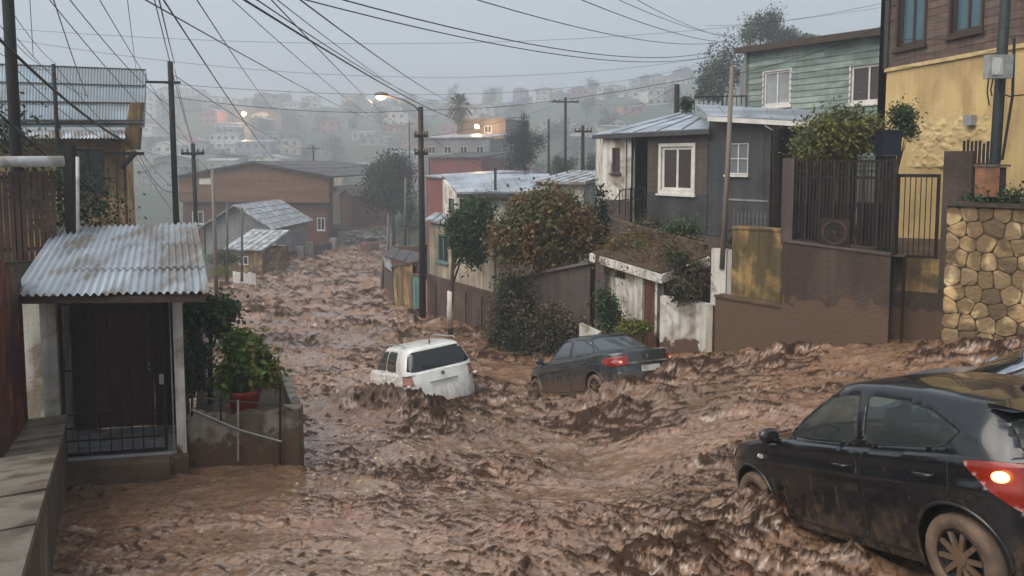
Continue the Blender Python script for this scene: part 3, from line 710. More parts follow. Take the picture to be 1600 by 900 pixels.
# ---- brown slatted fence up on the left, white gutter pipe above it
w = Wall(Wp(-330, 300, 11.3).xy, Wp(88, 300, 12.4).xy, PZ(410, 12.0))
t = thing('slat_fence', 'dark brown slatted fence under the white pipe by the dark pole', 'fence', w.pt(w.L / 2, 0))
n_ = 42
for i in range(n_):
    u = w.L * i / n_; mb = MB(); w.box(mb, u, u + 0.062, 0, 1.42 + rnd.uniform(-.02, .02), 0, 0.025); mb.build('slat', M_['rustpaint'], t)
for v in (0.15, 1.3):
    mb = MB(); w.box(mb, 0, w.L, v, v + 0.06, -0.06, -0.005); mb.build('rail', M_['browniron'], t)
mb = MB(); w.box(mb, 0, w.L, -2.3, -0.02, -0.25, -0.02); mb.build('base_wall', M_['retain'], t)
p, q = Wp(-310, 253, 11.2), Wp(99, 252, 12.2)
tag(MB().tube([p, lerp3(p, q, .5) + Vector((0, 0, -0.012)), q], 0.088, 14).build('gutter_pipe', M_['whitepipe'], None, True), 'fat white pipe lying level above the brown slatted fence', 'pipe')
# ---- poles
pole('utility_pole', 'thick dark utility pole rising past the top of the picture above the slatted fence', PX(27, 12.6), 12.6, -4.2, 5.2, 0.095, 0.085, M_['polewood'], arms=((4.3, 0.9, 0.5),))
x, y = PX(111, 12.7), 12.7
tag(MB().box(x - .075, x + .075, y - .075, y + .075, -4.2, PZ(228, 12.7)).build('gate_post', M_['polewood']), 'short dark square post beside the thin white downpipe', 'post')
tag(MB().tube([Wp(121, 245, 12.62), Wp(122, 420, 12.62)], 0.027, 8).build('downpipe', M_['whitepipe'], None, True), 'thin white vertical downpipe fixed beside the short dark post', 'pipe')

# ---- the tin-roofed shelter
FL, FR = Wp(72, 700, 10.4), Wp(292, 700, 10.75)
ax = Vector((-0.40, 1.0, 0)).normalized()
zf = PZ(716, 10.5); ztopL = PZ(470, 10.3)
sh = thing('shelter', 'small white shelter with corrugated tin roof, brown door and black iron gate', 'shelter', (FL.x + 1, FL.y, zf - 0.3))
dF = Vector((FR.x - FL.x, FR.y - FL.y, 0)); WF = dF.length; dF.normalize()
def S(u, k, z): return Vector((FL.x, FL.y, 0)) + dF * u + ax * k + Vector((0, 0, z))
def sbox(mb, u0, u1, k0, k1, z0, z1): return mb.box8([S(u0, k0, z0), S(u1, k0, z0), S(u1, k1, z0), S(u0, k1, z0), S(u0, k0, z1), S(u1, k0, z1), S(u1, k1, z1), S(u0, k1, z1)])
zr = lambda k: ztopL + 0.02 + 0.155 * k
mb = MB(); sbox(mb, 0, 0.20, 0, 0.34, zf - 0.6, ztopL); mb.build('pilaster', M_['whitemud'], sh)
mb = MB(); sbox(mb, -0.42, -0.005, 0.20, 0.36, zf - 0.6, ztopL - 0.02); mb.build('wing_wall', M_['whitemud'], sh)
mb = MB(); sbox(mb, 0.02, 0.18, 0.345, 2.75, zf - 0.6, ztopL + 0.05); mb.build('side_wall', M_['whiteplaster'], sh)
mb = MB(); sbox(mb, WF - 0.13, WF, 0, 0.13, zf - 0.6, ztopL + 0.02); mb.build('post', M_['whitemud'], sh)
mb = MB(); sbox(mb, WF - 0.11, WF - 0.01, 0.135, 2.75, zf - 0.6, ztopL + 0.05); mb.build('side_wall', M_['brownplaster'], sh)
DK = 1.25
mb = MB(); sbox(mb, 0.185, 0.50, DK, DK + 0.15, zf, ztopL + 0.15); sbox(mb, 1.36, WF - 0.115, DK, DK + 0.15, zf, ztopL + 0.15); sbox(mb, 0.50, 1.36, DK, DK + 0.15, zf + 1.86, ztopL + 0.15); mb.build('back_wall', M_['woodtrim'], sh)
mb = MB(); sbox(mb, 0.51, 1.35, DK + 0.05, DK + 0.10, zf + 0.01, zf + 1.85); d = mb.build('door', M_['doorwood'], sh)
for i in range(4):
    mb = MB(); sbox(mb, 0.53 + i * 0.205, 0.53 + i * 0.205 + 0.185, DK + 0.03, DK + 0.048, zf + 0.06, zf + 1.80); mb.build('plank', M_['doorwood'], d)
mb = MB(); sbox(mb, 1.27, 1.30, DK + 0.0, DK + 0.028, zf + 0.9, zf + 1.02); mb.build('handle', M_['greybox'], d)
mb = MB(); sbox(mb, 0.205, WF - 0.135, 0.02, DK - 0.002, zf - 0.12, zf); mb.build('floor', M_['tilefloor'], sh)
mb = MB(); sbox(mb, 0.205, 1.62, -0.28, 0.015, zf - 0.75, zf - 0.03); mb.build('doorstep', M_['mudplank'], sh)
mb = MB(); sbox(mb, 0.23, 1.58, -0.30, -0.284, zf - 0.40, zf - 0.17); mb.build('step_board', M_['mudplank'], sh)
mb = MB(); sbox(mb, 1.64, WF + 0.02, -0.16, 0.012, zf - 0.75, zf - 0.02); mb.build('block', M_['concmud'], sh)
# iron gate across the opening: uprights, cross rails and a lower lattice
gate = MB(); sbox(gate, 0.22, 0.262, 0.05, 0.09, zf + 0.02, ztopL - 0.06); sbox(gate, 1.545, 1.587, 0.05, 0.09, zf + 0.02, ztopL - 0.06); sbox(gate, 0.262, 1.545, 0.05, 0.09, ztopL - 0.10, ztopL - 0.06); sbox(gate, 0.262, 1.545, 0.05, 0.09, zf + 0.02, zf + 0.06)
gt = gate.build('gate', M_['blackiron'], sh)
for i in range(1, 9):
    u = 0.262 + (1.545 - 0.262) * i / 9; mb = MB(); sbox(mb, u - 0.008, u + 0.008, 0.06, 0.08, zf + 0.06, ztopL - 0.10) if i in (1, 2, 4, 6, 8) else sbox(mb, u - 0.008, u + 0.008, 0.06, 0.08, zf + 0.06, zf + 0.62)
    mb.build('bar', M_['blackiron'], gt)
for z in (zf + 0.24, zf + 0.42, zf + 0.62, zf + 1.25):
    mb = MB(); sbox(mb, 0.262, 1.545, 0.04, 0.058, z - 0.011, z + 0.011); mb.build('rail', M_['blackiron'], gt)
mb = MB(); sbox(mb, 1.50, 1.56, 0.02, 0.048, zf + 1.0, zf + 1.14); mb.build('lock', M_['greybox'], gt)
for i in range(4):
    u = 1.66 + i * 0.055; mb = MB(); sbox(mb, u, u + 0.018, 0.06, 0.08, zf + 0.02, ztopL - 0.08); mb.build('side_bar', M_['blackiron'] if i % 2 else M_['greybox'], sh)
mb = MB(); sbox(mb, 0.205, WF - 0.135, 0.0, 0.12, ztopL - 0.05, ztopL + 0.02); mb.build('lintel', M_['woodtrim'], sh)
RQ = [Wp(18, 461, 9.85), Wp(325, 458, 10.05), Wp(306, 352, 13.0), Wp(90, 357, 13.0)]
fa = MB(); fa.beam(RQ[0] + Vector((0.05, 0.05, -0.075)), RQ[1] + Vector((-0.05, 0.05, -0.075)), 0.04, 0.10); fa.build('fascia', M_['woodtrim'], sh)
rf = MB(); o_ = Vector((0, 0, -0.07))
for s in (0.04, 0.28, 0.52, 0.76, 0.96): rf.beam(quadpt(RQ, s, 0.03) + o_, quadpt(RQ, s, 0.98) + o_, 0.06, 0.07)
rf_o = rf.build('roof', M_['woodtrim'], sh)
corrugated(rf_o, RQ, 4, 3, 24, 0.023, M_['tin'])
MB().prism([RQ[3] + Vector((0, .03, -.1)), RQ[2] + Vector((0, .03, -.1)), RQ[2] + Vector((0, .03, -2.6)), RQ[3] + Vector((0, .03, -2.6))], (0, 0.12, 0)).build('rear_wall', M_['brownplaster'], sh)

# ---- planter with railing
PL, PR = Wp(294, 720, 10.9), Wp(470, 720, 11.0)
zt = PZ(646, 10.95)
pl = thing('planter', 'mud-stained concrete planter wall with broken edge beside the shelter post', 'planter', (PL.x, PL.y, zt - 0.8))
mb = MB(); nseg = 14; dP = Vector((PR.x - PL.x, PR.y - PL.y, 0))
top_e = [zt + 0.03 * math.sin(i * 1.9) - 0.05 * (1 if i in (4, 5) else 0) for i in range(nseg + 1)]
for i in range(nseg):
    a = Vector((PL.x, PL.y, 0)) + dP * (i / nseg); b = Vector((PL.x, PL.y, 0)) + dP * ((i + 1) / nseg)
    mb.box8([a + Vector((0, 0, zt - 1.4)), b + Vector((0, 0, zt - 1.4)), b + Vector((0, 0.16, zt - 1.4)), a + Vector((0, 0.16, zt - 1.4)), a + Vector((0, 0, top_e[i])), b + Vector((0, 0, top_e[i + 1])), b + Vector((0, 0.16, top_e[i + 1])), a + Vector((0, 0.16, top_e[i]))])
mb.build('front_wall', M_['concmud'], pl)
x1 = PR.x; q0 = Vector((PR.x - 0.16, PR.y + 0.205, zt - 1.6)); MB().prism([q0, q0 + Vector((0.15, 0, 0)), q0 + Vector((0.15, 0, 0)) + ax * 2.2, q0 + ax * 2.2], (0, 0, 1.6)).build('end_wall', M_['concmud'], pl)
MB().box(PR.x - 0.30, PR.x - 0.005, PR.y - 0.04, PR.y + 0.2, zt - 1.4, zt + 0.06).build('corner_pier', M_['concmud'], pl)
MB().prism([(PL.x + .02, PR.y + .17, zt - .6), (x1 - .165, PR.y + .17, zt - .6), (x1 - .165 + ax.x * 2.1, PR.y + .17 + ax.y * 2.1, zt - .6), (PL.x + .02 + ax.x * 2.1, PR.y + .17 + ax.y * 2.1, zt - .6)], (0, 0, .48)).build('soil', M_['soil'], pl)
rl = thing('railing', 'bent thin black iron railing on the planter in front of the potted shrub', 'railing', (PL.x, PL.y, zt))
pts = [Wp(296, 618, 10.9), Wp(340, 625, 10.9), Wp(380, 628, 10.92), Wp(438, 633, 10.95), Wp(455, 640, 10.95)]
MB().tube(pts, 0.014, 6).build('top_rail', M_['blackiron'], rl)
MB().tube([Wp(300, 640, 10.88), Wp(375, 672, 10.88), Wp(440, 690, 10.88)], 0.013, 6).build('brace', M_['greybox'], rl)
for (px, a, b) in ((300, 560, 650), (345, 620, 660), (372, 625, 720), (438, 600, 725)):
    MB().tube([Wp(px, a, 10.9), Wp(px, b, 10.9)], 0.016, 6).build('upright', M_['blackiron'] if px != 372 else M_['greybox'], rl)
# pot with citrus, the taller shrub behind it
pc = Wp(383, 662, 11.3); pz = zt - 0.12
pot = thing('potted_shrub', 'round leafy green shrub in a red pot on the planter', 'potted plant', (pc.x, pc.y, pz))
prof = [(0.0, 0.17), (0.02, 0.18), (0.30, 0.235), (0.31, 0.26), (0.37, 0.265), (0.37, 0.235), (0.33, 0.225)]
mb = MB(); P = [[Vector((pc.x + r_ * math.cos(a), pc.y + r_ * math.sin(a), pz + h_ + 0.02)) for a in np.linspace(0, 2 * math.pi, 21)] for h_, r_ in prof]
mb.grid(P).build('pot', M_['redpot'], pot, True)
MB().tube([(pc.x, pc.y, pz + 0.30), (pc.x, pc.y, pz + 0.335)], 0.225, 18).build('soil', M_['soil'], pot)
cz = PZ(565, 11.3); bl = [(pc.x + .05, pc.y, cz, .34, .34, .40), (pc.x - .05, pc.y, cz + .25, .24, .25, .22), (pc.x + .26, pc.y - .1, cz - .05, .24, .25, .26), (pc.x - .12, pc.y - .1, cz - .22, .22, .25, .2), (pc.x + .44, pc.y, cz - .20, .13, .15, .14)]
limbs((pc.x, pc.y, pz + 0.33), (pc.x, pc.y, cz + 0.1), 0.028, bl, 3, 10).build('stem', M_['bark'], pot)
V, Fq = leaf_cloud(bl, 4600, 0.105, 5, clump=9, spread=0.30, shell=0.35, up=0.5); np_mesh('foliage', V, Fq, LM['citrus'], pot)
sc = Wp(328, 600, 11.8)
bl = [(sc.x + .02, sc.y, PZ(482, 11.7), .44, .4, .20), (sc.x + .25, sc.y, PZ(490, 11.7), .28, .3, .16), (sc.x - .22, sc.y, PZ(500, 11.7), .25, .3, .2), (sc.x - .2, sc.y, PZ(560, 11.7), .22, .25, .35), (sc.x - .28, sc.y + .05, PZ(600, 11.7), .2, .2, .25), (sc.x + .1, sc.y + .2, PZ(520, 11.7), .25, .2, .15)]
tree('shrub', 'tall open dark green shrub with flat top behind the potted shrub', 'shrub', (sc.x, sc.y, zt - 0.13), bl, 4200, 0.085, LM['shrub'], 9, 0.045, (sc.x + .05, sc.y, PZ(500, 11.7)), clump=10, spread=0.30, shell=0.2, k=9)

# ---- house with the big sheet roof on the left
RD = [Wp(-300, 195, 18.6), Wp(226, 196, 19.6), Wp(229, 114, 21.6), Wp(-300, 94, 20.6)]
t = thing('sheet_roof_house', 'old ochre house with big wet grey sheet-metal roof on the left', 'house', (RD[1].x - 2, 20, -6.2))
h = MB().prism(RD, (0, 0, -.05)).build('roof', M_['zincblue'], t); corrugated(h, [q + Vector((0, -.05, .05)) for q in RD], 7, 3, 108, 0.014, M_['zincblue'])
for k in (0.02, 0.33, 0.66, 0.99):
    nr = (RD[1] - RD[0]).cross(RD[3] - RD[0]).normalized(); p, q = quadpt(RD, 0, k) + nr * 0.11, quadpt(RD, 1, k) + nr * 0.11
    MB().beam(p, q, 0.07, 0.05).build('batten', M_['darkroof'], h)
E0, E1 = Wp(-300, 216, 18.2), Wp(196, 216, 19.2)
LQ = [E0, E1, RD[1] + Vector((-0.55, 0.02, -0.12)), RD[0] + Vector((0, 0.02, -0.12))]
P = [[quadpt(LQ, s, tt) + Vector((0, 0, 0.018 * math.cos(s * 2 * math.pi * 84))) for s in np.linspace(0, 1, 505)] for tt in (0, 1)]
MB().grid(P).build('awning', M_['zinc'], t)
wl = Wall(Wp(-300, 250, 19.2).xy, Wp(192, 250, 19.9).xy, -6.2)
o1 = (wl.L - 1.3, wl.L - 0.45, PZ(300, 19.8) + 6.2, PZ(232, 19.8) + 6.2)
mb = facade(MB(), wl, PZ(205, 19.9) + 6.2, [o1]); w2_ = Wall(Wp(192, 250, 19.9).xy, Wp(208, 250, 24).xy, -6.2); facade(mb, w2_, PZ(205, 19.9) + 6.2)
mb.build('wall', M_['ochre'], t)
window(t, wl, o1, M_['woodtrim'], G_['dark'], 2, 1)
MB().prism([Wp(203, 160, 19.55), Wp(220, 160, 19.55), Wp(214, 234, 19.55), Wp(190, 234, 19.55)], (0, 0.2, 0)).build('gable_board', M_['ochre'], t)
MB().beam(Wp(212, 238, 19.3), Wp(190, 262, 19.5), 0.09, 0.09).build('bracket', M_['polewood'], t)
MB().beam(Wp(160, 240, 19.4), Wp(224, 240, 19.4), 0.10, 0.08).build('beam', M_['polewood'], t)
# dark creeper growing over wires and fence on the far left
bl = [(Wp(70, 250, 13.6).x, 13.6, PZ(285, 13.6), .9, .5, .55), (Wp(150, 300, 13.8).x, 13.8, PZ(318, 13.8), .5, .5, .4), (Wp(10, 200, 13.2).x, 13.2, PZ(200, 13.2), .5, .4, .5), (Wp(110, 270, 13.6).x, 13.6, PZ(345, 13.6), .8, .5, .35)]
tree('creeper', 'tangled dark creeper hanging over wires behind the slatted fence', 'creeper', (Wp(90, 330, 13.8).x, 13.8, -4.4), bl, 2600, 0.085, LM['dark'], 21, 0.05, clump=8, spread=0.42, shell=0.2, k=14)
# ---- poles further down the left bank
pole('utility_pole', 'straight black utility pole just behind the tin shelter roof', PX(273, 20.5), 20.5, -6.3, PZ(96, 20.5), 0.085, 0.07, M_['polewood'], arms=())
MB().beam(Wp(228, 128, 20.4), Wp(282, 129, 20.4), 0.05, 0.06).build('crossarm', M_['polewood'], bpy.data.objects['utility_pole.001'])
pole('utility_pole', 'thin dark utility pole with small crossarm above the grey gable house', PX(304, 32), 32, -7.0, PZ(224, 32), 0.10, 0.08, M_['polewood'], arms=((PZ(240, 32), 0.45, 0.2),))
pole('utility_pole', 'slender brown pole standing in front of the grey gable house', PX(333, 38), 38, -7.2, PZ(265, 38), 0.11, 0.08, M_['polerust'])
for px, top, lab in ((355, 318, 'short bare post in front of the small lean-to roof'), (378, 325, 'short bare post right of its twin before the grey gable house')):
    tag(MB().tube([Wp(px, 440, 40), Wp(px, top, 40)], [0.07, 0.055], 8).build('fence_post', M_['polegrey'], None, True), lab, 'post')

# ================================================================ right-hand side, near
def XY(px, d, py=300): p = Wp(px, py, d); return (p.x, p.y)
# ---- rubble stone wall
w = Wall(XY(1476, 13.3, 420), XY(1680, 11.9, 420), -3.2)
zt = PZ(322, 13.2) + 3.2
st_w = thing('stone_wall', 'yellow rubble stone retaining wall at the right edge below the plants', 'wall', w.pt(w.L / 2, 0))
mb = MB(); w.box(mb, 0, w.L, 0, zt, -0.45, 0.0); mb.build('wall_body', M_['mortar'], st_w)
mb = MB(); w.box(mb, -0.02, w.L, zt + 0.004, zt + 0.07, -0.5, 0.07); mb.build('coping', M_['retain'], st_w)
def voronoi_cells(L, H, n, seed):
    rs = np.random.RandomState(seed); pts = []
    nx = int(round(math.sqrt(n * L / H))); ny = int(round(n / nx))
    for j in range(ny):
        for i in range(nx): pts.append(((i + 0.5 + (j % 2) * 0.45 - 0.22 + rs.uniform(-.28, .28)) * L / nx, (j + 0.5 + rs.uniform(-.28, .28)) * H / ny))
    pts = np.array(pts); cells = []
    for i, p in enumerate(pts):
        poly = [(0, 0), (L, 0), (L, H), (0, H)]
        for j in np.argsort(((pts - p) ** 2).sum(1))[1:22]:
            q = pts[j]; mid = (p + q) / 2; nn = q - p; new = []
            for a, b in zip(poly, poly[1:] + poly[:1]):
                da = (a[0] - mid[0]) * nn[0] + (a[1] - mid[1]) * nn[1]; db = (b[0] - mid[0]) * nn[0] + (b[1] - mid[1]) * nn[1]
                if da <= 0: new.append(a)
                if da * db < 0: tt = da / (da - db); new.append((a[0] + (b[0] - a[0]) * tt, a[1] + (b[1] - a[1]) * tt))
            poly = new
            if len(poly) < 3: break
        if len(poly) >= 3: cells.append((p, poly))
    return cells
def rounded(poly, k=3):
    """cut corners off a polygon"""
    for _ in range(k - 1):
        out = []
        for a, b in zip(poly, poly[1:] + poly[:1]):
            out += [(a[0] * .8 + b[0] * .2, a[1] * .8 + b[1] * .2), (a[0] * .2 + b[0] * .8, a[1] * .2 + b[1] * .8)]
        poly = out
    return poly
for (p, poly) in voronoi_cells(w.L, zt, 66, 4):
    c = np.mean(poly, 0); pr = [(q[0] + rnd.uniform(-.006, .006), q[1] + rnd.uniform(-.006, .006)) for q in rounded(poly, 2)]; hgt = rnd.uniform(0.012, 0.030); mb = MB(); n = len(pr)
    rings = [(0.968, -0.02), (0.955, hgt * 0.6), (0.91, hgt * 0.95), (0.6, hgt * (1.0 + rnd.uniform(-.2, .3)))]
    for (s, z) in rings: mb.v += [tuple(w.pt(c[0] + (q[0] - c[0]) * s, c[1] + (q[1] - c[1]) * s, z + rnd.uniform(-.006, .006))) for q in pr]
    for r_ in range(3): mb.f += [(r_ * n + i, r_ * n + (i + 1) % n, (r_ + 1) * n + (i + 1) % n, (r_ + 1) * n + i) for i in range(n)]
    mb.f.append(tuple(range(3 * n, 4 * n)))
    mb.build('stone', M_[rnd.choice(['stone', 'stone', 'stone2', 'stone3'])], st_w)
# soil and leaves on top
tz = -3.2 + zt
bl = [(w.pt(u, 0, -.3).x, w.pt(u, 0, -.35).y, tz + 0.10, .30, .25, .14) for u in (0.5, 0.9)] + [(w.pt(1.45, 0, -.3).x, w.pt(1.45, 0, -.3).y, tz + .22, .30, .3, .28), (w.pt(1.9, 0, -.3).x, w.pt(1.9, 0, -.3).y, tz + .2, .3, .3, .25)]
tree('shrub', 'low dark green plants growing along the top of the stone wall', 'shrub', w.pt(1.2, zt + 0.05, -.4), bl, 2600, 0.07, LM['dark'], 31, 0.02, clump=8, spread=0.35, shell=0.2)
# ---- brown pier left of the stone wall, yellow-banded steps wall, gate
pr_w = Wall(XY(1468, 13.9, 400), XY(1512, 13.62, 400), -3.4)
pier = MB(); pr_w.box(pier, 0, pr_w.L, 0, PZ(236, 13.8) + 3.4, -0.4, 0); tag(pier.build('gate_pier', M_['retain']), 'square brown rendered pier between the barred gate and the stone wall', 'pier')
gw = Wall(XY(1394, 14.35, 400), XY(1468, 14.0, 400), -3.4)
t = thing('entrance_gate', 'narrow dark barred gate above a yellow and brown base left of the brown pier', 'gate', gw.pt(gw.L / 2, 0))
vb, vt = PZ(404, 14.2) + 3.4, PZ(272, 14.2) + 3.4; vm = PZ(455, 14.2) + 3.4
mb = MB(); gw.box(mb, 0, gw.L, 0, vm - 0.003, -0.2, 0.02); mb.build('lower_base', M_['retain'], t)
mb = MB(); gw.box(mb, 0, gw.L, vm, vb, -0.2, 0.0); mb.build('yellow_base', M_['mossy'], t)
mb = MB(); gw.box(mb, 0.03, 0.09, vb + .01, vt, -0.12, -0.07); gw.box(mb, gw.L - .09, gw.L - .03, vb + .01, vt, -0.12, -0.07); gw.box(mb, 0.09, gw.L - .09, vt - .06, vt, -0.12, -0.07); gw.box(mb, 0.09, gw.L - .09, vb + .01, vb + .06, -0.12, -0.07); mb.build('gate_frame', M_['browniron'], t)
bars(t, gw, 0.17, gw.L - .17, vb + .06, vt - .06, 0.085, 0.009, M_['blackiron'], -0.095, rails=())
# ---- retaining wall with the slatted fence on top
rw = Wall(XY(1222, 15.3, 450), XY(1390, 14.05, 450), -4.6)
t = thing('retaining_wall', 'mud-splashed brown retaining wall below the dark slatted fence', 'wall', rw.pt(rw.L / 2, 0))
hL, hR = PZ(378, 15.3) + 4.6, PZ(400, 14.05) + 4.6
mb = facade(MB(), rw, 2.0, (), 0.3, lambda u: hL + (hR - hL) * u / rw.L)
rr = Wall(XY(1390, 14.05, 450), XY(1400, 14.6, 450), -4.6, True); facade(mb, rr, hR, (), 0.2); mb.build('wall_body', M_['retain'], t)
mb = MB(); mb.box8([rw.pt(-.02, hL + .004, -.33), rw.pt(rw.L, hR + .004, -.33), rw.pt(rw.L, hR + .004, .03), rw.pt(-.02, hL + .004, .03), rw.pt(-.02, hL + .05, -.33), rw.pt(rw.L, hR + .05, -.33), rw.pt(rw.L, hR + .05, .03), rw.pt(-.02, hL + .05, .03)]); mb.build('coping', M_['brownplaster'], t)
lw = Wall(XY(1117, 16.6, 500), XY(1222, 15.32, 500), -5.0)
t = thing('garden_wall', 'lower brown retaining wall between the white wall and the mossy yellow wall', 'wall', lw.pt(lw.L / 2, 0))
mb = facade(MB(), lw, PZ(472, 16) + 5.0, (), 0.28); mb.build('wall_body', M_['retain'], t)
mb = MB(); lw.box(mb, -.02, lw.L + .0, PZ(472, 16) + 5.004, PZ(472, 16) + 5.05, -.3, .03); mb.build('coping', M_['mortar'], t)
mw = Wall(XY(1143, 16.7, 420), XY(1222, 15.9, 420), -4.4)
vt2 = PZ(360, 16.3) + 4.4
t = thing('mossy_wall', 'mossy ochre wall block left of the dark slatted fence', 'wall', mw.pt(mw.L / 2, 0))
mb = MB(); mw.box(mb, 0, mw.L, 0, vt2, -0.35, 0); mb.build('wall_body', M_['mossy'], t)
mb = MB(); mw.box(mb, -.02, mw.L, vt2 + .004, vt2 + .05, -.37, .02); mb.build('coping', M_['mossy'], t)
# fence on the retaining wall: posts, slats one by one, sheet behind
fw_ = Wall(XY(1238, 15.25, 300), XY(1396, 14.1, 300), 0)
fb = lambda u: PZ(376, 15.25) + (PZ(396, 14.1) - PZ(376, 15.25)) * u / fw_.L
ft = PZ(250, 14.7)
t = thing('slat_fence', 'tall dark brown metal slat fence on top of the brown retaining wall', 'fence', fw_.pt(fw_.L / 2, -1.6))
mb = MB(); pq = Wall(XY(1222, 15.35, 300), XY(1240, 15.22, 300), 0); pq.box(mb, 0, pq.L, -1.7, PZ(247, 15.3), -.22, 0.01); mb.build('post', M_['brownplaster'], t)
ns = 28
for i in range(ns + 1):
    u = fw_.L * i / ns; mb = MB(); a = 0.011 if i % 4 else 0.026; fw_.box(mb, u - a, u + a, fb(u) + .06, ft, -0.05, -0.03 if i % 4 else -0.01); mb.build('slat', M_['browniron'], t)
for z in (ft - 0.02, ft - 0.12, ft - 0.22, ft - 0.33):
    hz_ = .025 if z in (ft - 0.02, ft - 0.33) else .009; mb = MB(); fw_.box(mb, 0, fw_.L, z - hz_, z + hz_, -0.075, -0.052); mb.build('rail', M_['browniron'], t)
for (a, b) in ((0, .31), (.315, .64), (.645, 1.0)):
    mb = MB(); mb.box8([fw_.pt(a * fw_.L + .01, fb(a * fw_.L) + .07, -.10), fw_.pt(b * fw_.L - .01, fb(b * fw_.L) + .07, -.10), fw_.pt(b * fw_.L - .01, fb(b * fw_.L) + .07, -.085), fw_.pt(a * fw_.L + .01, fb(a * fw_.L) + .07, -.085),
                      fw_.pt(a * fw_.L + .01, ft - .80, -.10), fw_.pt(b * fw_.L - .01, ft - .80, -.10), fw_.pt(b * fw_.L - .01, ft - .80, -.085), fw_.pt(a * fw_.L + .01, ft - .80, -.085)]); mb.build('backing_sheet', M_['browniron'], t)
mb = MB(); fw_.box(mb, fw_.L * .95, fw_.L * 1.0, hR - 4.6, ft + .02, -.2, -.08); mb.build('post', M_['blackiron'], t)
# fan of an outdoor unit showing at the fence
fc = fw_.uv(1305, 363)
t = thing('air_conditioner', 'round fan of an outdoor cooling unit set in the slat fence', 'air conditioner', fw_.pt(fc[0], fc[1] - .3))
mb = MB(); fw_.box(mb, fc[0] - .27, fc[0] + .27, fc[1] - .27, fc[1] + .27, -0.028, 0.03); mb.build('casing', M_['browniron'], t)
ring = lambda r_, n0: [fw_.pt(fc[0] + r_ * math.cos(a), fc[1] + r_ * math.sin(a), n0) for a in np.linspace(0, 2 * math.pi, 25)]
MB().grid([ring(.24, .031), ring(.24, .05), ring(.20, .05), ring(.20, .034)]).build('fan_ring', M_['rustpaint'], t)
for k in range(5):
    a = k * 2 * math.pi / 5; c_ = lambda r_, aa, n0: fw_.pt(fc[0] + r_ * math.cos(aa), fc[1] + r_ * math.sin(aa), n0)
    MB().add([c_(.03, a, .036), c_(.19, a - .25, .045), c_(.19, a + .25, .036), c_(.03, a + .5, .036)], [(0, 1, 2, 3)]).build('blade', M_['blackiron'], t)
MB().grid([ring(.045, .036), ring(.045, .055), ring(.001, .057)]).build('hub', M_['rustpaint'], t)
# bush, dark tank and small tree behind the fence
c = Wp(1310, 215, 16.8)
bl = [(c.x, c.y, c.z, .8, .6, .42), (c.x - .55, c.y, c.z - .15, .45, .5, .35), (c.x + .5, c.y, c.z + .12, .5, .5, .35), (c.x + .1, c.y, c.z + .30, .4, .4, .22), (c.x - .2, c.y - .1, c.z + .15, .5, .5, .3)]
tree('shrub', 'wide yellow-green bush spilling over the dark slat fence', 'shrub', (c.x, c.y, -2.3), bl, 12000, 0.09, LM['olive'], 41, 0.05, clump=9, spread=0.30, shell=0.3)
c = Wp(1411, 185, 16.2)
bl = [(c.x, c.y, c.z, .30, .3, .27), (c.x + .1, c.y, c.z - .25, .2, .2, .2), (c.x - .05, c.y, c.z + .1, .22, .22, .2)]
tree('small_tree', 'small round dark green tree against the yellow wall', 'tree', (c.x, c.y, -2.3), bl, 2600, 0.065, LM['shrub'], 43, 0.035, clump=8, spread=0.30, shell=0.3)
c = Wp(1388, 226, 15.6)
tk = thing('water_tank', 'dark blue-black box tank standing above the slat fence', 'tank', (c.x, c.y, c.z - .3))
MB().box(c.x - .19, c.x + .19, c.y - .15, c.y + .2, c.z - .22, c.z + .25).build('tank_body', M_['tank'], tk)
MB().box(c.x - .21, c.x + .21, c.y - .17, c.y + .22, c.z + .254, c.z + .29).build('lid', M_['tank'], tk)
MB().box(c.x - .12, c.x + .12, c.y - .1, c.y + .1, -2.4, c.z - .224).build('stand', M_['blackiron'], tk)
# terrace ground behind these walls
tg = MB(); tg.add([(*XY(1225, 15.6), -2.35), (*XY(1396, 14.6), -2.35), (*XY(1512, 13.9), -1.75), (*XY(1700, 12.6), -1.2), (16, 22, -1.2), (9, 25, -2.3)], [(0, 1, 2, 5), (2, 3, 4, 5)]); tag(tg.build('terrace', M_['soil']), kind='structure')

# ---- brown and yellow house
bw = Wall(XY(1384, 19.2, 150), XY(1700, 13.6, 150), -2.4)
zb = PZ(107, 19.2) + 2.4; Hh = 7.4
def opx(w_, x0, x1, y0, y1):
    a = w_.uv(x0, (y0 + y1) / 2)[0]; b = w_.uv(x1, (y0 + y1) / 2)[0]; v1 = w_.uv((x0 + x1) / 2, y0)[1]; v0 = w_.uv((x0 + x1) / 2, y1)[1]; return (a, b, v0, v1)
t = thing('timber_house', 'tall house with brown boarded upper floor over yellow plaster wall', 'house', bw.pt(bw.L / 2, 0))
w1 = opx(bw, 1406, 1447, -40, 69); w2q = opx(bw, 1489, 1536, -40, 48)
mb = facade(MB(), bw, zb); mb.build('lower_wall', M_['yellow'], t)
up = Wall(bw.p0.xy, bw.p1.xy, bw.z0 + zb)
ops = [(w1[0], w1[1], w1[2] - zb, w1[3] - zb), (w2q[0], w2q[1], w2q[2] - zb, w2q[3] - zb)]
mb = facade(MB(), up, Hh - zb, ops); sd_w = Wall(bw.p0.xy, (bw.p0.x + 3.2, bw.p0.y + 5), bw.z0); facade(mb, sd_w, Hh); uw = mb.build('upper_wall', M_['woodtrim'], t)
planks(uw, up, 0.0, Hh - zb - 1.0, 0.165, None, ops, th=0.013, mats=[M_['brownboard'], M_['brownboard'], M_['brownboard2']])
for o in ops: window(t, up, o, M_['woodtrim'], G_['blue'], 2, 1, 0.07, 0.07, True, M_['curtain'], casing=0.07, proud=0.05)
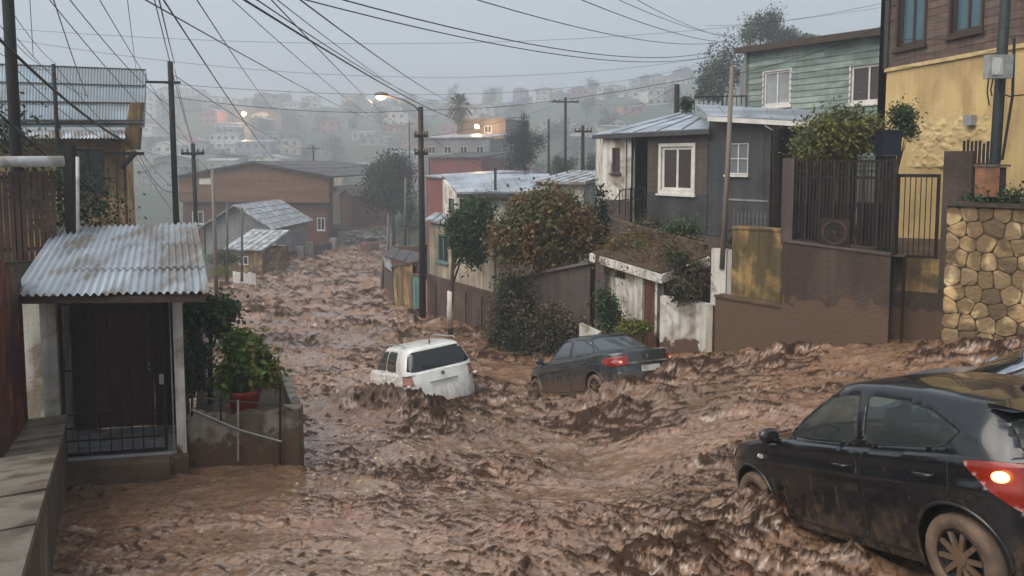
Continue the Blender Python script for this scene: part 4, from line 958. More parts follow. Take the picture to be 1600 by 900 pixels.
mb = MB(); up.box(mb, -0.03, up.L, -0.09, -0.004, -0.02, 0.05); mb.build('ledge', M_['yellowrough'], t)
mb = MB(); up.box(mb, -0.06, 0.09, -0.0, Hh - zb, 0.036, 0.07); mb.build('corner_board', M_['greyplaster'], t)
# rough lower render: a crusted relief on the yellow wall
u0 = bw.uv(1420, 210)[0]; u1 = bw.uv(1556, 210)[0]; va, vb_ = bw.uv(1480, 262)[1], bw.uv(1480, 183)[1]
P = []
for j in range(40):
    row = []
    for i in range(90):
        u = u0 + (u1 - u0) * i / 89; v = va + (vb_ - va) * j / 39; edge = min(1, min(i, 89 - i) / 10, (39 - j + 3 * math.sin(i * .35) + 2 * math.sin(i * .8)) / 7); edge = max(0, edge)
        row.append(bw.pt(u, v, 0.003 + edge * (0.008 + 0.055 * max(0, float(fbm(u * 3.4, v * 6.5, 3, 4, .65)) + .08))))
    P.append(row)
MB().grid(P).build('rough_render', M_['yellowrough'], t, True)
bt = Wall(XY(1572, 15.1, 200), XY(1640, 13.9, 200), -2.4)
mb = MB(); bt.box(mb, 0, bt.L, 0, PZ(86, 15) + 2.4, -.3, 0); mb.build('buttress', M_['yellow'], t)
mb = MB(); bw.box(mb, bw.uv(1520, 190)[0] - .12, bw.uv(1520, 190)[0] + .12, bw.uv(1520, 196)[1], bw.uv(1520, 180)[1], .0, .14); mb.build('lamp_box', M_['greybox'], t)
roof_sheets(t, [bw.pt(-.3, Hh, .4), bw.pt(bw.L, Hh, .4), bw.pt(bw.L, Hh + .8, -5), bw.pt(-.3, Hh + .8, -5)], 6, M_['darkroof'])
# ---- service pole with meter box, brick cabinet, picket fence on the wall
p0, p1 = Wp(1554, 262, 13.6), Wp(1577, -90, 13.6)
t = thing('service_pole', 'leaning dark green service pole with grey meter box by the yellow wall', 'utility pole', p0)
MB().tube([p0 + Vector((-.01, 0, -.6)), p0, p1], [.09, .09, .085], 10).build('shaft', mat('dark_green_paint', (0.012, 0.018, 0.017), 0.6, 0.25, 4), t, True)
c = Wp(1558, 105, 13.42); MB().box(c.x - .21, c.x + .20, c.y - .12, c.y + .05, c.z - .20, c.z + .20).build('meter_box', M_['greybox'], t)
MB().box(c.x - .16, c.x + .02, c.y - .135, c.y - .121, c.z - .14, c.z + .15).build('meter_door', M_['whitepipe'], t)
MB().tube([Wp(1585, 60, 13.5), Wp(1582, 150, 13.5), Wp(1566, 250, 13.5)], .022, 6).build('conduit', M_['blackiron'], t)
for (a, b) in (((1545, 118), (1546, 165)), ((1552, 122), (1550, 150)), ((1560, 145), (1600, 148))):
    MB().tube([Wp(a[0], a[1], 13.4), Wp((a[0] + b[0]) / 2 - 3, (a[1] + b[1]) / 2 + 4, 13.4), Wp(b[0], b[1], 13.4)], .012, 5).build('loose_cable', M_['blackiron'], t)
c = Wp(1550, 280, 13.1)
t = thing('brick_cabinet', 'small orange brick cabinet at the foot of the service pole', 'cabinet', (c.x, c.y, c.z - .25))
MB().box(c.x - .20, c.x + .05, c.y - .12, c.y + .15, c.z - .30, c.z + .21).build('cabinet_body', M_['brick'], t)
MB().box(c.x + .054, c.x + .20, c.y - .06, c.y + .15, c.z - .30, c.z + .205).build('cabinet_side', M_['woodtrim'], t)
MB().box(c.x - .22, c.x + .22, c.y - .14, c.y + .17, c.z + .214, c.z + .25).build('slab', M_['coping'], t)
pf = Wall(XY(1506, 14.6, 240), XY(1556, 14.1, 240), 0)
t = thing('picket_fence', 'short dark picket fence between the brown pier and the service pole', 'fence', pf.pt(pf.L / 2, -1.2))
for i in range(9):
    u = pf.L * i / 8; mb = MB(); pf.box(mb, u - .022, u + .022, -1.3, PZ(222, 14.3) + rnd.uniform(-.05, .05), -.01, .01); mb.build('picket', M_['browniron'], t)
for z in (-.1, -.55): mb = MB(); pf.box(mb, 0, pf.L, z, z + .04, -.03, -.011); mb.build('rail', M_['browniron'], t)

# ---- green boarded house behind
gn = Wall(XY(1167, 28.0, 130), XY(1420, 22.5, 130), -1.5)
tl, tr = gn.uv(1167, 80)[1], gn.uv(1392, 50)[1]; uR = gn.uv(1392, 50)[0]
topf = lambda u: tl + (tr - tl) * u / uR
t = thing('green_house', 'weathered pale green boarded house behind the grey house', 'house', gn.pt(gn.L / 2, 0))
ops = [opx(gn, 1194, 1235, 111, 164), opx(gn, 1330, 1386, 101, 159)]
mb = facade(MB(), gn, 5.0, ops, .18, topf); sw = Wall(gn.p0.xy, (gn.p0.x + 1.5, gn.p0.y + 6), -1.5); facade(mb, sw, tl); wall_ = mb.build('wall', M_['greywall'], t)
planks(wall_, gn, 1.0, 6.6, 0.20, None, ops, topf, th=0.03, mats=[M_['greenboard'], M_['greenboard'], M_['greenboard2']])
window(t, gn, ops[0], M_['whitewood'], G_['white'], 2, 1, .07, .05, True, casing=.06)
window(t, gn, ops[1], M_['whitewood'], G_['brown'], 2, 1, .07, .05, True, casing=.06)
mb = MB(); q = [gn.pt(-.3, topf(-.3) + .02, .35), gn.pt(gn.L, topf(gn.L) + .02, .35), gn.pt(gn.L, topf(gn.L) + .25, -5), gn.pt(-.3, topf(-.3) + .25, -5)]
mb.prism(q, (0, 0, .10)); mb.build('roof', M_['darkroof'], t)
mb = MB(); mb.beam(q[0] + Vector((0, -.02, -.02)), q[1] + Vector((0, -.02, -.02)), .05, .2); mb.build('fascia', M_['woodtrim'], t)
MB().beam(gn.pt(.05, 1.0, .05), gn.pt(.05, topf(0), .05), .10, .07, (0, 1, 0)).build('corner_board', M_['greenboard'], t)
# balcony left of it
bk = Wall(XY(1085, 27.5, 160), XY(1166, 27.0, 160), 0)
t = thing('balcony_rail', 'dark balcony railing at the left end of the green house', 'railing', bk.pt(bk.L / 2, 1.6))
bars(t, bk, 0, bk.L, PZ(168, 27) - .1, PZ(150, 27), .16, .014, M_['blackiron'], rails=(PZ(150, 27),))

# ---- grey house on the terrace
G0, G1, G2, G3, G4 = XY(942, 25.2, 280), XY(986, 24.3, 280), XY(1012, 23.8, 280), XY(1106, 21.9, 280), XY(1203, 20.3, 280)
zg = -2.15
gh = thing('grey_house', 'dark grey house with white left wing, brown bay and white-framed window', 'house', ((G1[0] + G4[0]) / 2, 23, zg))
wW = Wall(G0, G1, zg); top = lambda px, py, d: PZ(py, d) - zg
oW = opx(wW, 956, 969, 231, 270)
mb = facade(MB(), wW, top(0, 208, 24.8), [oW]); ww2 = Wall((G0[0] + .2, G0[1] + 4), G0, zg); facade(mb, ww2, top(0, 208, 25)); mb.build('white_wing', M_['whiteplaster'], gh)
window(gh, wW, oW, M_['brownplaster'], G_['brown'], 1, 1, .05, .06)
mb = MB(); wW.box(mb, -.02, wW.L, -.6, PZ(312, 24.8) - zg, 0.004, .05); mb.build('plinth', M_['brownplaster'], gh)
# recessed porch with the door
wR = Wall((G1[0] + .42, G1[1] + .9), (G2[0] + .42, G2[1] + .9), zg)
dop = (0.05, wR.L - .05, 0.02, 2.15)
mb = facade(MB(), wR, 2.9, [dop]); facade(mb, Wall(G1, (G1[0] + .42, G1[1] + .9), zg), 2.9); facade(mb, Wall(G2, (G2[0] + .42, G2[1] + .9), zg), 2.9); mb.build('porch_wall', M_['brownplaster'], gh)
mb = MB(); wR.box(mb, dop[0] + .02, dop[1] - .02, .03, 2.14, -.10, -.05); d = mb.build('door', M_['doorwood'], gh)
mb = MB(); wR.box(mb, dop[0] + .12, dop[1] - .12, 1.2, 1.9, -.048, -.04); mb.build('door_glass', G_['brown'], d)
wB = Wall(G2, G3, zg)
oB = opx(wB, 1034, 1083, 229, 298)
vb1 = wB.uv(1060, 304)[1]
mb = facade(MB(), wB, top(0, 206, 22.8), [oB]); bay = mb.build('bay_wall', M_['brownplaster'], gh)
planks(bay, wB, vb1 + .02, top(0, 208, 22.8), .17, M_['brownplaster'], [(oB[0] - .1, oB[1] + .1, oB[2] - .1, oB[3] + .1)], th=.016, mats=[M_['brownplaster']])
mb = MB(); wB.box(mb, 0, wB.L, -.5, vb1, .004, .02); mb.build('grey_base', M_['greyplaster'], gh)
window(gh, wB, oB, M_['whitewood'], G_['brown'], 2, 1, .09, .04, True, casing=.10, proud=.05)
wG = Wall(G3, G4, zg); oG = opx(wG, 1136, 1169, 223, 273)
hl, hr_ = top(0, 180, 21.9), top(0, 190, 20.3)
mb = facade(MB(), wG, 2.8, [oG], .18, lambda u: hl + (hr_ - hl) * u / wG.L); sw = Wall(G4, (G4[0] + 2.6, G4[1] + 2.2), zg); facade(mb, sw, hr_); mb.build('grey_wall', M_['greyplaster'], gh)
window(gh, wG, oG, M_['whitewood'], G_['pale'], 2, 2, .045, .06, True, M_['curtain'])
MB().beam(wG.pt(wG.uv(1130, 313)[0], wG.uv(1130, 311)[1], .012), wG.pt(wG.L - .02, wG.uv(1190, 314)[1], .012), .02, .05).build('moulding', M_['greywall'], gh)
# roofs
ra = [Wp(926, 213, 25.4), Wp(1108, 204, 21.6), Wp(1105, 190, 24.0), Wp(1062, 178, 27.0)]
roof_sheets(gh, [ra[0], ra[1], ra[2], ra[3]], 5, M_['zincnew'], .05)
mb = MB(); mb.beam(ra[0] + Vector((0, -.03, -.03)), ra[1] + Vector((0, -.03, -.03)), .06, .13); mb.build('fascia', M_['greyplaster'], gh)
rb = [Wp(1106, 184, 21.5), Wp(1322, 196, 18.6), Wp(1322, 178, 22.5), Wp(1086, 166, 25.5)]
roof_sheets(gh, rb, 6, M_['zincnew'], .05)
mb = MB(); mb.beam(rb[0] + Vector((0, -.04, -.03)), rb[1] + Vector((0, -.04, -.03)), .06, .12); mb.build('gutter', M_['whitewood'], gh)
# carport: dark recess right of the grey wall
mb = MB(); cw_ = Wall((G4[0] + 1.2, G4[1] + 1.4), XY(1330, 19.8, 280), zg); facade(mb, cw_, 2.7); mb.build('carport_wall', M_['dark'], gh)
MB().beam(Wp(1212, 196, 19.9), Wp(1212, 345, 19.9), .12, .12).build('carport_post', M_['browniron'], gh)
MB().tube([Wp(1195, 196, 20.2), Wp(1210, 205, 20.1), Wp(1222, 197, 20.0)], .02, 6).build('downpipe', M_['whitewood'], gh)
MB().prism([(G0[0] - .1, G0[1] - .3, zg - .02), (G2[0], G2[1] - .2, zg - .02), (G3[0], G3[1] - .2, zg - .02), (G4[0] + 1, G4[1] - .2, zg - .02), (G4[0] + 3, G4[1] + 3, zg - .02), (G0[0] + .5, G0[1] + 4, zg - .02)], (0, 0, -1.5)).build('foundation', M_['brownplaster'], gh)
# front stairs and railing
sr = thing('stair_railing', 'black iron stair railing beside the brown front door of the grey house', 'railing', Wp(985, 345, 23.2))
for (a, b) in (((968, 335), (968, 296)), ((985, 345), (985, 293)), ((1008, 340), (1008, 293))): MB().tube([Wp(a[0], a[1], 23.3), Wp(b[0], b[1], 23.3)], .022, 6).build('post', M_['blackiron'], sr)
for (a, b) in (((955, 320), (972, 296)), ((972, 296), (1010, 294)), ((957, 332), (972, 312)), ((972, 312), (1010, 311))): MB().tube([Wp(a[0], a[1], 23.3), Wp(b[0], b[1], 23.3)], .018, 6).build('rail', M_['blackiron'], sr)
for i in range(8):
    px = 972 + i * 4.8; MB().tube([Wp(px, 296, 23.3), Wp(px, 340, 23.3)], .009, 5).build('bar', M_['blackiron'], sr)
sp = thing('front_steps', 'concrete steps leading up to the brown front door', 'steps', Wp(975, 360, 22.6))
for i in range(5):
    d = 23.4 - i * .32; z = zg - .05 - i * .17; a, b = PX(968 - i * 7, d, 345), PX(1012 - i * 7, d, 345)
    MB().box(a, b, d - .34, d, z - .5, z).build('step', M_['concrete'], sp)
# terrace slabs stepping down in front of the grey house
def slab(name, label, P, h, m, cat='kerb'):
    return tag(MB().prism(P, (0, 0, -h)).build(name, m), label, cat)
T1 = [Wp(935, 352, 22.3), Wp(1108, 388, 19.2), Wp(1215, 372, 18.2), Wp(1215, 345, 20.2), Wp(1105, 352, 21.8), Wp(1000, 345, 23.6)]
t1 = MB().prism([Vector((p.x, p.y, zg - .28 - .10 * i)) for i, p in zip((1, 2, 2.5, 1, 0, 0), T1)], (0, 0, -1.6)); tag(t1.build('terrace', M_['soil']), kind='structure')
k = MB(); k.beam(Wp(952, 343, 22.5), Wp(1103, 386, 19.0), .14, .14); tag(k.build('garden_kerb', M_['concrete']), 'thin pale kerb slanting across the front garden of the grey house', 'kerb')
# garage below: slab roof with white fascia, white wall, brown door
gr = thing('garage', 'low garage with stained white slab roof, white side and brown door', 'garage', Wp(985, 510, 18.8))
Q = [Wp(921, 396, 20.3), Wp(1034, 430, 17.7), Wp(1110, 402, 18.0), Wp(1000, 372, 21.5)]
zq = [p.z for p in Q]
MB().prism([Q[0], Q[1], Q[2], Q[3]], (0, 0, -.20)).build('roof_slab', M_['whiteplaster'], gr)
MB().prism([lerp3(q, (Q[0] + Q[1] + Q[2] + Q[3]) / 4, .05) + Vector((0, 0, .045)) for q in Q], (0, 0, -.04)).build('roof_soil', M_['soil'], gr)
Vl, Fl = leaf_cloud([(*(quadpt(Q, s_, t_) + Vector((0, 0, .07))), .35, .35, .035) for s_ in (.15, .4, .65, .88) for t_ in (.2, .55, .85)], 3600, .07, 77, clump=4, spread=.9, shell=.1)
Vl[:, 2] = np.minimum(Vl[:, 2], np.repeat(Vl[::4, 2], 4) + .03); np_mesh('leaf_litter', Vl, Fl, LM['autumn'], gr)
gwl = Wall((Q[0].x + .30, Q[0].y + .12), (Q[1].x - .05, Q[1].y + .25), -5.2)
od = opx(gwl, 1003, 1030, 436, 545); ov = opx(gwl, 960, 978, 420, 436)
od = (od[0], min(od[1], gwl.L - .1), 0.3, od[3])
mb = facade(MB(), gwl, 2.55, [od, ov], .18, lambda u: Q[0].z - .22 + 5.2 + (Q[1].z - Q[0].z) * u / gwl.L); mb.build('wall', M_['whitemud'], gr)
mb = MB(); gwl.box(mb, od[0] + .01, od[1] - .01, od[2], od[3] - .01, -.12, -.07); d = mb.build('door', M_['doorwood'], gr)
for i in range(4):
    a = od[0] + .02 + i * (od[1] - od[0] - .04) / 4; mb = MB(); gwl.box(mb, a, a + (od[1] - od[0] - .06) / 4, od[2] + .02, od[3] - .03, -.068, -.05); mb.build('plank', M_['doorwood'], d)
for i in range(4):
    a = ov[0] + .02 + i * (ov[1] - ov[0] - .04) / 4; mb = MB(); gwl.box(mb, a, a + .03, ov[2], ov[3], -.12, -.07); mb.build('vent_bar', M_['woodtrim'], gr)
# white wall right of it, with the tall white post
ww = Wall(XY(1031, 17.5, 500), XY(1116, 16.75, 500), -5.0)
t = thing('white_wall', 'rain-streaked white garden wall with a tall white pier beside the garage', 'wall', ww.pt(ww.L / 2, 0))
hA, hB = ww.uv(1031, 463)[1], ww.uv(1116, 478)[1]
mb = facade(MB(), ww, 2.0, (), .22, lambda u: hA + (hB - hA) * u / ww.L - .18 * math.sin(math.pi * u / ww.L)); mb.build('wall_body', M_['whitemud'], t)
mb = MB(); u_ = ww.uv(1105, 430)[0]; ww.box(mb, u_, u_ + .34, 1.3, ww.uv(1120, 391)[1], -.42, -.225); mb.build('pier', M_['whitemud'], t)
mb = MB(); ww.box(mb, u_ + .345, u_ + .62, 1.3, ww.uv(1120, 391)[1] - .02, -.50, -.28); mb.build('pier', M_['whitemud'], t)
mb = MB(); ww.box(mb, ww.L - .16, ww.L - .003, .0, hB + .03, .004, .09); mb.build('end_pier', M_['creamplaster'], t)
c = Wp(1075, 440, 17.3)
bl = [(c.x, c.y, c.z, .42, .4, .42), (c.x - .15, c.y - .2, c.z - .25, .3, .3, .2), (c.x + .2, c.y, c.z + .3, .25, .3, .2), (c.x - .3, c.y, c.z + .45, .35, .35, .2)]
tree('shrub', 'dark tangled shrub hanging over the white garden wall', 'shrub', (c.x, c.y + .2, -4.0), bl, 3400, 0.08, LM['ivy'], 51, .04, clump=8, spread=.32, shell=.2)
# leaning rusty pole
pole('leaning_pole', 'thin rusty leaning pole in front of the grey house', *XY(1129, 16.9, 388), PZ(420, 16.9), PZ(103, 16.9), .062, .045, M_['polerust'], lean=(.12, 0))
pfw = Wall(XY(1147, 18.2, 350), XY(1196, 17.6, 350), 0)
t = thing('picket_fence', 'short grey picket fence in front of the dark carport', 'fence', pfw.pt(pfw.L / 2, -2.2))
for i in range(9):
    u = pfw.L * i / 8; mb = MB(); pfw.box(mb, u - .018, u + .018, PZ(372, 18), PZ(330, 18), -.01, .01); mb.build('picket', M_['polegrey'], t)
for z in (PZ(338, 18), PZ(365, 18)): mb = MB(); pfw.box(mb, 0, pfw.L, z, z + .03, -.03, -.011); mb.build('rail', M_['polegrey'], t)
# garden plants
for (px, py, d, r_, h_, mk, lab, sd_) in ((1065, 358, 20.3, .5, .3, 'shrub', 'low green plants under the white-framed window', 61), (1010, 352, 21.6, .4, .22, 'ivy', 'low dull plants by the foot of the front steps', 62),
                                   (1165, 378, 17.4, .42, .28, 'ivy', 'brown withered bush at the foot of the leaning pole', 63), (1050, 400, 18.4, .3, .25, 'ivy', 'small straggly bush on the garage roof edge', 64),
                                   (985, 385, 20.4, .6, .14, 'autumn', 'reddish dead leaves and weeds on the garage roof', 65), (1205, 372, 16.6, .3, .2, 'shrub', 'small dark weed behind the mossy wall', 66)):
    c = Wp(px, py, d)
    tree('shrub', lab, 'shrub', (c.x, c.y, c.z - .35), [(c.x, c.y, c.z, r_, r_ * .8, h_), (c.x + r_ * .6, c.y, c.z - .05, r_ * .6, r_ * .6, h_ * .8), (c.x - r_ * .5, c.y, c.z, r_ * .6, r_ * .5, h_ * .8)], 1500, .075, LM[mk], sd_, .02, clump=7, spread=.35, shell=.2)
c = Wp(950, 484, 18.6)
tree('shrub', 'upright dark green bush against the white garage wall', 'shrub', (c.x, c.y - .1, -4.9), [(c.x, c.y - .1, c.z, .33, .3, .40), (c.x - .1, c.y - .1, c.z + .3, .22, .22, .25), (c.x + .08, c.y - .1, c.z - .3, .28, .25, .25)], 3600, .075, LM['willow'], 67, .04, clump=9, spread=.28, shell=.25)
c = Wp(985, 511, 17.6)
tree('shrub', 'low lime-green bush behind the dark sedan roof', 'shrub', (c.x, c.y, -4.7), [(c.x, c.y, c.z, .40, .3, .14), (c.x + .3, c.y, c.z, .25, .2, .12)], 1800, .07, LM['lime'], 68, .02, clump=7, spread=.3, shell=.2)
tag(MB().box8([Wp(905, 540, 17.6), Wp(936, 540, 17.2), Wp(940, 540, 17.6), Wp(909, 540, 18.0), Wp(905, 505, 17.6), Wp(936, 520, 17.2), Wp(940, 518, 17.6), Wp(909, 504, 18.0)]).build('white_kerb', M_['whiteplaster']), 'small slanting white block just behind the dark sedan', 'block')
# ---- ivy-covered wall left of the garage
iw = Wall(XY(783, 22.6, 470), XY(922, 20.4, 470), -6.0)
t = thing('ivy_wall', 'dark garden wall smothered in ivy below the autumn tree', 'wall', iw.pt(iw.L / 2, 0))
hA, hB = iw.uv(783, 440)[1], iw.uv(922, 412)[1]
mb = facade(MB(), iw, 2.0, (), .25, lambda u: hA + (hB - hA) * u / iw.L); mb.build('wall_body', M_['brownplaster'], t)
MB().beam(iw.pt(0, hA + .04, .06), iw.pt(iw.L, hB + .04, .06), .08, .07).build('top_rail', M_['coping'], t)
bl = [(iw.pt(iw.L * f, 0, .1).x, iw.pt(iw.L * f, 0, .1).y, -6.0 + v, .5, .14, .45) for f, v in ((.03, .6), (.06, 1.1), (.1, 1.8), (.2, .7), (.3, .9), (.38, 1.4), (.5, 1.2), (.55, .6), (.63, 1.5), (.7, .9), (.82, 1.3), (.92, .7), (.97, 1.2), (.2, 2.2), (.3, 1.9), (.75, .5), (.45, .5))]
V, Fq = leaf_cloud(bl, 20000, .11, 71, clump=8, spread=.45, shell=.05); np_mesh('ivy', V, Fq, LM['ivy'], t)
gp = MB(); gp.box8([Wp(930, 470, 20.0), Wp(944, 470, 19.8), Wp(944, 470, 20.0), Wp(930, 470, 20.2), Wp(930, 395, 20.0), Wp(944, 395, 19.8), Wp(944, 395, 20.0), Wp(930, 395, 20.2)]); tag(gp.build('corner_post', M_['brownplaster']), 'brown post between the ivy wall and the white garage wall', 'post')
# autumn tree, dark conifer beside it, willow-like tree
c = Wp(848, 360, 22.0)
bl = [(c.x, c.y, c.z + .1, 1.15, .9, .85), (c.x - .8, c.y, c.z - .25, .75, .7, .6), (c.x + .75, c.y, c.z + .2, .8, .7, .75), (c.x + .1, c.y, c.z + .65, .8, .7, .5), (c.x + .2, c.y - .3, c.z - .55, 1.0, .6, .45), (c.x - .3, c.y, c.z + .35, .7, .7, .6), (c.x + 1.1, c.y, c.z - .2, .5, .5, .5)]
tree('autumn_tree', 'big rounded tree with rusty orange autumn leaves above the ivy wall', 'tree', (c.x + .1, c.y + .2, -6.0), bl, 30000, .13, LM['autumn'], 73, .11, (c.x, c.y, c.z), clump=10, spread=.26, shell=.35, k=14)
c = Wp(938, 330, 22.5)
tree('conifer', 'narrow blue-green conifer at the corner of the white house wing', 'tree', (c.x, c.y, -4.0), [(c.x, c.y, c.z, .22, .25, .6), (c.x, c.y, c.z - .6, .32, .3, .6), (c.x, c.y, c.z + .5, .14, .15, .4)], 2200, .09, LM['pine'], 74, .05, clump=8, spread=.3, shell=.2)
c = Wp(738, 352, 25.0)
bl = [(c.x, c.y, c.z + .2, .62, .6, .7), (c.x - .25, c.y, c.z - .35, .55, .5, .65), (c.x + .25, c.y, c.z + .55, .5, .5, .4), (c.x + .35, c.y, c.z - .1, .4, .4, .5), (c.x - .5, c.y, c.z + .1, .3, .4, .5), (c.x + .1, c.y, c.z - .75, .35, .4, .35)]
tree('weeping_tree', 'drooping dark green tree in front of the cream house', 'tree', (PX(703, 25.4, 500), 25.4, -6.3), bl, 20000, .14, LM['willow'], 75, .10, (PX(708, 25.2, 395), 25.2, PZ(392, 25.2)), clump=12, spread=.26, shell=.25, aspect=.3, droop=.35)
MB().tube([Wp(703, 512, 25.35), Wp(704, 455, 25.3)], .115, 9).build('white_base', M_['whiteplaster'], bpy.data.objects['weeping_tree'], True)

# ================================================================ cars
def paint(name, col, rough=0.25, mud=0.5, mz=(0.35, 0.8)):
    """car paint under rain and a splatter of mud that thins out upwards"""
    m = mat(name, col, rough, 0.12, 3, 0.05, 60, spec=0.5, coat=0.6, rvar=0.06, mudz=None)
    nt = m.node_tree; N = nt.nodes; Lk = nt.links
    b = [n for n in N if n.type == 'BSDF_PRINCIPLED'][0]; src = b.inputs['Base Color'].links[0].from_socket; rsrc = b.inputs['Roughness'].links[0].from_socket
    tcn = N.new('ShaderNodeTexCoord'); sx = N.new('ShaderNodeSeparateXYZ'); Lk.new(tcn.outputs['Object'], sx.inputs[0])
    mr = N.new('ShaderNodeMapRange'); mr.inputs[1].default_value = mz[0]; mr.inputs[2].default_value = mz[1]; mr.inputs[3].default_value = mud; mr.inputs[4].default_value = 0.0
    Lk.new(sx.outputs[2], mr.inputs[0])
    mpn = N.new('ShaderNodeMapping'); mpn.inputs['Scale'].default_value = (7, 7, 3.6); Lk.new(tcn.outputs['Object'], mpn.inputs[0])
    n = N.new('ShaderNodeTexNoise'); n.inputs['Scale'].default_value = 1.6; n.inputs['Detail'].default_value = 9; n.inputs['Roughness'].default_value = 0.65; Lk.new(mpn.outputs[0], n.inputs['Vector'])
    ad = N.new('ShaderNodeMath'); ad.operation = 'ADD'; Lk.new(mr.outputs[0], ad.inputs[0]); Lk.new(n.outputs[0], ad.inputs[1])
    rp = N.new('ShaderNodeMapRange'); rp.inputs[1].default_value = 0.62; rp.inputs[2].default_value = 1.05; rp.inputs[4].default_value = 0.85; Lk.new(ad.outputs[0], rp.inputs[0])
    x = N.new('ShaderNodeMix'); x.data_type = 'RGBA'; Lk.new(rp.outputs[0], x.inputs[0]); Lk.new(src, x.inputs[6]); x.inputs[7].default_value = (0.15, 0.09, 0.055, 1)
    Lk.new(x.outputs[2], b.inputs['Base Color'])
    y = N.new('ShaderNodeMix'); y.data_type = 'FLOAT'; Lk.new(rp.outputs[0], y.inputs[0]); Lk.new(rsrc, y.inputs[2]); y.inputs[3].default_value = 0.7; Lk.new(y.outputs[0], b.inputs['Roughness'])
    cw_ = N.new('ShaderNodeMath'); cw_.operation = 'SUBTRACT'; cw_.inputs[0].default_value = 0.6; Lk.new(rp.outputs[0], cw_.inputs[1]); cw_.use_clamp = True; Lk.new(cw_.outputs[0], b.inputs['Coat Weight'])
    return m
def lamp_mat(name, col, strength, em=None):
    return mat(name, col, 0.15, 0.1, 6, 0.0, 10, emit=(em or col) if strength else None, estr=strength, coat=0.5)
def seg_dist(p, a, b):
    ab = b - a; t_ = np.clip(((p - a) @ ab) / max(1e-12, ab @ ab), 0, 1); q = a + t_[:, None] * ab; return np.linalg.norm(p - q, axis=1), q
def inside(p, poly):
    x, y = p[:, 0], p[:, 1]; r = np.zeros(len(p), bool); n = len(poly)
    for i in range(n):
        (x1, y1), (x2, y2) = poly[i], poly[(i + 1) % n]
        c = ((y1 > y) != (y2 > y)) & (x < (x2 - x1) * (y - y1) / (y2 - y1 + 1e-12) + x1); r ^= c
    return r
def soften(poly, k=2, f=0.18):
    for _ in range(k):
        o = []
        for a, b in zip(poly, poly[1:] + poly[:1]): o += [(a[0] + (b[0] - a[0]) * f, a[1] + (b[1] - a[1]) * f), (a[0] + (b[0] - a[0]) * (1 - f), a[1] + (b[1] - a[1]) * (1 - f))]
        poly = o
    return poly
class Shell:
    """a closed ring of columns x rows of points, from which windows, doors and lamps are cut along clean outlines"""
    def __init__(s, P): s.P = P.astype(float); s.owner = np.full((P.shape[0] - 1, P.shape[1]), -1); s.k = 0; s.trims = []
    def cut(s, axes, poly, cond, snap=0.03, over=False):
        P = s.P; nr, nc, _ = P.shape; flat = P.reshape(-1, 3); m = cond(flat); idx = np.where(m)[0]
        pts = flat[idx][:, axes]; best = np.full(len(idx), 9.0); bq = np.zeros((len(idx), 2)); pl = np.array(poly)
        for i in range(len(pl)):
            d, q = seg_dist(pts, pl[i], pl[(i + 1) % len(pl)]); c = d < best; best[c] = d[c]; bq[c] = q[c]
        mv = best < snap; ii = idx[mv]; tmp = flat[ii]; tmp[:, axes[0]] = bq[mv, 0]; tmp[:, axes[1]] = bq[mv, 1]; flat[ii] = tmp
        s.P = flat.reshape(nr, nc, 3)
        Q = (s.P[:-1] + s.P[1:] + np.roll(s.P, -1, 1)[:-1] + np.roll(s.P, -1, 1)[1:]) / 4
        fl = Q.reshape(-1, 3); hit = inside(fl[:, axes], pl) & cond(fl)
        o = s.owner.reshape(-1); o[hit & ((o == -1) | over)] = s.k; s.k += 1
        # the outline laid on the surface
        free = [a for a in (0, 1, 2) if a not in axes][0]; cp = s.P.reshape(-1, 3)[cond(s.P.reshape(-1, 3))]; tr = []
        for i in range(len(pl)):
            a, b = pl[i], pl[(i + 1) % len(pl)]; n = max(1, int(np.linalg.norm(b - a) / 0.05))
            for j in range(n):
                q = a + (b - a) * j / n; dd = ((cp[:, axes] - q) ** 2).sum(1); kk = np.argpartition(dd, 6)[:6]; wt = 1 / (dd[kk] + 1e-4); v = np.zeros(3); v[axes[0]], v[axes[1]] = q; v[free] = (cp[kk, free] * wt).sum() / wt.sum(); tr.append(v)
        return s.k - 1, tr
    def mesh(s, name, k, m, parent, push=0.0):
        nr, nc, _ = s.P.shape; f = np.argwhere(s.owner == k)
        if len(f) == 0: return None
        i, j = f[:, 0], f[:, 1]; j2 = (j + 1) % nc
        Fq = np.stack([i * nc + j, i * nc + j2, (i + 1) * nc + j2, (i + 1) * nc + j], 1); V = s.P.reshape(-1, 3).copy()
        if push:
            c = V.mean(0); dx = V - np.array([0, 0, c[2]]); dx[:, 2] = 0; dx[:, 0] *= 0.25; V = V + push * dx / np.maximum(1e-6, np.linalg.norm(dx, axis=1))[:, None]
        used = np.zeros(len(V), bool); used[Fq.ravel()] = True; rm = np.cumsum(used) - 1
        return np_mesh(name, V[used], rm[Fq], m, parent, True)
def plan(n, x0, x1, hw, e, nose=0.0, tail=0.0):
    """rounded-rectangle outline x0..x1, half width hw; nose/tail round the ends in plan; evenly spaced points"""
    a = np.linspace(0, 2 * np.pi, 2001)[:-1]; c, s_ = np.cos(a), np.sin(a)
    x = np.sign(c) * np.abs(c) ** (2 / e); y = np.sign(s_) * np.abs(s_) ** (2 / e)
    X = (x0 + x1) / 2 + (x1 - x0) / 2 * x; Y = hw * y
    X = X - np.where(x > 0, nose, -tail) * (np.abs(y) ** 2.2) * np.clip((np.abs(x) - 0.5) * 2, 0, 1)
    d = np.concatenate([[0], np.cumsum(np.hypot(np.diff(np.append(X, X[0])), np.diff(np.append(Y, Y[0]))))]); q = np.linspace(0, d[-1], n + 1)[:-1]
    return np.stack([np.interp(q, d, np.append(X, X[0])), np.interp(q, d, np.append(Y, Y[0]))], 1)
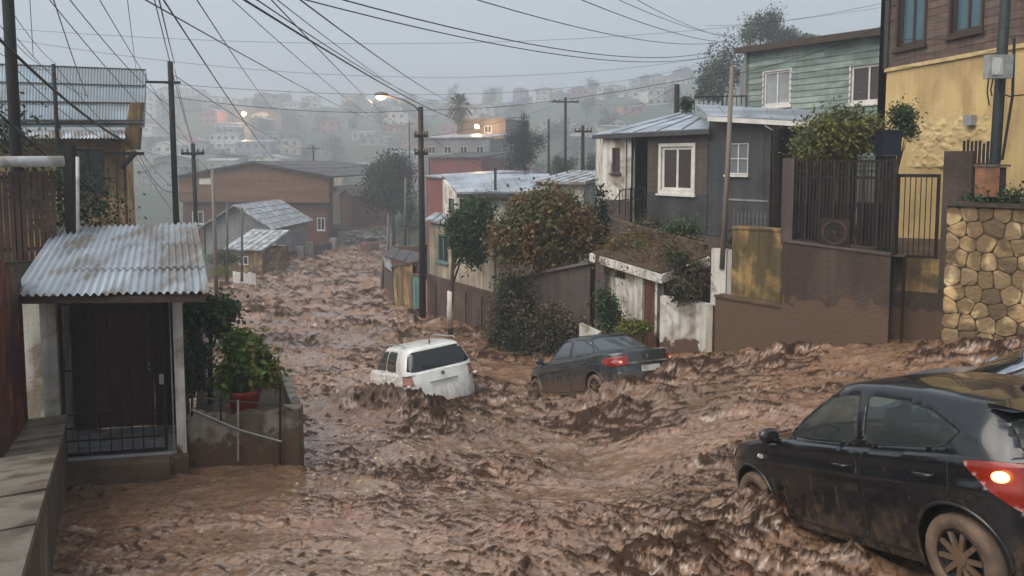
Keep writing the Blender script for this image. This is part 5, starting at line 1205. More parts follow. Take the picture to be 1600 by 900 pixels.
def make_car(root, S, pm, gm, interior=False):
    """a car in its own axes: X forward, Y left, Z up from the road"""
    N1 = 420
    xs, zs = np.array(S['top']).T                          # bonnet / waist / boot line seen from the side
    o = np.argsort(xs); ztop = lambda x: np.interp(x, xs[o], zs[o])
    z0 = S['sill']; nr = 44
    rows = []
    for i in range(nr):
        f = i / (nr - 1)
        bul = 1 - 0.055 * (1 - f) ** 2.5 - 0.045 * max(0, f - 0.55) ** 1.6 * 2.2      # tumble of the flanks
        if i >= nr - 3: bul -= (0.012, 0.035, 0.075)[i - nr + 3]
        crease = 0.012 * math.exp(-((f - 0.72) / 0.06) ** 2)
        out = plan(N1, S['xr'] + 0.10 * abs(f - 0.35) ** 1.5 + (0.03 if i == nr - 1 else 0), S['xf'] - 0.16 * max(0, f - 0.35) ** 1.3 - 0.06 * (1 - f) ** 2, S['hw'] * bul + crease, 6.0, S['nose'], S['tail'])
        zt = ztop(out[:, 0]); fz_ = f if i < nr - 3 else (1 - (0.035, 0.012, 0.0)[i - nr + 3])
        z = z0 + (zt - z0) * min(fz_, 1.0); rows.append(np.column_stack([out, z]))
    last = rows[-1]
    for k in (0.75, 0.45, 0.15, 0.02):                     # close over: bonnet and boot lid
        q = last.copy(); q[:, 1] *= k; q[:, 0] = last[:, 0] * (0.97 + 0.03 * k) ; q[:, 2] = ztop(q[:, 0]) + 0.035 * (1 - k * k) ; rows.append(q)
    tub = Shell(np.array(rows))
    up = []; N2 = 300; ng = 30; g = S['gh']
    xt, zt_ = np.array(S['roof']).T; oo = np.argsort(xt); zroof = lambda x: np.interp(x, xt[oo], zt_[oo])
    B = plan(N2, g['bx'][0], g['bx'][1], g['bw'], g.get('e', 7.0), g['bn'][1], g['bn'][0]); T = plan(N2, g['tx'][0], g['tx'][1], g['tw'], g.get('e', 7.0), g['tn'][1], g['tn'][0])
    for i in range(ng):
        f = i / (ng - 1); q = B * (1 - f) + T * f
        bulge = math.sin(math.pi * f) * 0.035; q = q + np.column_stack([np.zeros(N2), np.sign(B[:, 1]) * bulge * np.clip(np.abs(B[:, 1]) / g['bw'], 0, 1) ** 3])
        q[:, 0] += np.where(B[:, 0] > 0, 1, -0.6) * bulge * 1.4 * (np.abs(B[:, 1]) < g['bw'] * 0.9)
        zb = ztop(B[:, 0]) - 0.035; zz = zb + (zroof(T[:, 0]) - 0.03 - zb) * f; up.append(np.column_stack([q, zz]))
    for (k, dz) in ((0.965, -0.010), (0.90, 0.003), (0.7, 0.014), (0.4, 0.022), (0.1, 0.025), (0.01, 0.025)):
        q = T.copy(); cx = (g['tx'][0] + g['tx'][1]) / 2; q[:, 1] *= k; q[:, 0] = cx + (q[:, 0] - cx) * (0.93 + 0.07 * k); up.append(np.column_stack([q, zroof(q[:, 0]) + dz]))
    top = Shell(np.array(up))
    black = M_['blackiron']
    def trim(tr, r, m=None, name='window_trim', par=None):
        tr = [Vector(p) for p in tr]; return MB().tube(tr + [tr[0]], r, 5, False).build(name, m or black, par or root)
    parts = []
    # side windows
    for sgn in (1, -1):
        for poly in S['side_windows']:
            k, tr = top.cut((0, 2), soften(poly, 2, .09), lambda p, s=sgn: p[:, 1] * s > 0.42); parts.append((top, k, tr, 'side_window', gm))
    k, tr = top.cut((1, 2), soften(S['rear_window'], 2, .07), lambda p: p[:, 0] < g['tx'][0] + 0.02, 0.016); parts.append((top, k, tr, 'rear_window', gm))
    k, tr = top.cut((1, 2), soften(S['windscreen'], 2, .07), lambda p: p[:, 0] > g['tx'][1] - 0.02, 0.016); parts.append((top, k, tr, 'windscreen', gm))
    # wheel arches, doors, tail lamps
    for sgn in (1, -1):
        for wx in S['wheels']:
            poly = [(wx + S['arch'] * math.cos(a), S['wr'] + 0.03 + S['arch'] * math.sin(a)) for a in np.linspace(-0.5, math.pi + 0.5, 26)]
            k, tr = tub.cut((0, 2), poly, lambda p, s=sgn: p[:, 1] * s > 0.55, 0.02)
            ar = [Vector(p) for p in tr if p[2] > z0]; MB().tube(ar[:-1], 0.014, 5).build('arch_lip', pm, root, True)
    lamps = []; heads = []
    for sgn in (1, -1):
        if S.get('tail_rear'):
            k, tr = tub.cut((1, 2), [(a * sgn, b) for a, b in S['tail_rear']], lambda p: p[:, 0] < S['xr'] + 0.40, 0.016); lamps.append((k, sgn)); continue
        for poly in S['tail_side']:
            k, tr = tub.cut((0, 2), soften([(a, b) for a, b in poly]), lambda p, s=sgn: (p[:, 1] * s > 0.45) & (p[:, 0] < S['xr'] + 0.75), 0.018); lamps.append((k, sgn))
    for sgn in (1, -1):
        k, tr = tub.cut((0, 2), soften(S['head_side'], 2, .15), lambda p, s=sgn: (p[:, 1] * s > 0.3) & (p[:, 0] > S['xf'] - 0.75), 0.012); heads.append(k)
    kb, trb = tub.cut((1, 2), [(-1.2, .30), (1.2, .30), (1.2, .585), (-1.2, .585)], lambda p: p[:, 0] < S['xr'] + 0.36, 0.012)
    dk = []
    for sgn in (1, -1):
        for poly in S['doors']:
            k, tr = tub.cut((0, 2), soften(poly, 2, .08), lambda p, s=sgn: p[:, 1] * s > 0.5, 0.018); dk.append((k, tr, sgn, poly))
    tub.mesh('body', -1, pm, root); top.mesh('cabin', -1, pm, root)
    for (sh_, k, tr, nm, m) in parts:
        q = sh_.mesh(nm, k, m, root)
        if q: trim(tr, 0.008, None, 'seal', q)
    for (k, tr, sgn, poly) in dk:
        q = tub.mesh('door', k, pm, root)
        if q is None: continue
        trim(tr, 0.004, black, 'seam', q)
        hx = min(p[0] for p in poly) + 0.20; hz = max(p[1] for p in poly) - 0.13; yy = max(abs(p[1]) for p in tr)
        MB().tube([(hx - .09, sgn * (yy - .015), hz), (hx - .07, sgn * (yy + .025), hz), (hx + .07, sgn * (yy + .025), hz + .004), (hx + .09, sgn * (yy - .015), hz)], .015, 6).build('handle', pm, q, True)
    q = tub.mesh('rear_bumper', kb, pm, root)

    for k in heads: tub.mesh('headlamp', k, clear_lamp, root, 0.008)
    for (k, sgn) in lamps: tub.mesh('tail_lamp', k, S['lamp'], root, 0.012)
    for sgn in (1, -1):
        for (bx_, by_, bz_, br_) in S['bulb']:
            c = Vector((bx_, sgn * by_, bz_)); P = [[c + Vector((br_ * math.cos(f) * math.cos(a) * 1.2, br_ * math.cos(f) * math.sin(a), br_ * math.sin(f) * .75)) for a in np.linspace(0, 2 * math.pi, 15)] for f in np.linspace(-1.57, 1.57, 8)]
            MB().grid(P).build('lamp_bulb', S['bulbmat'], root, True)
    # wheels
    for wx in S['wheels']:
        for sgn in (1, -1):
            wy = sgn * (S['hw'] - 0.115); c = Vector((wx, wy, S['wr'])); R0 = S['wr']
            def ringp(r_, dy): return [c + Vector((r_ * math.cos(a), sgn * dy, r_ * math.sin(a))) for a in np.linspace(0, 2 * math.pi, 33)]
            wh = MB().grid([ringp(R0 * .66, .075), ringp(R0 * .70, .098), ringp(R0 * .93, .10), ringp(R0, .07), ringp(R0, -.08), ringp(R0 * .6, -.1)]).build('wheel', S['tyre'], root, True)
            rb_ = MB().grid([ringp(R0 * .66, .078), ringp(R0 * .62, .085), ringp(R0 * .58, .05), ringp(R0 * .3, .0), ringp(.001, .0)])
            rb_.build('rim', M_['blackiron'], wh)
            for q in range(10):
                a = 2 * math.pi * q / 10; e = Vector((math.cos(a), 0, math.sin(a))); tv = Vector((-math.sin(a), 0, math.cos(a)))
                m1 = MB(); wi, wo_ = .020, .026; y1, y2 = Vector((0, sgn * .055, 0)), Vector((0, sgn * .085, 0))
                m1.prism([c + e * .04 - tv * wi + y1, c + e * .04 + tv * wi + y1, c + e * R0 * .64 + tv * wo_ * .6 + y1, c + e * R0 * .64 - tv * wo_ * .6 + y1], Vector((0, sgn * .025, 0))); m1.build('spoke', S['alloy'], wh)
            MB().grid([ringp(.055, .05), ringp(.05, .088), ringp(.001, .09)]).build('hub_cap', S['alloy'], wh)
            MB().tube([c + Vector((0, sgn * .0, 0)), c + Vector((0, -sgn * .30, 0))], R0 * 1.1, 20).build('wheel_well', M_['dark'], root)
    # mirrors
    mx, mz = S['mirror']
    for sgn in (() if S.get('bare') else (1, -1)):
        c = Vector((mx, sgn * (S['hw'] + .06), mz)); P = []
        for f in np.linspace(-1.57, 1.57, 9):
            P.append([c + Vector((.075 * math.cos(f) * math.cos(a) * (1.25 if math.cos(a) > 0 else .55), .105 * math.sin(f) * 1.0 * sgn, .075 * math.cos(f) * math.sin(a))) for a in np.linspace(0, 2 * math.pi, 17)])
        mo = MB().grid(P).build('mirror', pm, root, True)
        MB().tube([c + Vector((.02, -sgn * .04, -.05)), c + Vector((.03, -sgn * .17, -.08))], .03, 6).build('mirror_arm', black, mo)
    # floor and, for the near car, seats, dashboard and steering wheel
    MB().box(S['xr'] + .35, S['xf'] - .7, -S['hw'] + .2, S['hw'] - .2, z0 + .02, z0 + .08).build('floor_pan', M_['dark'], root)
    if interior:
        cm = mat('seat_cloth', (0.022, 0.024, 0.026), 0.85, 0.2)
        for sgn in (1, -1):
            for bx0, nm in ((-0.02, 'front_seat'), (-0.85, 'rear_seat')):
                m1 = MB(); y0_, y1_ = sgn * .12, sgn * .60
                m1.box8([(bx0 - .1, min(y0_, y1_), .32), (bx0 + .45, min(y0_, y1_), .32), (bx0 + .45, max(y0_, y1_), .32), (bx0 - .1, max(y0_, y1_), .32), (bx0 - .15, min(y0_, y1_), .52), (bx0 + .45, min(y0_, y1_), .56), (bx0 + .45, max(y0_, y1_), .56), (bx0 - .15, max(y0_, y1_), .52)])
                m1.box8([(bx0 - .22, min(y0_, y1_), .525), (bx0 - .08, min(y0_, y1_), .525), (bx0 - .08, max(y0_, y1_), .525), (bx0 - .22, max(y0_, y1_), .525), (bx0 - .38, min(y0_, y1_) + .04, 1.08), (bx0 - .29, min(y0_, y1_) + .04, 1.08), (bx0 - .29, max(y0_, y1_) - .04, 1.08), (bx0 - .38, max(y0_, y1_) - .04, 1.08)])
                so = m1.build(nm, cm, root); mc = (y0_ + y1_) / 2
                MB().box8([(bx0 - .40, mc - .11, 1.1), (bx0 - .32, mc - .11, 1.1), (bx0 - .32, mc + .11, 1.1), (bx0 - .40, mc + .11, 1.1), (bx0 - .43, mc - .10, 1.27), (bx0 - .36, mc - .10, 1.27), (bx0 - .36, mc + .10, 1.27), (bx0 - .43, mc + .10, 1.27)]).build('headrest', cm, so)
        MB().box8([(.62, -.68, .62), (1.0, -.68, .62), (1.0, .68, .62), (.62, .68, .62), (.70, -.68, .90), (1.05, -.68, .93), (1.05, .68, .93), (.70, .68, .90)]).build('dashboard', cm, root)
        c = Vector((.50, .36, .90)); ex, ey = Vector((0, 1, 0)), Vector((.45, 0, .9)).normalized()
        sw_ = MB().tube([c + ex * .185 * math.cos(a) + ey * .185 * math.sin(a) for a in np.linspace(0, 2 * math.pi, 27)], .017, 8, False).build('steering_wheel', M_['blackiron'], root, True)
        m1 = MB()
        for a in (-.25, math.pi + .25, -math.pi / 2): m1.beam(c, c + ex * .18 * math.cos(a) + ey * .18 * math.sin(a), .03, .02)
        m1.build('wheel_spokes', M_['blackiron'], sw_)
    return root
def place(name, label, pos, yaw, pitch, roll):
    t_ = thing(name, label, 'car', pos, None, (0, 0, 0)); t_.rotation_mode = 'XYZ'
    M = Matrix.Rotation(R(yaw), 3, 'Z') @ Matrix.Rotation(R(pitch), 3, 'Y') @ Matrix.Rotation(R(roll), 3, 'X'); t_.rotation_euler = M.to_euler('XYZ'); return t_
tyre_mud = mat('muddy_tyre', (0.14, 0.095, 0.065), 0.85, 0.35, 6, 0.5, 25); alloy = mat('alloy', (0.42, 0.38, 0.34), 0.35, 0.2, 8, 0.1, 30, (0.22, 0.15, 0.10), 0.75, 5, metal=0.5)
red_lamp = lamp_mat('tail_red', (0.24, 0.012, 0.010), 0.0); red_lit = lamp_mat('tail_red_lit', (0.11, 0.006, 0.004), 0.045, (1.0, 0.10, 0.02)); amber_lit = lamp_mat('bulb_lit', (1.0, 0.38, 0.10), 4.0); clear_lamp = lamp_mat('lamp_clear', (0.55, 0.50, 0.46), 0.0)
HATCH = dict(sill=.20, xf=2.14, xr=-1.95, hw=.85, nose=.42, tail=.14, wr=.305, arch=.355, wheels=(1.22, -1.26), mirror=(.68, 1.02),
    top=[(2.3, .58), (2.0, .70), (1.8, .78), (1.5, .87), (.95, .965), (.7, .975), (-.4, .995), (-1.3, 1.03), (-1.95, 1.03), (-2.2, 1.02)],
    roof=[(.6, 1.35), (.35, 1.41), (.1, 1.455), (-.2, 1.475), (-.5, 1.47), (-.9, 1.44), (-1.2, 1.40), (-1.5, 1.345), (-1.75, 1.29)],
    gh=dict(bx=(-1.86, 1.06), bw=.785, bn=(.12, .32), tx=(-1.64, .22), tw=.585, tn=(.06, .16)),
    side_windows=[[(.66, 1.0), (.62, 1.06), (.40, 1.20), (.10, 1.345), (-.10, 1.385), (-.31, 1.395), (-.35, 1.015)], [(-.45, 1.02), (-.41, 1.395), (-.80, 1.365), (-1.10, 1.295), (-1.36, 1.17), (-1.24, 1.06)]],
    rear_window=[(-.60, 1.05), (.60, 1.05), (.52, 1.25), (-.52, 1.25)], windscreen=[(-.60, 1.01), (.60, 1.01), (.48, 1.38), (-.48, 1.38)],
    doors=[[(.95, .28), (.92, .93), (-.38, .97), (-.40, .26)], [(-.43, .26), (-.41, .97), (-1.30, 1.0), (-1.28, .74), (-1.05, .62), (-.90, .45), (-.86, .26)]],
    tail_side=[[(-1.42, 1.0), (-1.60, 1.0), (-1.99, .97), (-1.99, .62), (-1.86, .62), (-1.72, .69), (-1.56, .83), (-1.44, .95)]], bulb=[(-1.71, .80, .915, .05)],
    lamp=red_lit, bulbmat=amber_lit, tyre=tyre_mud, alloy=alloy, head_side=[(1.50, .82), (1.72, .77), (2.2, .66), (2.2, .55), (1.9, .60), (1.62, .72)])
SEDAN = dict(HATCH, xf=2.15, xr=-2.2, hw=.86, nose=.32, tail=.16, wheels=(1.35, -1.32), mirror=(.84, .99),
    top=[(2.3, .62), (2.0, .72), (1.6, .83), (1.1, .93), (.8, .945), (-.4, .98), (-1.2, 1.01), (-1.5, 1.03), (-2.1, 1.00), (-2.3, .98)],
    roof=[(.6, 1.33), (.3, 1.39), (0, 1.43), (-.4, 1.44), (-.8, 1.41), (-1.0, 1.37)],
    gh=dict(bx=(-1.62, 1.18), bw=.77, bn=(.20, .30), tx=(-.90, .28), tw=.56, tn=(.10, .16)),
    side_windows=[[(.78, .985), (.70, 1.06), (.12, 1.335), (-.26, 1.355), (-.32, 1.0)], [(-.40, 1.0), (-.35, 1.355), (-.72, 1.33), (-1.08, 1.18), (-1.20, 1.08), (-1.08, 1.03)]],
    rear_window=[(-.61, 1.06), (.61, 1.06), (.49, 1.35), (-.49, 1.35)], windscreen=[(-.60, .99), (.60, .99), (.48, 1.36), (-.48, 1.36)],
    doors=[[(.95, .28), (.92, .92), (-.34, .955), (-.36, .26)], [(-.39, .26), (-.37, .955), (-1.20, .985), (-1.18, .74), (-1.02, .62), (-.92, .45), (-.88, .26)]],
    tail_side=[[(-1.62, .90), (-2.25, .93), (-2.25, .74), (-1.85, .72)]], bulb=[(-2.05, .60, .80, .045)], lamp=red_lamp, bulbmat=lamp_mat('bulb_warm', (0.70, 0.30, 0.14), 0.3))
WAGON = dict(HATCH, bare=True, xf=1.95, xr=-1.95, hw=.83, nose=.28, tail=.12,
    top=[(2.1, .62), (1.8, .74), (1.45, .86), (1.1, .95), (.8, .965), (-1.95, .99), (-2.2, .98)],
    roof=[(.6, 1.39), (.35, 1.44), (0, 1.48), (-.6, 1.485), (-1.2, 1.465), (-1.7, 1.425)],
    gh=dict(e=11.0, bx=(-1.87, 1.18), bw=.775, bn=(.08, .30), tx=(-1.62, .38), tw=.59, tn=(.04, .16)),
    side_windows=[[(.80, 1.0), (.70, 1.08), (.20, 1.38), (-.26, 1.41), (-.30, 1.01)], [(-.38, 1.01), (-.34, 1.41), (-.98, 1.40), (-1.12, 1.01)]],
    rear_window=[(-.70, 1.01), (.70, 1.01), (.565, 1.39), (-.565, 1.39)],
    tail_rear=[(.60, .74), (.63, .95), (.85, .95), (.85, .74)], bulb=[(-1.86, .735, .74, .055)], lamp=lamp_mat('tail_pale', (0.42, 0.20, 0.17), 0.0), bulbmat=clear_lamp)
gl_near = glass('car_glass', (0.075, 0.088, 0.088), 0.10, trans=0.62); gl_dark = glass('car_glass_dark', (0.010, 0.011, 0.012), 0.05)
bk = place('hatchback', 'black hatchback with glowing tail lamp, nose deep in the mud', (3.604, 6.51, -3.405), 106.6, 15.2, -1.1)
make_car(bk, HATCH, paint('black_paint', (0.008, 0.009, 0.011), 0.16, 0.21, (0.30, 0.95)), gl_near, True)
MB().tube([(-1.30, .0, 1.40), (-1.40, .0, 1.47), (-1.60, 0, 1.62)], [.02, .008, .005], 6).build('aerial', M_['blackiron'], bk)
MB().box8([(-1.66, -.54, 1.30), (-1.5, -.56, 1.33), (-1.5, .56, 1.33), (-1.66, .54, 1.30), (-1.76, -.52, 1.31), (-1.5, -.56, 1.365), (-1.5, .56, 1.365), (-1.76, .52, 1.31)]).build('spoiler', MATS['black_paint'], bk)
MB().tube([(.98, .86, .80), (.93, .87, .80)], .022, 10).build('side_repeater', clear_lamp, bk)
wh = place('white_hatchback', 'white hatchback half sunk in the mud flow, seen from behind', (-2.054, 17.27, -5.656), 113.95, 11.4, -6.05)
make_car(wh, WAGON, paint('white_paint', (0.80, 0.79, 0.75), 0.3, 0.27, (0.3, 0.9)), gl_dark)
MB().tube([(-1.35, .0, 1.50), (-1.40, 0, 1.60)], [.02, .008], 6).build('aerial', M_['blackiron'], wh)
for sg in (1, -1): MB().tube([(.2, sg * .56, 1.53), (.1, sg * .56, 1.56), (-1.3, sg * .57, 1.545), (-1.4, sg * .57, 1.51)], .014, 6).build('roof_rail', M_['greybox'], wh)
MB().box(-1.985, -1.955, -.30, .30, .74, .77).build('tailgate_grip', M_['greybox'], wh)
MB().tube([(-1.93, -.08, 1.03), (-1.90, .12, 1.08), (-1.86, .40, 1.12)], .011, 6).build('rear_wiper', M_['blackiron'], wh)
MB().tube([(-1.955, 0, .90), (-1.97, 0, .90)], .04, 12).build('badge', alloy, wh)
se = place('dark_sedan', 'dark grey sedan pushed into the mud, boot and number plate towards us', (1.93, 17.01, -5.42), 116.55, 16.3, 1.4)
make_car(se, SEDAN, paint('slate_paint', (0.028, 0.034, 0.036), 0.2, 0.45, (0.3, 0.8)), glass('car_glass_sky', (0.07, 0.085, 0.10), 0.06))  # glass colour lightened to stand for the sky's reflection
MB().box(-2.235, -2.20, -.55, .55, .755, .785).build('chrome_strip', alloy, se)
MB().box(-2.232, -2.20, -.22, .22, .58, .70).build('number_plate', M_['whitepipe'], se)
MB().tube([(-.8, 0, 1.43), (-.86, 0, 1.49)], [.03, .01], 6).build('aerial', M_['blackiron'], se)
MB().tube([(-2.215, .06, .88), (-2.225, .06, .88)], .035, 12).build('badge', alloy, se)
c = Wp(1640, 590, 8.6)
si = place('silver_blue_car', 'pale blue-grey car just entering at the right edge behind the black car', (c.x + .45, c.y + .5, PZ(552, 8.8) - 1.47), 140, 4, 0)
make_car(si, HATCH, paint('blue_grey_paint', (0.16, 0.19, 0.24), 0.25, 0.4), gl_dark)
c = Wp(578, 392, 72)
fc_ = place('far_car', 'small dark car far down the flooded street', (c.x, c.y, fz(c.x, c.y) - .25), 100, 3, 0)
make_car(fc_, SEDAN, paint('maroon_paint', (0.10, 0.04, 0.035), 0.3, 0.5), gl_dark)

# ================================================================ down the street
def simple_house(name, label, P, z0, H, wm, rm=None, ops=(), sides=(0,), gable=None, over=.3, fm=None, gm=None, group=None, flat=False, cat='house', rib=True, slope=None, plain=False):
    """a house on a four-cornered footprint P (front-left, front-right, back-right, back-left); ops = openings in the front wall"""
    t_ = thing(name, label, cat, ((P[0][0] + P[1][0]) / 2, (P[0][1] + P[1][1]) / 2, z0), group)
    ws = [Wall(P[i], P[(i + 1) % 4], z0, None if i == 0 else None) for i in range(4)]
    mb = MB()
    for i, w_ in enumerate(ws):
        oo = [o[1:] for o in ops if o[0] == i]
        facade(mb, w_, H, oo, .15)
    C = [Vector((p[0], p[1], z0 + H)) for p in P]
    if gable:      # ridge runs front to back
        rf0, rf1 = (C[0] + C[1]) / 2 + Vector((0, 0, gable)), (C[3] + C[2]) / 2 + Vector((0, 0, gable))
        mb.add([C[0], C[1], rf0], [(0, 1, 2)]); mb.add([C[3], C[2], rf1], [(0, 1, 2)])
    mb.build('wall', wm, t_)
    if rm is not None:
        up_ = Vector((0, 0, .03))
        if gable:
            f = (C[0] - C[3]).normalized() * over
            for (a, b) in ((C[0], C[3]), (C[1], C[2])):
                e = (a - rf0); e = e * (1 + over / e.length)
                roof_sheets(t_, [rf0 + f + e + up_, rf0 + f + up_, rf1 - f + up_, rf1 - f + e + up_], 5 if rib else 1, rm, .08, rows=1)
        else:
            dz = slope or 0.0; c = sum(C, Vector()) / 4
            Q = [c + (q - c) * (1 + over / (q - c).length) for q in C]; Q[2].z += dz; Q[3].z += dz
            roof_sheets(t_, [q + up_ for q in Q], 6 if rib else 1, rm, .08)
    for o in ops:
        if plain:
            mb = MB(); ws[o[0]].box(mb, o[1], o[2], o[3], o[4], -.10, -.04); mb.build('window', gm or G_['dark'], t_); continue
        window(t_, ws[o[0]], o[1:], fm or M_['whitewood'], gm or G_['dark'], 2, 1, .07, .05, False)
    return t_
def back(p, q, dist):
    """footprint: front edge p-q and the corners dist metres behind it, away from the viewer"""
    d = Vector((q[0] - p[0], q[1] - p[1])).normalized(); n = Vector((-d.y, d.x))
    if n.dot(Vector(((p[0] + q[0]) / 2, (p[1] + q[1]) / 2))) < 0: n = -n
    return [p, q, (q[0] + n.x * dist, q[1] + n.y * dist), (p[0] + n.x * dist, p[1] + n.y * dist)]
# ---- right bank: cream two-storey house
cA, cB = XY(672, 29.6, 460), XY(779, 25.4, 460)
wl = Wall(cA, cB, -6.9)
t = thing('cream_house', 'cream house with dark concrete base and pale metal roof beside the street', 'house', wl.pt(wl.L / 2, 0))
vA, vB = wl.uv(672, 428)[1], wl.uv(779, 459)[1]
Hc = wl.uv(690, 352)[1]
oc = opx(wl, 684, 700, 366, 410); oc2 = opx(wl, 735, 752, 372, 405)
mb = facade(MB(), wl, Hc, [oc, oc2], .2); sd_ = Wall(cB, (cB[0] + 3.0, cB[1] + 3.2), -6.9); facade(mb, sd_, Hc, (), .2); mb.build('wall', M_['creamplaster'], t)
mb = MB(); mb.box8([wl.pt(-.05, -.6, .004), wl.pt(wl.L, -.6, .004), wl.pt(wl.L, -.6, .10), wl.pt(-.05, -.6, .10), wl.pt(-.05, vA, .004), wl.pt(wl.L, vB, .004), wl.pt(wl.L, vB, .10), wl.pt(-.05, vA, .10)]); mb.build('plinth', M_['plinth'], t)
for f in (.12, .36, .58, .80):
    mb = MB(); wl.box(mb, wl.L * f, wl.L * f + .10, -.5, vA - .25, .102, .14); mb.build('pilaster', M_['brownplaster'], t)
window(t, wl, oc, M_['teal'], G_['dark'], 2, 1, .06, .05); window(t, wl, oc2, M_['whitewood'], G_['dark'], 2, 1, .06, .05)
Q = [Wp(664, 345, 29.4), Wp(712, 356, 27.8), Wp(722, 342, 29.5), Wp(680, 334, 31.5)]; roof_sheets(t, Q, 4, M_['zincnew'], .06)
# upper storey
uA, uB, uC = XY(692, 33.5, 320), XY(712, 31.2, 320), XY(870, 29.5, 320)
w1_ = Wall(uA, uB, PZ(352, 32)); w2_ = Wall(uB, uC, PZ(352, 31)); hu = PZ(301, 31) - PZ(352, 31)
ou = (w1_.L * .45, w1_.L * .9, .15 + .2, hu - .2); ou2 = (w2_.L * .04, w2_.L * .13, .35, hu - .25)
mb = facade(MB(), w1_, hu, [ou], .15, lambda u: hu + .55 * (1 - u / w1_.L)); facade(mb, w2_, hu, [ou2], .15); mb.build('upper_wall', M_['whiteplaster'], t)
window(t, w1_, ou, M_['woodtrim'], G_['dark'], 1, 1, .05, .05, False); window(t, w2_, ou2, M_['woodtrim'], G_['dark'], 1, 1, .05, .05, False)
roof_sheets(t, [Wp(714, 303, 30.6), Wp(872, 302, 28.8), Wp(858, 274, 34.5), Wp(690, 274, 36.0)], 9, M_['zincnew'], .06, .025)
mb = MB(); mb.beam(Wp(714, 306, 30.65), Wp(872, 305, 28.85), .05, .16); mb.build('fascia', M_['darkroof'], t)
MB().beam(Wp(774, 302, 30.4), Wp(774, 262, 30.4), .10, .10).build('vent_pipe', M_['darkroof'], t)
simple_house('porch', 'small grey hip-roofed porch right of the pale metal roof', back(XY(842, 31, 300), XY(912, 30, 300), 3.0), PZ(340, 31), PZ(288, 31) - PZ(340, 31), M_['whiteplaster'], M_['zinc'], gable=None, slope=.4, over=.4, cat='porch')
# ---- low street-front walls further down: yellow shed, teal gate, pink wall
def panel(name, label, x0, d0, x1, d1, yt0, yt1, m, cat='wall', th=.2, z0=-8.2, planks_=0, trim_=None):
    w_ = Wall(XY(x0, d0, 460), XY(x1, d1, 460), z0); t_ = thing(name, label, cat, w_.pt(w_.L / 2, 0))
    a, b = PZ(yt0, d0) - z0, PZ(yt1, d1) - z0
    mb_ = facade(MB(), w_, 1.0, (), th, lambda u: a + (b - a) * u / w_.L); mb_.build('wall_body', m, t_)
    mb_ = MB(); mb_.box8([w_.pt(-.04, a + .003, -th - .03), w_.pt(w_.L + .04, b + .003, -th - .03), w_.pt(w_.L + .04, b + .003, .04), w_.pt(-.04, a + .003, .04), w_.pt(-.04, a + .08, -th - .03), w_.pt(w_.L + .04, b + .08, -th - .03), w_.pt(w_.L + .04, b + .08, .04), w_.pt(-.04, a + .08, .04)]); mb_.build('coping', M_['concrete'], t_)
    for i in range(planks_):
        u = w_.L * (i + .06) / planks_; mb_ = MB(); w_.box(mb_, u, u + w_.L / planks_ * .85, .9, min(a, b) - .15, .004, .035); mb_.build('board', trim_ or m, t_)
    return t_
panel('street_wall', 'faded pink-red wall panel beside the street lamp pole', 664, 30.4, 692, 29.2, 438, 434, M_['pinkwall'])
panel('teal_gate', 'narrow teal gate left of the pink wall panel', 646, 31.6, 662, 30.6, 430, 434, M_['teal'], 'gate', .08, -8.2, 3)
panel('yellow_shed', 'yellow boarded shed front on the right bank of the street', 616, 34.5, 645, 31.8, 418, 412, M_['mossy'], 'shed', .2, -8.2, 4, M_['ochre'])
t = bpy.data.objects['yellow_shed']
roof_sheets(t, [Wp(600, 402, 36), Wp(650, 416, 31.5), Wp(662, 398, 33.5), Wp(612, 388, 39)], 3, M_['darkroof'], .05)
panel('corner_post_wall', 'low dark wall and posts at the street edge beyond the yellow shed', 600, 42, 614, 36, 415, 420, M_['brownplaster'])
panel('dark_wall', 'plain dark brown wall with flat top behind the street lamp pole', 612, 44, 662, 38, 388, 385, M_['brickwall'])
for (px, a, b, d, lab) in ((606, 335, 450, 44, 'pale thin pole at the water edge beyond the yellow shed'), (633, 278, 385, 46, 'tall pale pole in front of the big dark tree'), (597, 395, 470, 39, 'short pale post leaning at the right bank')):
    tag(MB().tube([Wp(px, b, d), Wp(px + 1, a, d)], [.10, .075], 8).build('pole', M_['polegrey'], None, True), lab, 'pole')
sgn_ = MB().prism([Wp(598, 400, 38), Wp(612, 407, 36.5), Wp(612, 424, 36.5), Wp(600, 415, 38)], (.02, .05, 0)); tag(sgn_.build('metal_sheet', M_['zinc']), 'tilted pale metal sheet at the water edge by the yellow shed', 'metal sheet')
# ---- street lamp pole
lp = pole('street_lamp_pole', 'tall black street lamp pole with lit curved lamp arm', PX(660, 29.0, 480), 29.0, -7.0, PZ(167, 29.0), .14, .10, M_['polewood'], 'street lamp', arms=((PZ(213, 29), .25, .2), (PZ(240, 29), .25, .2)))
arm = [Wp(659, 178, 29), Wp(648, 166, 28.9), Wp(630, 156, 28.8), Wp(612, 151, 28.7), Wp(602, 150, 28.6)]
MB().tube(arm, .035, 8).build('lamp_arm', M_['polegrey'], lp, True)
hd = Wp(596, 150, 28.55); P = [[hd + Vector((.26 * math.cos(f), .12 * math.sin(a) * math.sin(f), (.10 if math.sin(a + 1e-9) >= -2 else 0) * math.cos(a) * math.sin(f))) for a in np.linspace(0, 2 * math.pi, 13)] for f in np.linspace(0, math.pi, 9)]
MB().grid([[p + Vector((0, 0, .05)) for p in r_] for r_ in P]).build('lamp_head', M_['polegrey'], lp, True)
warm = mat('lamp_glow', (1.0, 0.72, 0.38), 0.4, 0.0, 1, 0, 1, emit=(1.0, 0.62, 0.28), estr=16.0)
P = [[hd + Vector((-.02 + .17 * math.cos(f) , .10 * math.sin(a) * math.sin(f), -.04 + .10 * math.cos(a) * math.sin(f))) for a in np.linspace(0, 2 * math.pi, 13)] for f in np.linspace(0, math.pi, 9)]
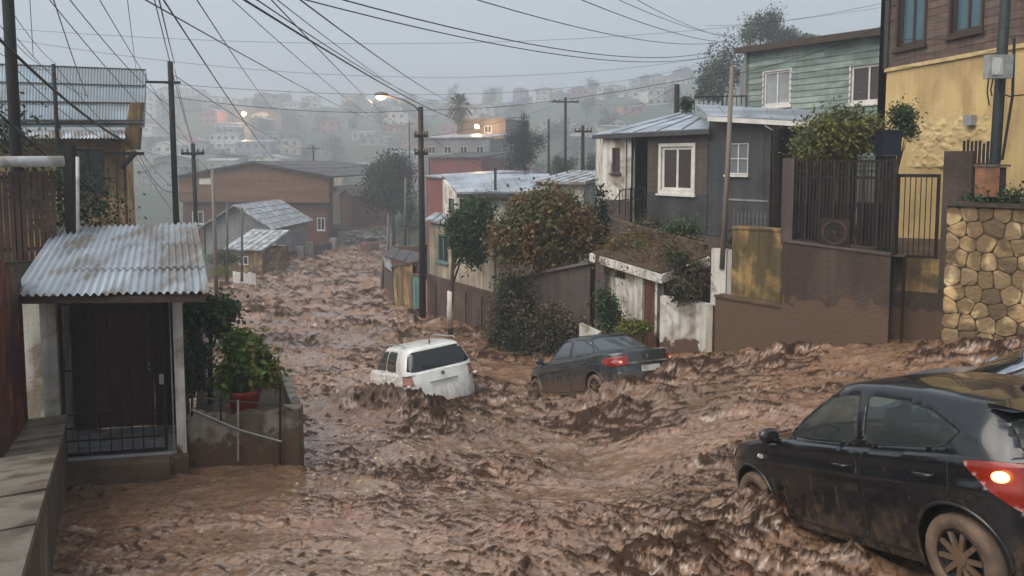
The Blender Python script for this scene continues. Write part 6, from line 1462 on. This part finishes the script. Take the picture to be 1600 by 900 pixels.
MB().grid(P).build('lamp_bowl', warm, lp, True)
def lamp_light(name, loc, energy, col=(1.0, .62, .30), r_=.12):
    ld = bpy.data.lights.new(name, 'POINT'); ld.energy = energy; ld.color = col; ld.shadow_soft_size = r_
    lo = bpy.data.objects.new(name, ld); COL.objects.link(lo); lo.location = loc; return lo
lamp_light('street_lamp_light', hd + Vector((-.02, -.05, -.22)), 70)
# far lit lamps
for (px, py, d, lab, e) in ((381, 178, 300, 'lit warm lamp high on the hazy block to the left', 5000), (745, 198, 108, 'lit warm lamp on the hazy building near the palm', 1100)):
    c = Wp(px, py, d); k = d / 29
    t = thing('wall_lamp', lab, 'lamp', c); k *= .45
    MB().grid([[c + Vector((.20 * k * math.cos(a) * math.sin(f), .10 * math.sin(a) * math.sin(f), .17 * k * math.cos(f))) for a in np.linspace(0, 2 * math.pi, 11)] for f in np.linspace(0, math.pi, 7)]).build('lamp_bowl', warm, t, True)
    MB().tube([c + Vector((0, .1, 0)), c + Vector((0, 1.2, .1))], .06, 6).build('bracket', M_['polegrey'], t)
    lamp_light('wall_lamp_light', c + Vector((0, -.8, 0)), e, r_=.4)
# ---- left bank: warehouse, gable house, lean-to, fence pillars
P = [XY(286, 75, 340), XY(514, 73.5, 340), (-23.6, 101.0), (-36.0, 103.0)]
t = thing('warehouse', 'large brown wooden warehouse with low gable roof on the left bank', 'warehouse', (P[0][0] + 7, P[0][1], -9.0))
ww_ = Wall(P[0], P[1], -9.0); z1 = PZ(322, 68) + 9.0; z2 = PZ(278, 69) + 9.0
pk = PZ(255, 69) + 9.0
gab = lambda u: z2 + (pk - z2) * (1 - abs(u / ww_.L - .52) / .52)
ol = opx(ww_, 495, 508, 340, 360); ol2 = opx(ww_, 300, 318, 330, 350)
mb = facade(MB(), ww_, z1, [ol, ol2]); s2 = Wall(P[1], P[2], -9.0); oss = [(2.5 + i * 4, 4.2 + i * 4, .6, 3.2) for i in range(5)]; facade(mb, s2, z1, oss); mb.build('lower_wall', M_['brickwall'], t)
for o in oss:
    mb = MB(); s2.box(mb, o[0] + .05, o[1] - .05, o[2], o[3] - .03, -.12, -.06); mb.build('door', M_['redwall'], t)
for o in (ol, ol2): window(t, ww_, o, M_['whitewood'], G_['dark'], 2, 1, .09, .05)
wu = Wall((P[0][0] - .1, P[0][1] - .5), (P[1][0] + .2, P[1][1] - .5), -9.0 + z1)
ow = opx(wu, 312, 330, 281, 287)
nb = 26; hu2 = z2 - z1
facade(MB(), wu, hu2, (), .15, lambda u: gab(u) - z1, [ww_.L * .52]).build('upper_wall', M_['warehouse'], t)
for i in range(8):
    v = .1 + i * (hu2 - .1) / 8; mb = MB(); wu.box(mb, .05, wu.L - .05, v, v + (hu2 - .1) / 8 - .05, .004, .05); mb.build('board', M_['warehouse'], t)
s3 = Wall(wu.p1.xy, (P[2][0] + .2, P[2][1]), -9.0 + z1); facade(MB(), s3, hu2).build('upper_side_wall', M_['warehouse'], t)
rg = ww_.L * .52; pv = lambda u, v, n: wu.pt(u, v, n)
for (a, b) in ((-.5, rg), (wu.L + .5, rg)):
    Q = [pv(a, gab(min(max(a, 0), wu.L)) - z1 - (.12 if a != rg else 0), .45), pv(b, pk - z1, .45), pv(b, pk - z1, -26), pv(a, gab(min(max(a, 0), wu.L)) - z1 - .12, -26)]
    roof_sheets(t, Q, 4, M_['darkroof'], .14)
mb = MB(); wu.box(mb, wu.uv(212 + 100, 284)[0], wu.uv(330, 284)[0], wu.uv(320, 288)[1], wu.uv(320, 279)[1], .06, .12); mb.build('sign_board', M_['whitewood'], t)
# grey gable house
gp0, gp1 = XY(322, 60.5, 380), XY(422, 60, 380)
P = back(gp0, gp1, 8)
t = simple_house('gable_house', 'small grey gable house with pale metal roof in front of the warehouse', P, -8.4, PZ(354, 60) + 8.4, M_['greywall'], M_['zinc'], [(0, *opx(Wall(P[0], P[1], -8.4), 395, 408, 362, 380))], gable=PZ(322, 60) - PZ(354, 60), over=.5)
P = back(XY(354, 50.6, 400), XY(410, 50, 400), 3.2)
t = simple_house('lean_to', 'low brown lean-to with pale metal roof beside the flood', P, -8.2, PZ(393, 50) + 8.2, M_['mossy'], M_['zinc'], [(0, *opx(Wall(P[0], P[1], -8.2), 372, 388, 400, 414))], slope=1.0, over=.25, cat='shed')
fl_ = mat('pillar_plaster', (0.38, 0.35, 0.31), 0.8, 0.2, 1.5, 0.3, 12, streak=.3)
for i, (px, d, a, b) in enumerate(((415, 52, 392, 425), (426, 58.5, 375, 412), (440, 60.5, 383, 410), (468, 63, 385, 405), (483, 66, 378, 398), (520, 71.5, 372, 392), (533, 76, 362, 383))):
    p = Wp(px, a, d); tag(MB().box(p.x - .28, p.x + .28, d - .25, d + .25, -9.2, p.z).build('gate_pillar', fl_), ['pale pillar at the corner of the lean-to', 'tall pale pillar behind the lean-to', 'slim pale pillar right of the tall one', 'white pillar standing alone before the warehouse side', 'short grey pillar under the warehouse side wall', 'grey pillar under the far end of the warehouse', 'farthest pale pillar along the left bank'][i], 'pillar', 'gate pillars along the left bank')
for i, (x0, d0, x1, d1, a, b, m) in enumerate(((416, 52.4, 425, 58, 402, 396, 'brownplaster'), (443, 60.8, 466, 62.8, 398, 392, 'brickwall'), (486, 66.4, 519, 71.2, 386, 380, 'brownplaster'))):
    panel('yard_wall', ['short brown yard wall beside the lean-to', 'brick yard wall between two pale pillars', 'brown yard wall under the warehouse side'][i], x0, d0, x1, d1, a, b, M_[m], z0=-9.4)
wf = Wall(XY(364, 44, 430), XY(400, 43.4, 430), PZ(446, 43.5))
t = thing('white_fence', 'small white board fence half drowned in front of the lean-to', 'fence', wf.pt(.5, 0))
for i in range(6):
    mb = MB(); wf.box(mb, wf.L * i / 6 + .01, wf.L * (i + 1) / 6 - .01, -.6, .72 + rnd.uniform(-.1, .06), 0, .03); mb.build('board', M_['whitewood'], t)
mb = MB(); wf.box(mb, 0, wf.L, .3, .38, -.05, -.004); mb.build('rail', M_['whitewood'], t)
# street end: low houses and walls closing the view
for i, (x0, x1, d, yt, yb, m, r_) in enumerate(((534, 550, 104, 305, 372, 'brickwall', 'darkroof'), (520, 536, 110, 300, 378, 'brownplaster', 'darkroof'), (540, 560, 128, 318, 358, 'greywall', 'zinc'))):
    P = back(XY(x0, d, 340), XY(x1, d - 1, 340), 8); simple_house('street_house', ['narrow brick house past the far end of the warehouse', 'dark house touching the far end of the warehouse', 'small grey house where the street bends out of sight'][i], P, -10.2, PZ(yt, d) + 10.2, M_[m], M_[r_], (), gable=.8, rib=False)
# ---- vegetation mid distance
def blobset(c, R_, n, seed, fl=1.0):
    rs = random.Random(seed); return [(c[0], c[1], c[2], R_ * .75, R_ * .75, R_ * .75 * fl)] + [(c[0] + rs.uniform(-.7, .7) * R_, c[1] + rs.uniform(-.5, .5) * R_, c[2] + rs.uniform(-.6, .6) * R_ * fl, R_ * rs.uniform(.35, .55), R_ * rs.uniform(.35, .55), R_ * rs.uniform(.3, .5) * fl) for _ in range(n)]
def far_tree(name, label, px, py, d, rpx, seed, lm, n=4000, fl=1.0, size=None, group=None, cat='tree', base=None):
    c = Wp(px, py, d); R_ = rpx * d / 1200; gz = float(terrain_z(c.x, c.y)) - .2 if base is None else base
    return tree(name, label, cat, (c.x, c.y, min(gz, c.z - R_ * .5)), blobset(c, R_, 9, seed, fl), n, size or R_ * .075, lm, seed, R_ * .06, (c.x, c.y, c.z), group, clump=12, spread=.3, shell=.3)
far_tree('broadleaf_tree', 'big dark rounded tree at the far right bank behind the lamp pole', 614, 284, 74, 46, 101, LM['far'], 15000, 1.05, size=.30)
far_tree('broadleaf_tree', 'dark slim tree directly behind the street lamp pole', 640, 335, 52, 22, 102, LM['dark'], 4000, 1.8)
far_tree('pine_tree', 'tall pointed dark pine behind the pale metal roof', 818, 238, 62, 34, 103, LM['pine'], 7000, 1.35)
far_tree('broadleaf_tree', 'bushy dark tree right of the pointed pine', 878, 262, 58, 26, 104, LM['pine'], 4200, 1.0)
far_tree('broadleaf_tree', 'loose green tree behind the hip-roofed porch', 925, 262, 50, 20, 105, LM['dark'], 3400, 1.3)
far_tree('shrub', 'overgrown green bank bush below the thin poles on the left', 350, 400, 42, 26, 106, LM['shrub'], 3800, .6, cat='shrub')
far_tree('shrub', 'yellowish weeds at the water edge behind the shelter shrubs', 345, 425, 36, 18, 107, LM['olive'], 2200, .5, cat='shrub')
# pine top
c = Wp(818, 205, 62); V, Fq = leaf_cloud([(c.x, c.y, c.z - .4, .9, .9, .9), (c.x, c.y, c.z + .5, .45, .45, .7), (c.x, c.y, c.z + 1.2, .18, .18, .5)], 2000, .13, 109, clump=8, spread=.3, shell=.2); np_mesh('crown_top', V, Fq, LM['pine'], bpy.data.objects['pine_tree'])
# hazy trees top right, behind the green house
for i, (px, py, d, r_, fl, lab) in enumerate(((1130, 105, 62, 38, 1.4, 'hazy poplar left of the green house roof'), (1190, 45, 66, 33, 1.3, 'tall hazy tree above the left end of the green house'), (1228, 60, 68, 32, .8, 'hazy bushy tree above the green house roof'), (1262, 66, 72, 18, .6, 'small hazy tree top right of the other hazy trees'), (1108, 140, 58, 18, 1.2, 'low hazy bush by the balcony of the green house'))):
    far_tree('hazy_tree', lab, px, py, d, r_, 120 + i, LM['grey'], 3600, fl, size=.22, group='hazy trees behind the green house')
# palm
c = Wp(717, 165, 112)
t = thing('palm_tree', 'tall hazy palm with shaggy round crown above the rooftops', 'tree', (c.x, c.y, float(terrain_z(c.x, c.y))))
MB().tube([(c.x + .1, c.y, float(terrain_z(c.x, c.y)) - .2), (c.x, c.y, c.z - 2), (c.x, c.y, c.z)], [.35, .28, .3], 8).build('trunk', M_['bark'], t, True)
fm_ = MB(); rs = random.Random(5)
for i in range(150):
    a = rs.uniform(0, 2 * math.pi); e = rs.uniform(-1.3, 1.3); L_ = rs.uniform(2.1, 3.0); dv = Vector((math.cos(a) * math.cos(e), math.sin(a) * math.cos(e), math.sin(e)))
    p0 = c + Vector((0, 0, 0)); p1 = p0 + dv * L_ * .6; p2 = p0 + dv * L_ + Vector((0, 0, -.45 * L_ * .5)); s_ = dv.cross(Vector((0, 0, 1))).normalized() * .16
    fm_.add([p0, p1 + s_, p2, p1 - s_], [(0, 1, 2, 3)])
for i in range(60):   # skirt of dead fronds
    a = rs.uniform(0, 2 * math.pi); p0 = c + Vector((0, 0, -.3)); p1 = p0 + Vector((math.cos(a) * .7, math.sin(a) * .7, -1.0)); p2 = p0 + Vector((math.cos(a) * .5, math.sin(a) * .5, -2.3)); s_ = Vector((-math.sin(a), math.cos(a), 0)) * .2
    fm_.add([p0, p1 + s_, p2, p1 - s_], [(0, 1, 2, 3)])
fm_.build('fronds', LM['far'], t)
# poles in the middle distance
for (px, yb, yt, d, arm_, lab) in ((883, 262, 152, 58, 1.0, 'tall utility pole with crossarm right of the pointed pine'), (857, 262, 186, 66, .0, 'bare hazy pole between the pine and the crossarm pole'), (910, 290, 196, 44, .5, 'dark pole in front of the hazy rooftops left of the white wing'), (1057, 180, 132, 30, .0, 'short dark pole above the grey house roof'), (490, 262, 228, 95, .8, 'small hazy pole above the warehouse roof'), (640, 260, 190, 110, .6, 'faint pole left of the palm')):
    pole('utility_pole', lab, *XY(px, d, yb), PZ(yb, d) - 4, PZ(yt, d), .13, .10, M_['polewood'], arms=((PZ(yt, d) - .35, arm_, .1),) if arm_ else (), ins=arm_ > .4)
c = Wp(1072, 163, 28); tree('shrub', 'round dark bush peeping over the grey house roof', 'shrub', (c.x, c.y, -1.5), [(c.x, c.y, c.z, .28, .28, .32)], 900, .08, LM['dark'], 131, .03, clump=7, spread=.3, shell=.2)
# ---- rooftops beyond the cream house
P = back(XY(672, 84, 260), XY(752, 82, 260), 9)
simple_house('red_house', 'red-walled house behind the pale metal roof', P, -9.5, PZ(247, 83) + 9.5, M_['redwall'], M_['darkroof'], (), slope=.6, rib=False)
P = back(XY(655, 95, 235), XY(765, 92, 235), 10)
t = simple_house('flat_house', 'long grey house with flat pale roof left of the pine', P, -9.5, PZ(216, 93) + 9.5, M_['greywall'], M_['zinc'], [(0, 1.2 + i * 2.1, 2.2 + i * 2.1, PZ(240, 93) + 9.5, PZ(228, 93) + 9.5) for i in range(4)], slope=.7, rib=False)
P = back(XY(722, 112, 200), XY(790, 109, 200), 8)
simple_house('lamp_house', 'hazy brown house behind the palm with a lit lamp on its wall', P, -8, PZ(186, 110) + 8, M_['brownplaster'], M_['darkroof'], [(0, 3.6, 4.8, PZ(208, 110) + 8, PZ(196, 110) + 8)], slope=.5, rib=False)
P = back(XY(667, 60, 290), XY(694, 54, 290), 6)
simple_house('brick_annex', 'small dark red annex between the lamp pole and the cream house', P, -8.5, PZ(278, 57) + 8.5, M_['redwall'], M_['zinc'], (), slope=.4, rib=False)
P = back(XY(362, 308, 200), XY(440, 304, 200), 12)
simple_house('hill_block', 'brown flat-roofed house on the hazy hillside with a lit lamp', P, -4, PZ(172, 306) + 4, M_['brownplaster'], M_['darkroof'], [(0, 1.2 + i * 2.7, 2.9 + i * 2.7, PZ(y, 306) + 4, PZ(y - 7, 306) + 4) for i in range(6) for y in (188, 204)], slope=.8, rib=False)
def whereabouts(px, d):
    side = next(l for k, l in ((330, 'left of the thin poles'), (420, 'above the warehouse left half'), (520, 'above the warehouse right half'), (600, 'above the street end'), (700, 'between lamp and palm'), (800, 'between palm and pine'), (900, 'behind the pointed pine'), (990, 'above the hip-roofed porch'), (2000, 'above the grey house')) if px < k)
    return ('high up ' if d > 320 else 'upper midway ' if d > 265 else 'midway ' if d > 200 else 'low down ') + side
# ---- houses scattered over the far hillside
rs = random.Random(77); cols = [('white', 'whiteplaster'), ('cream', 'creamplaster'), ('grey', 'greywall'), ('pink', 'pinkwall'), ('brown', 'brownplaster')]; rcols = [('pale', 'zinc'), ('dark', 'darkroof'), ('pale', 'zincnew'), ('red', 'redwall')]
seen = []
def hill_house(px, d, wpx, hm, ci, ri, storeys):
    x0, x1 = PX(px - wpx / 2, d), PX(px + wpx / 2, d); z = float(min(terrain_z(x0, d), terrain_z(x1, d))) - 1.0; H = 1.0 + 2.7 * storeys
    ang = rs.uniform(-.5, .5); P = back((x0, d - ang * 2), (x1, d + ang * 2), rs.uniform(5, 8)); w_ = Wall(P[0], P[1], z)
    k = max(1, int(w_.L / 2.4)); ops = [(0, .5 + i * (w_.L - .6) / k, .5 + i * (w_.L - .6) / k + 1.1, 1.9 + 2.7 * s, 3.0 + 2.7 * s) for s in range(storeys) for i in range(k) if .5 + i * (w_.L - .6) / k + 1.1 < w_.L - .1]
    lab = f"{['small', 'two-storey', 'tall'][storeys - 1]} {cols[ci][0]} house with {rcols[ri][0]} roof {whereabouts(px, d)} in the haze"
    simple_house('hillside_house', lab, P, z, H, M_[cols[ci][1]], M_[rcols[ri][1]], ops, gable=rs.choice([None, .9, 1.1]), over=.35, rib=False, group='houses on the hazy far hillside', slope=.6, plain=d > 230)
spots = []
for k in range(3000):
    d = 132 + 290 * rs.random(); px = rs.uniform(210, 1075); py_ = None
    if 545 < px < 615 and d < 170: continue
    x = PX(px, d)
    if any(abs(x - a) < 8.5 and abs(d - b) < 7.0 for a, b in spots): continue
    if px < 330 and d < 150: continue
    spots.append((x, d)); w_ = rs.uniform(6, 10) * 1200 / d
    hill_house(px, d, w_, 0, rs.choice([0, 0, 0, 1, 1, 2, 2, 3, 4]), rs.choice([0, 1, 2, 2, 3]), rs.choice([1, 1, 1, 2, 2]))
    if len(spots) >= 150: break
for (px, d, wp, ci, ri, st) in ((352, 262, 46, 0, 0, 2), (398, 250, 52, 2, 2, 2), (446, 258, 40, 1, 1, 2), (420, 225, 44, 0, 0, 1)):
    hill_house(px, d, wp, 0, ci, ri, st)
for i in range(70):
    d = rs.uniform(112, 420); px = rs.uniform(240, 1080)
    if 545 < px < 620 and d < 160: continue
    c0 = Vector((PX(px, d), d, 0)); R_ = rs.uniform(2.0, 4.2); z = float(terrain_z(c0.x, d)); c0.z = z + R_ * 1.1
    fl_k = rs.choice([.9, 1.2, 1.7])
    tree('hillside_tree', ('slender ' if fl_k > 1.5 else 'flat ' if fl_k < 1 else 'round ') + ('dark' if i % 3 else 'bare brownish') + ' tree ' + whereabouts(px, d) + ' in the haze', 'tree', (c0.x, c0.y, z - .2), blobset(c0, R_, 6, 300 + i, fl_k), 900, R_ * .17, LM['far'] if i % 3 else LM['bare'], 300 + i, R_ * .06, group='trees among the far hillside houses', k=3, clump=8, spread=.3, shell=.3)

# ================================================================ overhead wires
ORDK = {}
def ORD(a): return ORDK[a]
def wire(label, a, b, sag=0.3, r=0.012, cat='wire', group=None, n=22, via=None):
    """a slack wire between two points given as (picture column, picture row, metres ahead)"""
    p, q = Wp(*a), Wp(*b); pts = []; r = r * (0.62 if r < .02 else .8); sag = sag * 0.6
    for i in range(n + 1):
        f = i / n; x = lerp3(p, q, f); x.z -= 4 * sag * f * (1 - f); pts.append(x)
    if a[1] < 0: pts.insert(0, pts[0] + (pts[0] - pts[1]) * n * 0.9)      # runs on over the viewer's head
    return tag(MB().tube(pts, r, 5).build('overhead_wire', M_['blackiron'], None, True), label, cat, group)
G1_ = 'wires fanning over the street to the palm'
lab = 'dark wire running from the top left of the sky down towards the palm'
ORDK.update({(330, -30, 9): 'leftmost', (350, -20, 9): 'second from the left', (372, -20, 9): 'third from the left', (395, -30, 9): 'fourth from the left', (436, -25, 9): 'rightmost'})
for (a, b, s, r) in (((350, -20, 9), (760, 186, 80), 1.4, .020), ((372, -20, 9), (700, 152, 70), 1.2, .016), ((395, -30, 9), (690, 160, 70), 1.0, .012), ((436, -25, 9), (742, 158, 80), 1.3, .018), ((330, -30, 9), (640, 195, 70), 1.4, .010)):
    wire(ORD(a) + ' of the dark wires falling from the top edge to the palm', a, b, s, r, group=G1_)
G2_ = 'wires sweeping across the sky to the green house'
lab = 'dark wire sweeping across the sky to the corner of the green house'
ORDK.update({(440, -10, 9): 'leftmost', (500, -10, 9): 'second from the left', (720, -8, 10): 'third from the left', (890, -8, 11): 'fourth from the left', (950, -8, 11): 'fifth from the left', (985, -6, 12): 'rightmost'})
for (a, b, s, r) in (((440, -10, 9), (1115, 87, 27), .75, .014), ((500, -10, 9), (1120, 79, 27), .75, .015), ((720, -8, 10), (1125, 66, 27), .45, .013), ((890, -8, 11), (1160, 66, 27), .35, .012), ((950, -8, 11), (1160, 56, 27), .3, .009), ((985, -6, 12), (1162, 60, 27), .3, .009)):
    wire(ORD(a) + ' of the dark wires sweeping across the sky to the green house', a, b, s, r, group=G2_)
G3_ = 'thin wires strung level across the grey sky'
lab = 'thin wire strung nearly level across the grey sky'
ORDK.update({(1100, 40, 40): 'topmost', (-20, 42, 30): 'second from the top', (-20, 55, 30): 'third from the top', (228, 128, 20.4): 'lowest'})
for (a, b, s, r) in (((-20, 55, 30), (1120, 88, 40), 2.2, .012), ((-20, 42, 30), (1400, 8, 40), 2.0, .012), ((228, 128, 20.4), (1120, 95, 40), 1.5, .010), ((1100, 40, 40), (1400, 0, 26), .4, .012)):
    wire(ORD(a) + ' of the thin level wires across the grey sky', a, b, s, r, group=G3_)
G4_ = 'low wires from the lamp pole to the right'
lab = 'wire running from the street lamp pole to the leaning rusty pole'
for (a, b, s, r) in (((660, 172, 29), (1136, 112, 16.9), .35, .012), ((660, 215, 29), (883, 158, 58), .4, .014), ((660, 172, 29), (883, 157, 58), .2, .012)):
    wire(lab if a[1] == 172 and b[0] > 1000 else ('lower slack wire from the street lamp pole to the crossarm pole' if a[1] == 215 else 'upper wire from the street lamp pole to the crossarm pole'), a, b, s, r)
wire('long wire from the black pole behind the shelter to the street lamp pole', (273, 152, 20.5), (658, 172, 29), .35, .013)
wire('slack hazy wire dipping left of the street lamp pole to the far warehouse', (658, 240, 29), (415, 258, 69), .9, .014)
wire('thin wire from the street lamp pole to the faint pole by the palm', (659, 190, 29), (640, 200, 110), .8, .016)
wire('wire from the black pole to the thin pole with the small crossarm', (273, 108, 20.5), (304, 232, 32), .3, .012)
wire('wire from the crossarm of the thin left pole down to the brown pole', (304, 240, 32), (333, 270, 38), .2, .012)
G5_ = 'wires dropping from overhead to the left poles'
lab = 'wire dropping steeply from overhead to the poles on the left'
ORDK.update({(238, -14, 8): 'leftmost', (246, -12, 8): 'second from the left', (248, -12, 8): 'third from the left', (300, -12, 8): 'rightmost'})
for (a, b, s, r) in (((246, -12, 8), (273, 100, 20.5), .05, .014), ((238, -14, 8), (304, 232, 32), .3, .010), ((248, -12, 8), (445, 256, 69), .9, .016), ((300, -12, 8), (440, 175, 70), .7, .012)):
    wire(ORD(a) + ' of the wires dropping from overhead to the left poles', a, b, s, r, group=G5_)
G6_ = 'wires crossing the sheet-metal roof on the left'
lab = 'wire slanting across the big sheet-metal roof on the left'
ORDK.update({(20, 20, 12.5): 'leftmost', (46, -10, 10): 'second from the left', (68, -12, 9): 'third from the left', (80, -12, 9): 'fourth from the left', (100, -12, 9): 'fifth from the left', (198, -10, 9): 'rightmost'})
for (a, b, s, r) in (((80, -12, 9), (138, 155, 19.4), .1, .012), ((68, -12, 9), (304, 235, 32), .5, .011), ((100, -12, 9), (272, 170, 20.5), .25, .011), ((198, -10, 9), (213, 112, 20.6), .05, .008), ((20, 20, 12.5), (88, 100, 19), .15, .010), ((46, -10, 10), (52, 90, 13), .02, .008)):
    wire(ORD(a) + ' of the wires slanting over the big sheet-metal roof', a, b, s, r, group=G6_)
# the thick cable bundle with vines, and the loops at the poles
wire('thick black cable bundle slanting down past the dark pole on the left', (-20, 42, 11.5), (196, 222, 19.2), .25, .034, 'cable')
wire('second black cable under the thick bundle on the left', (-20, 160, 11.5), (150, 300, 13.5), .12, .026, 'cable')
wire('black cable looping low from the dark pole to the square post', (27, 200, 12.4), (111, 235, 12.7), .25, .016, 'cable')
wire('thin cable hanging from the house beam down to the black pole', (216, 238, 19.4), (273, 300, 20.5), .5, .012, 'cable')
p = pole('thin_post', 'thin dark post standing against the sheet-metal roof on the left', *XY(88, 18.3, 200), PZ(330, 18.3), PZ(100, 18.3), .055, .045, M_['polewood'], 'post')

# finer lines of the tangle, each its own
more = (((150, -10, 9), (300, 228, 32), .2, .009, 'faint wire left of the black pole reaching the small crossarm'),
        ((-15, 75, 11), (88, 108, 18.3), .2, .010, 'thin wire from the left edge to the thin post on the roof'),
        ((-15, 20, 11), (88, 112, 18.3), .3, .009, 'thin slack wire above it from the left edge to the thin post'),
        ((88, 104, 18.3), (212, 236, 19.4), .25, .012, 'wire from the thin post along the sheet roof to the bracket'),
        ((27, 60, 12.5), (138, 150, 19.0), .3, .010, 'slack line from the dark pole across the sheet roof'),
        ((27, 110, 12.5), (196, 230, 19.2), .35, .012, 'drooping line under the thick cable bundle at the dark pole'),
        ((205, 232, 19.3), (320, 380, 38), .6, .012, 'sagging line from the bracket down behind the shelter roof'),
        ((222, 240, 19.4), (304, 300, 32), .6, .010, 'loose line from the bracket to the thin pole'),
        ((273, 118, 20.5), (490, 232, 95), 1.2, .018, 'long line from the black pole to the small hazy pole'),
        ((304, 236, 32), (490, 235, 95), .9, .016, 'level hazy line from the small crossarm to the small hazy pole'),
        ((210, -10, 9), (640, 192, 110), 1.6, .016, 'long faint line from overhead to the faint pole left of the palm'),
        ((410, -15, 9), (640, 196, 110), 1.2, .014, 'second long faint line to the faint pole left of the palm'),
        ((883, 158, 58), (1108, 150, 28), .5, .012, 'line from the crossarm pole to the balcony of the green house'),
        ((910, 202, 44), (1057, 135, 30), .4, .011, 'line from the dark pole to the short pole on the grey house roof'),
        ((659, 205, 29), (774, 268, 30.4), .25, .010, 'service line from the street lamp pole to the vent pipe'),
        ((1136, 118, 16.9), (1400, 30, 19), .25, .010, 'line from the leaning rusty pole to the brown boarded house'),
        ((1400, 60, 19), (1572, 40, 13.5), .2, .012, 'dark line slung across the brown boards to the service pole'),
        ((1400, 105, 19), (1566, 75, 13.5), .15, .010, 'lower dark line along the brown boards to the meter box'))
for (a, b, s, r, lab) in more: wire(lab, a, b, s, r)

# ---------------------------------------------------------------- rain haze: one even volume round everything
hz = MB().box(-2650, 2650, -330, 3250, -36.0, 56.0)
hm = bpy.data.materials.new('haze'); hm.use_nodes = True; hm.node_tree.nodes.clear()
ho = hm.node_tree.nodes.new('ShaderNodeOutputMaterial'); hv = hm.node_tree.nodes.new('ShaderNodeVolumePrincipled')
hv.inputs['Color'].default_value = (0.78, 0.81, 0.87, 1); hv.inputs['Density'].default_value = HAZE
hv.inputs['Anisotropy'].default_value = 0.25
hm.node_tree.links.new(hv.outputs[0], ho.inputs['Volume'])
haze = hz.build('haze', hm); tag(haze, kind='stuff')
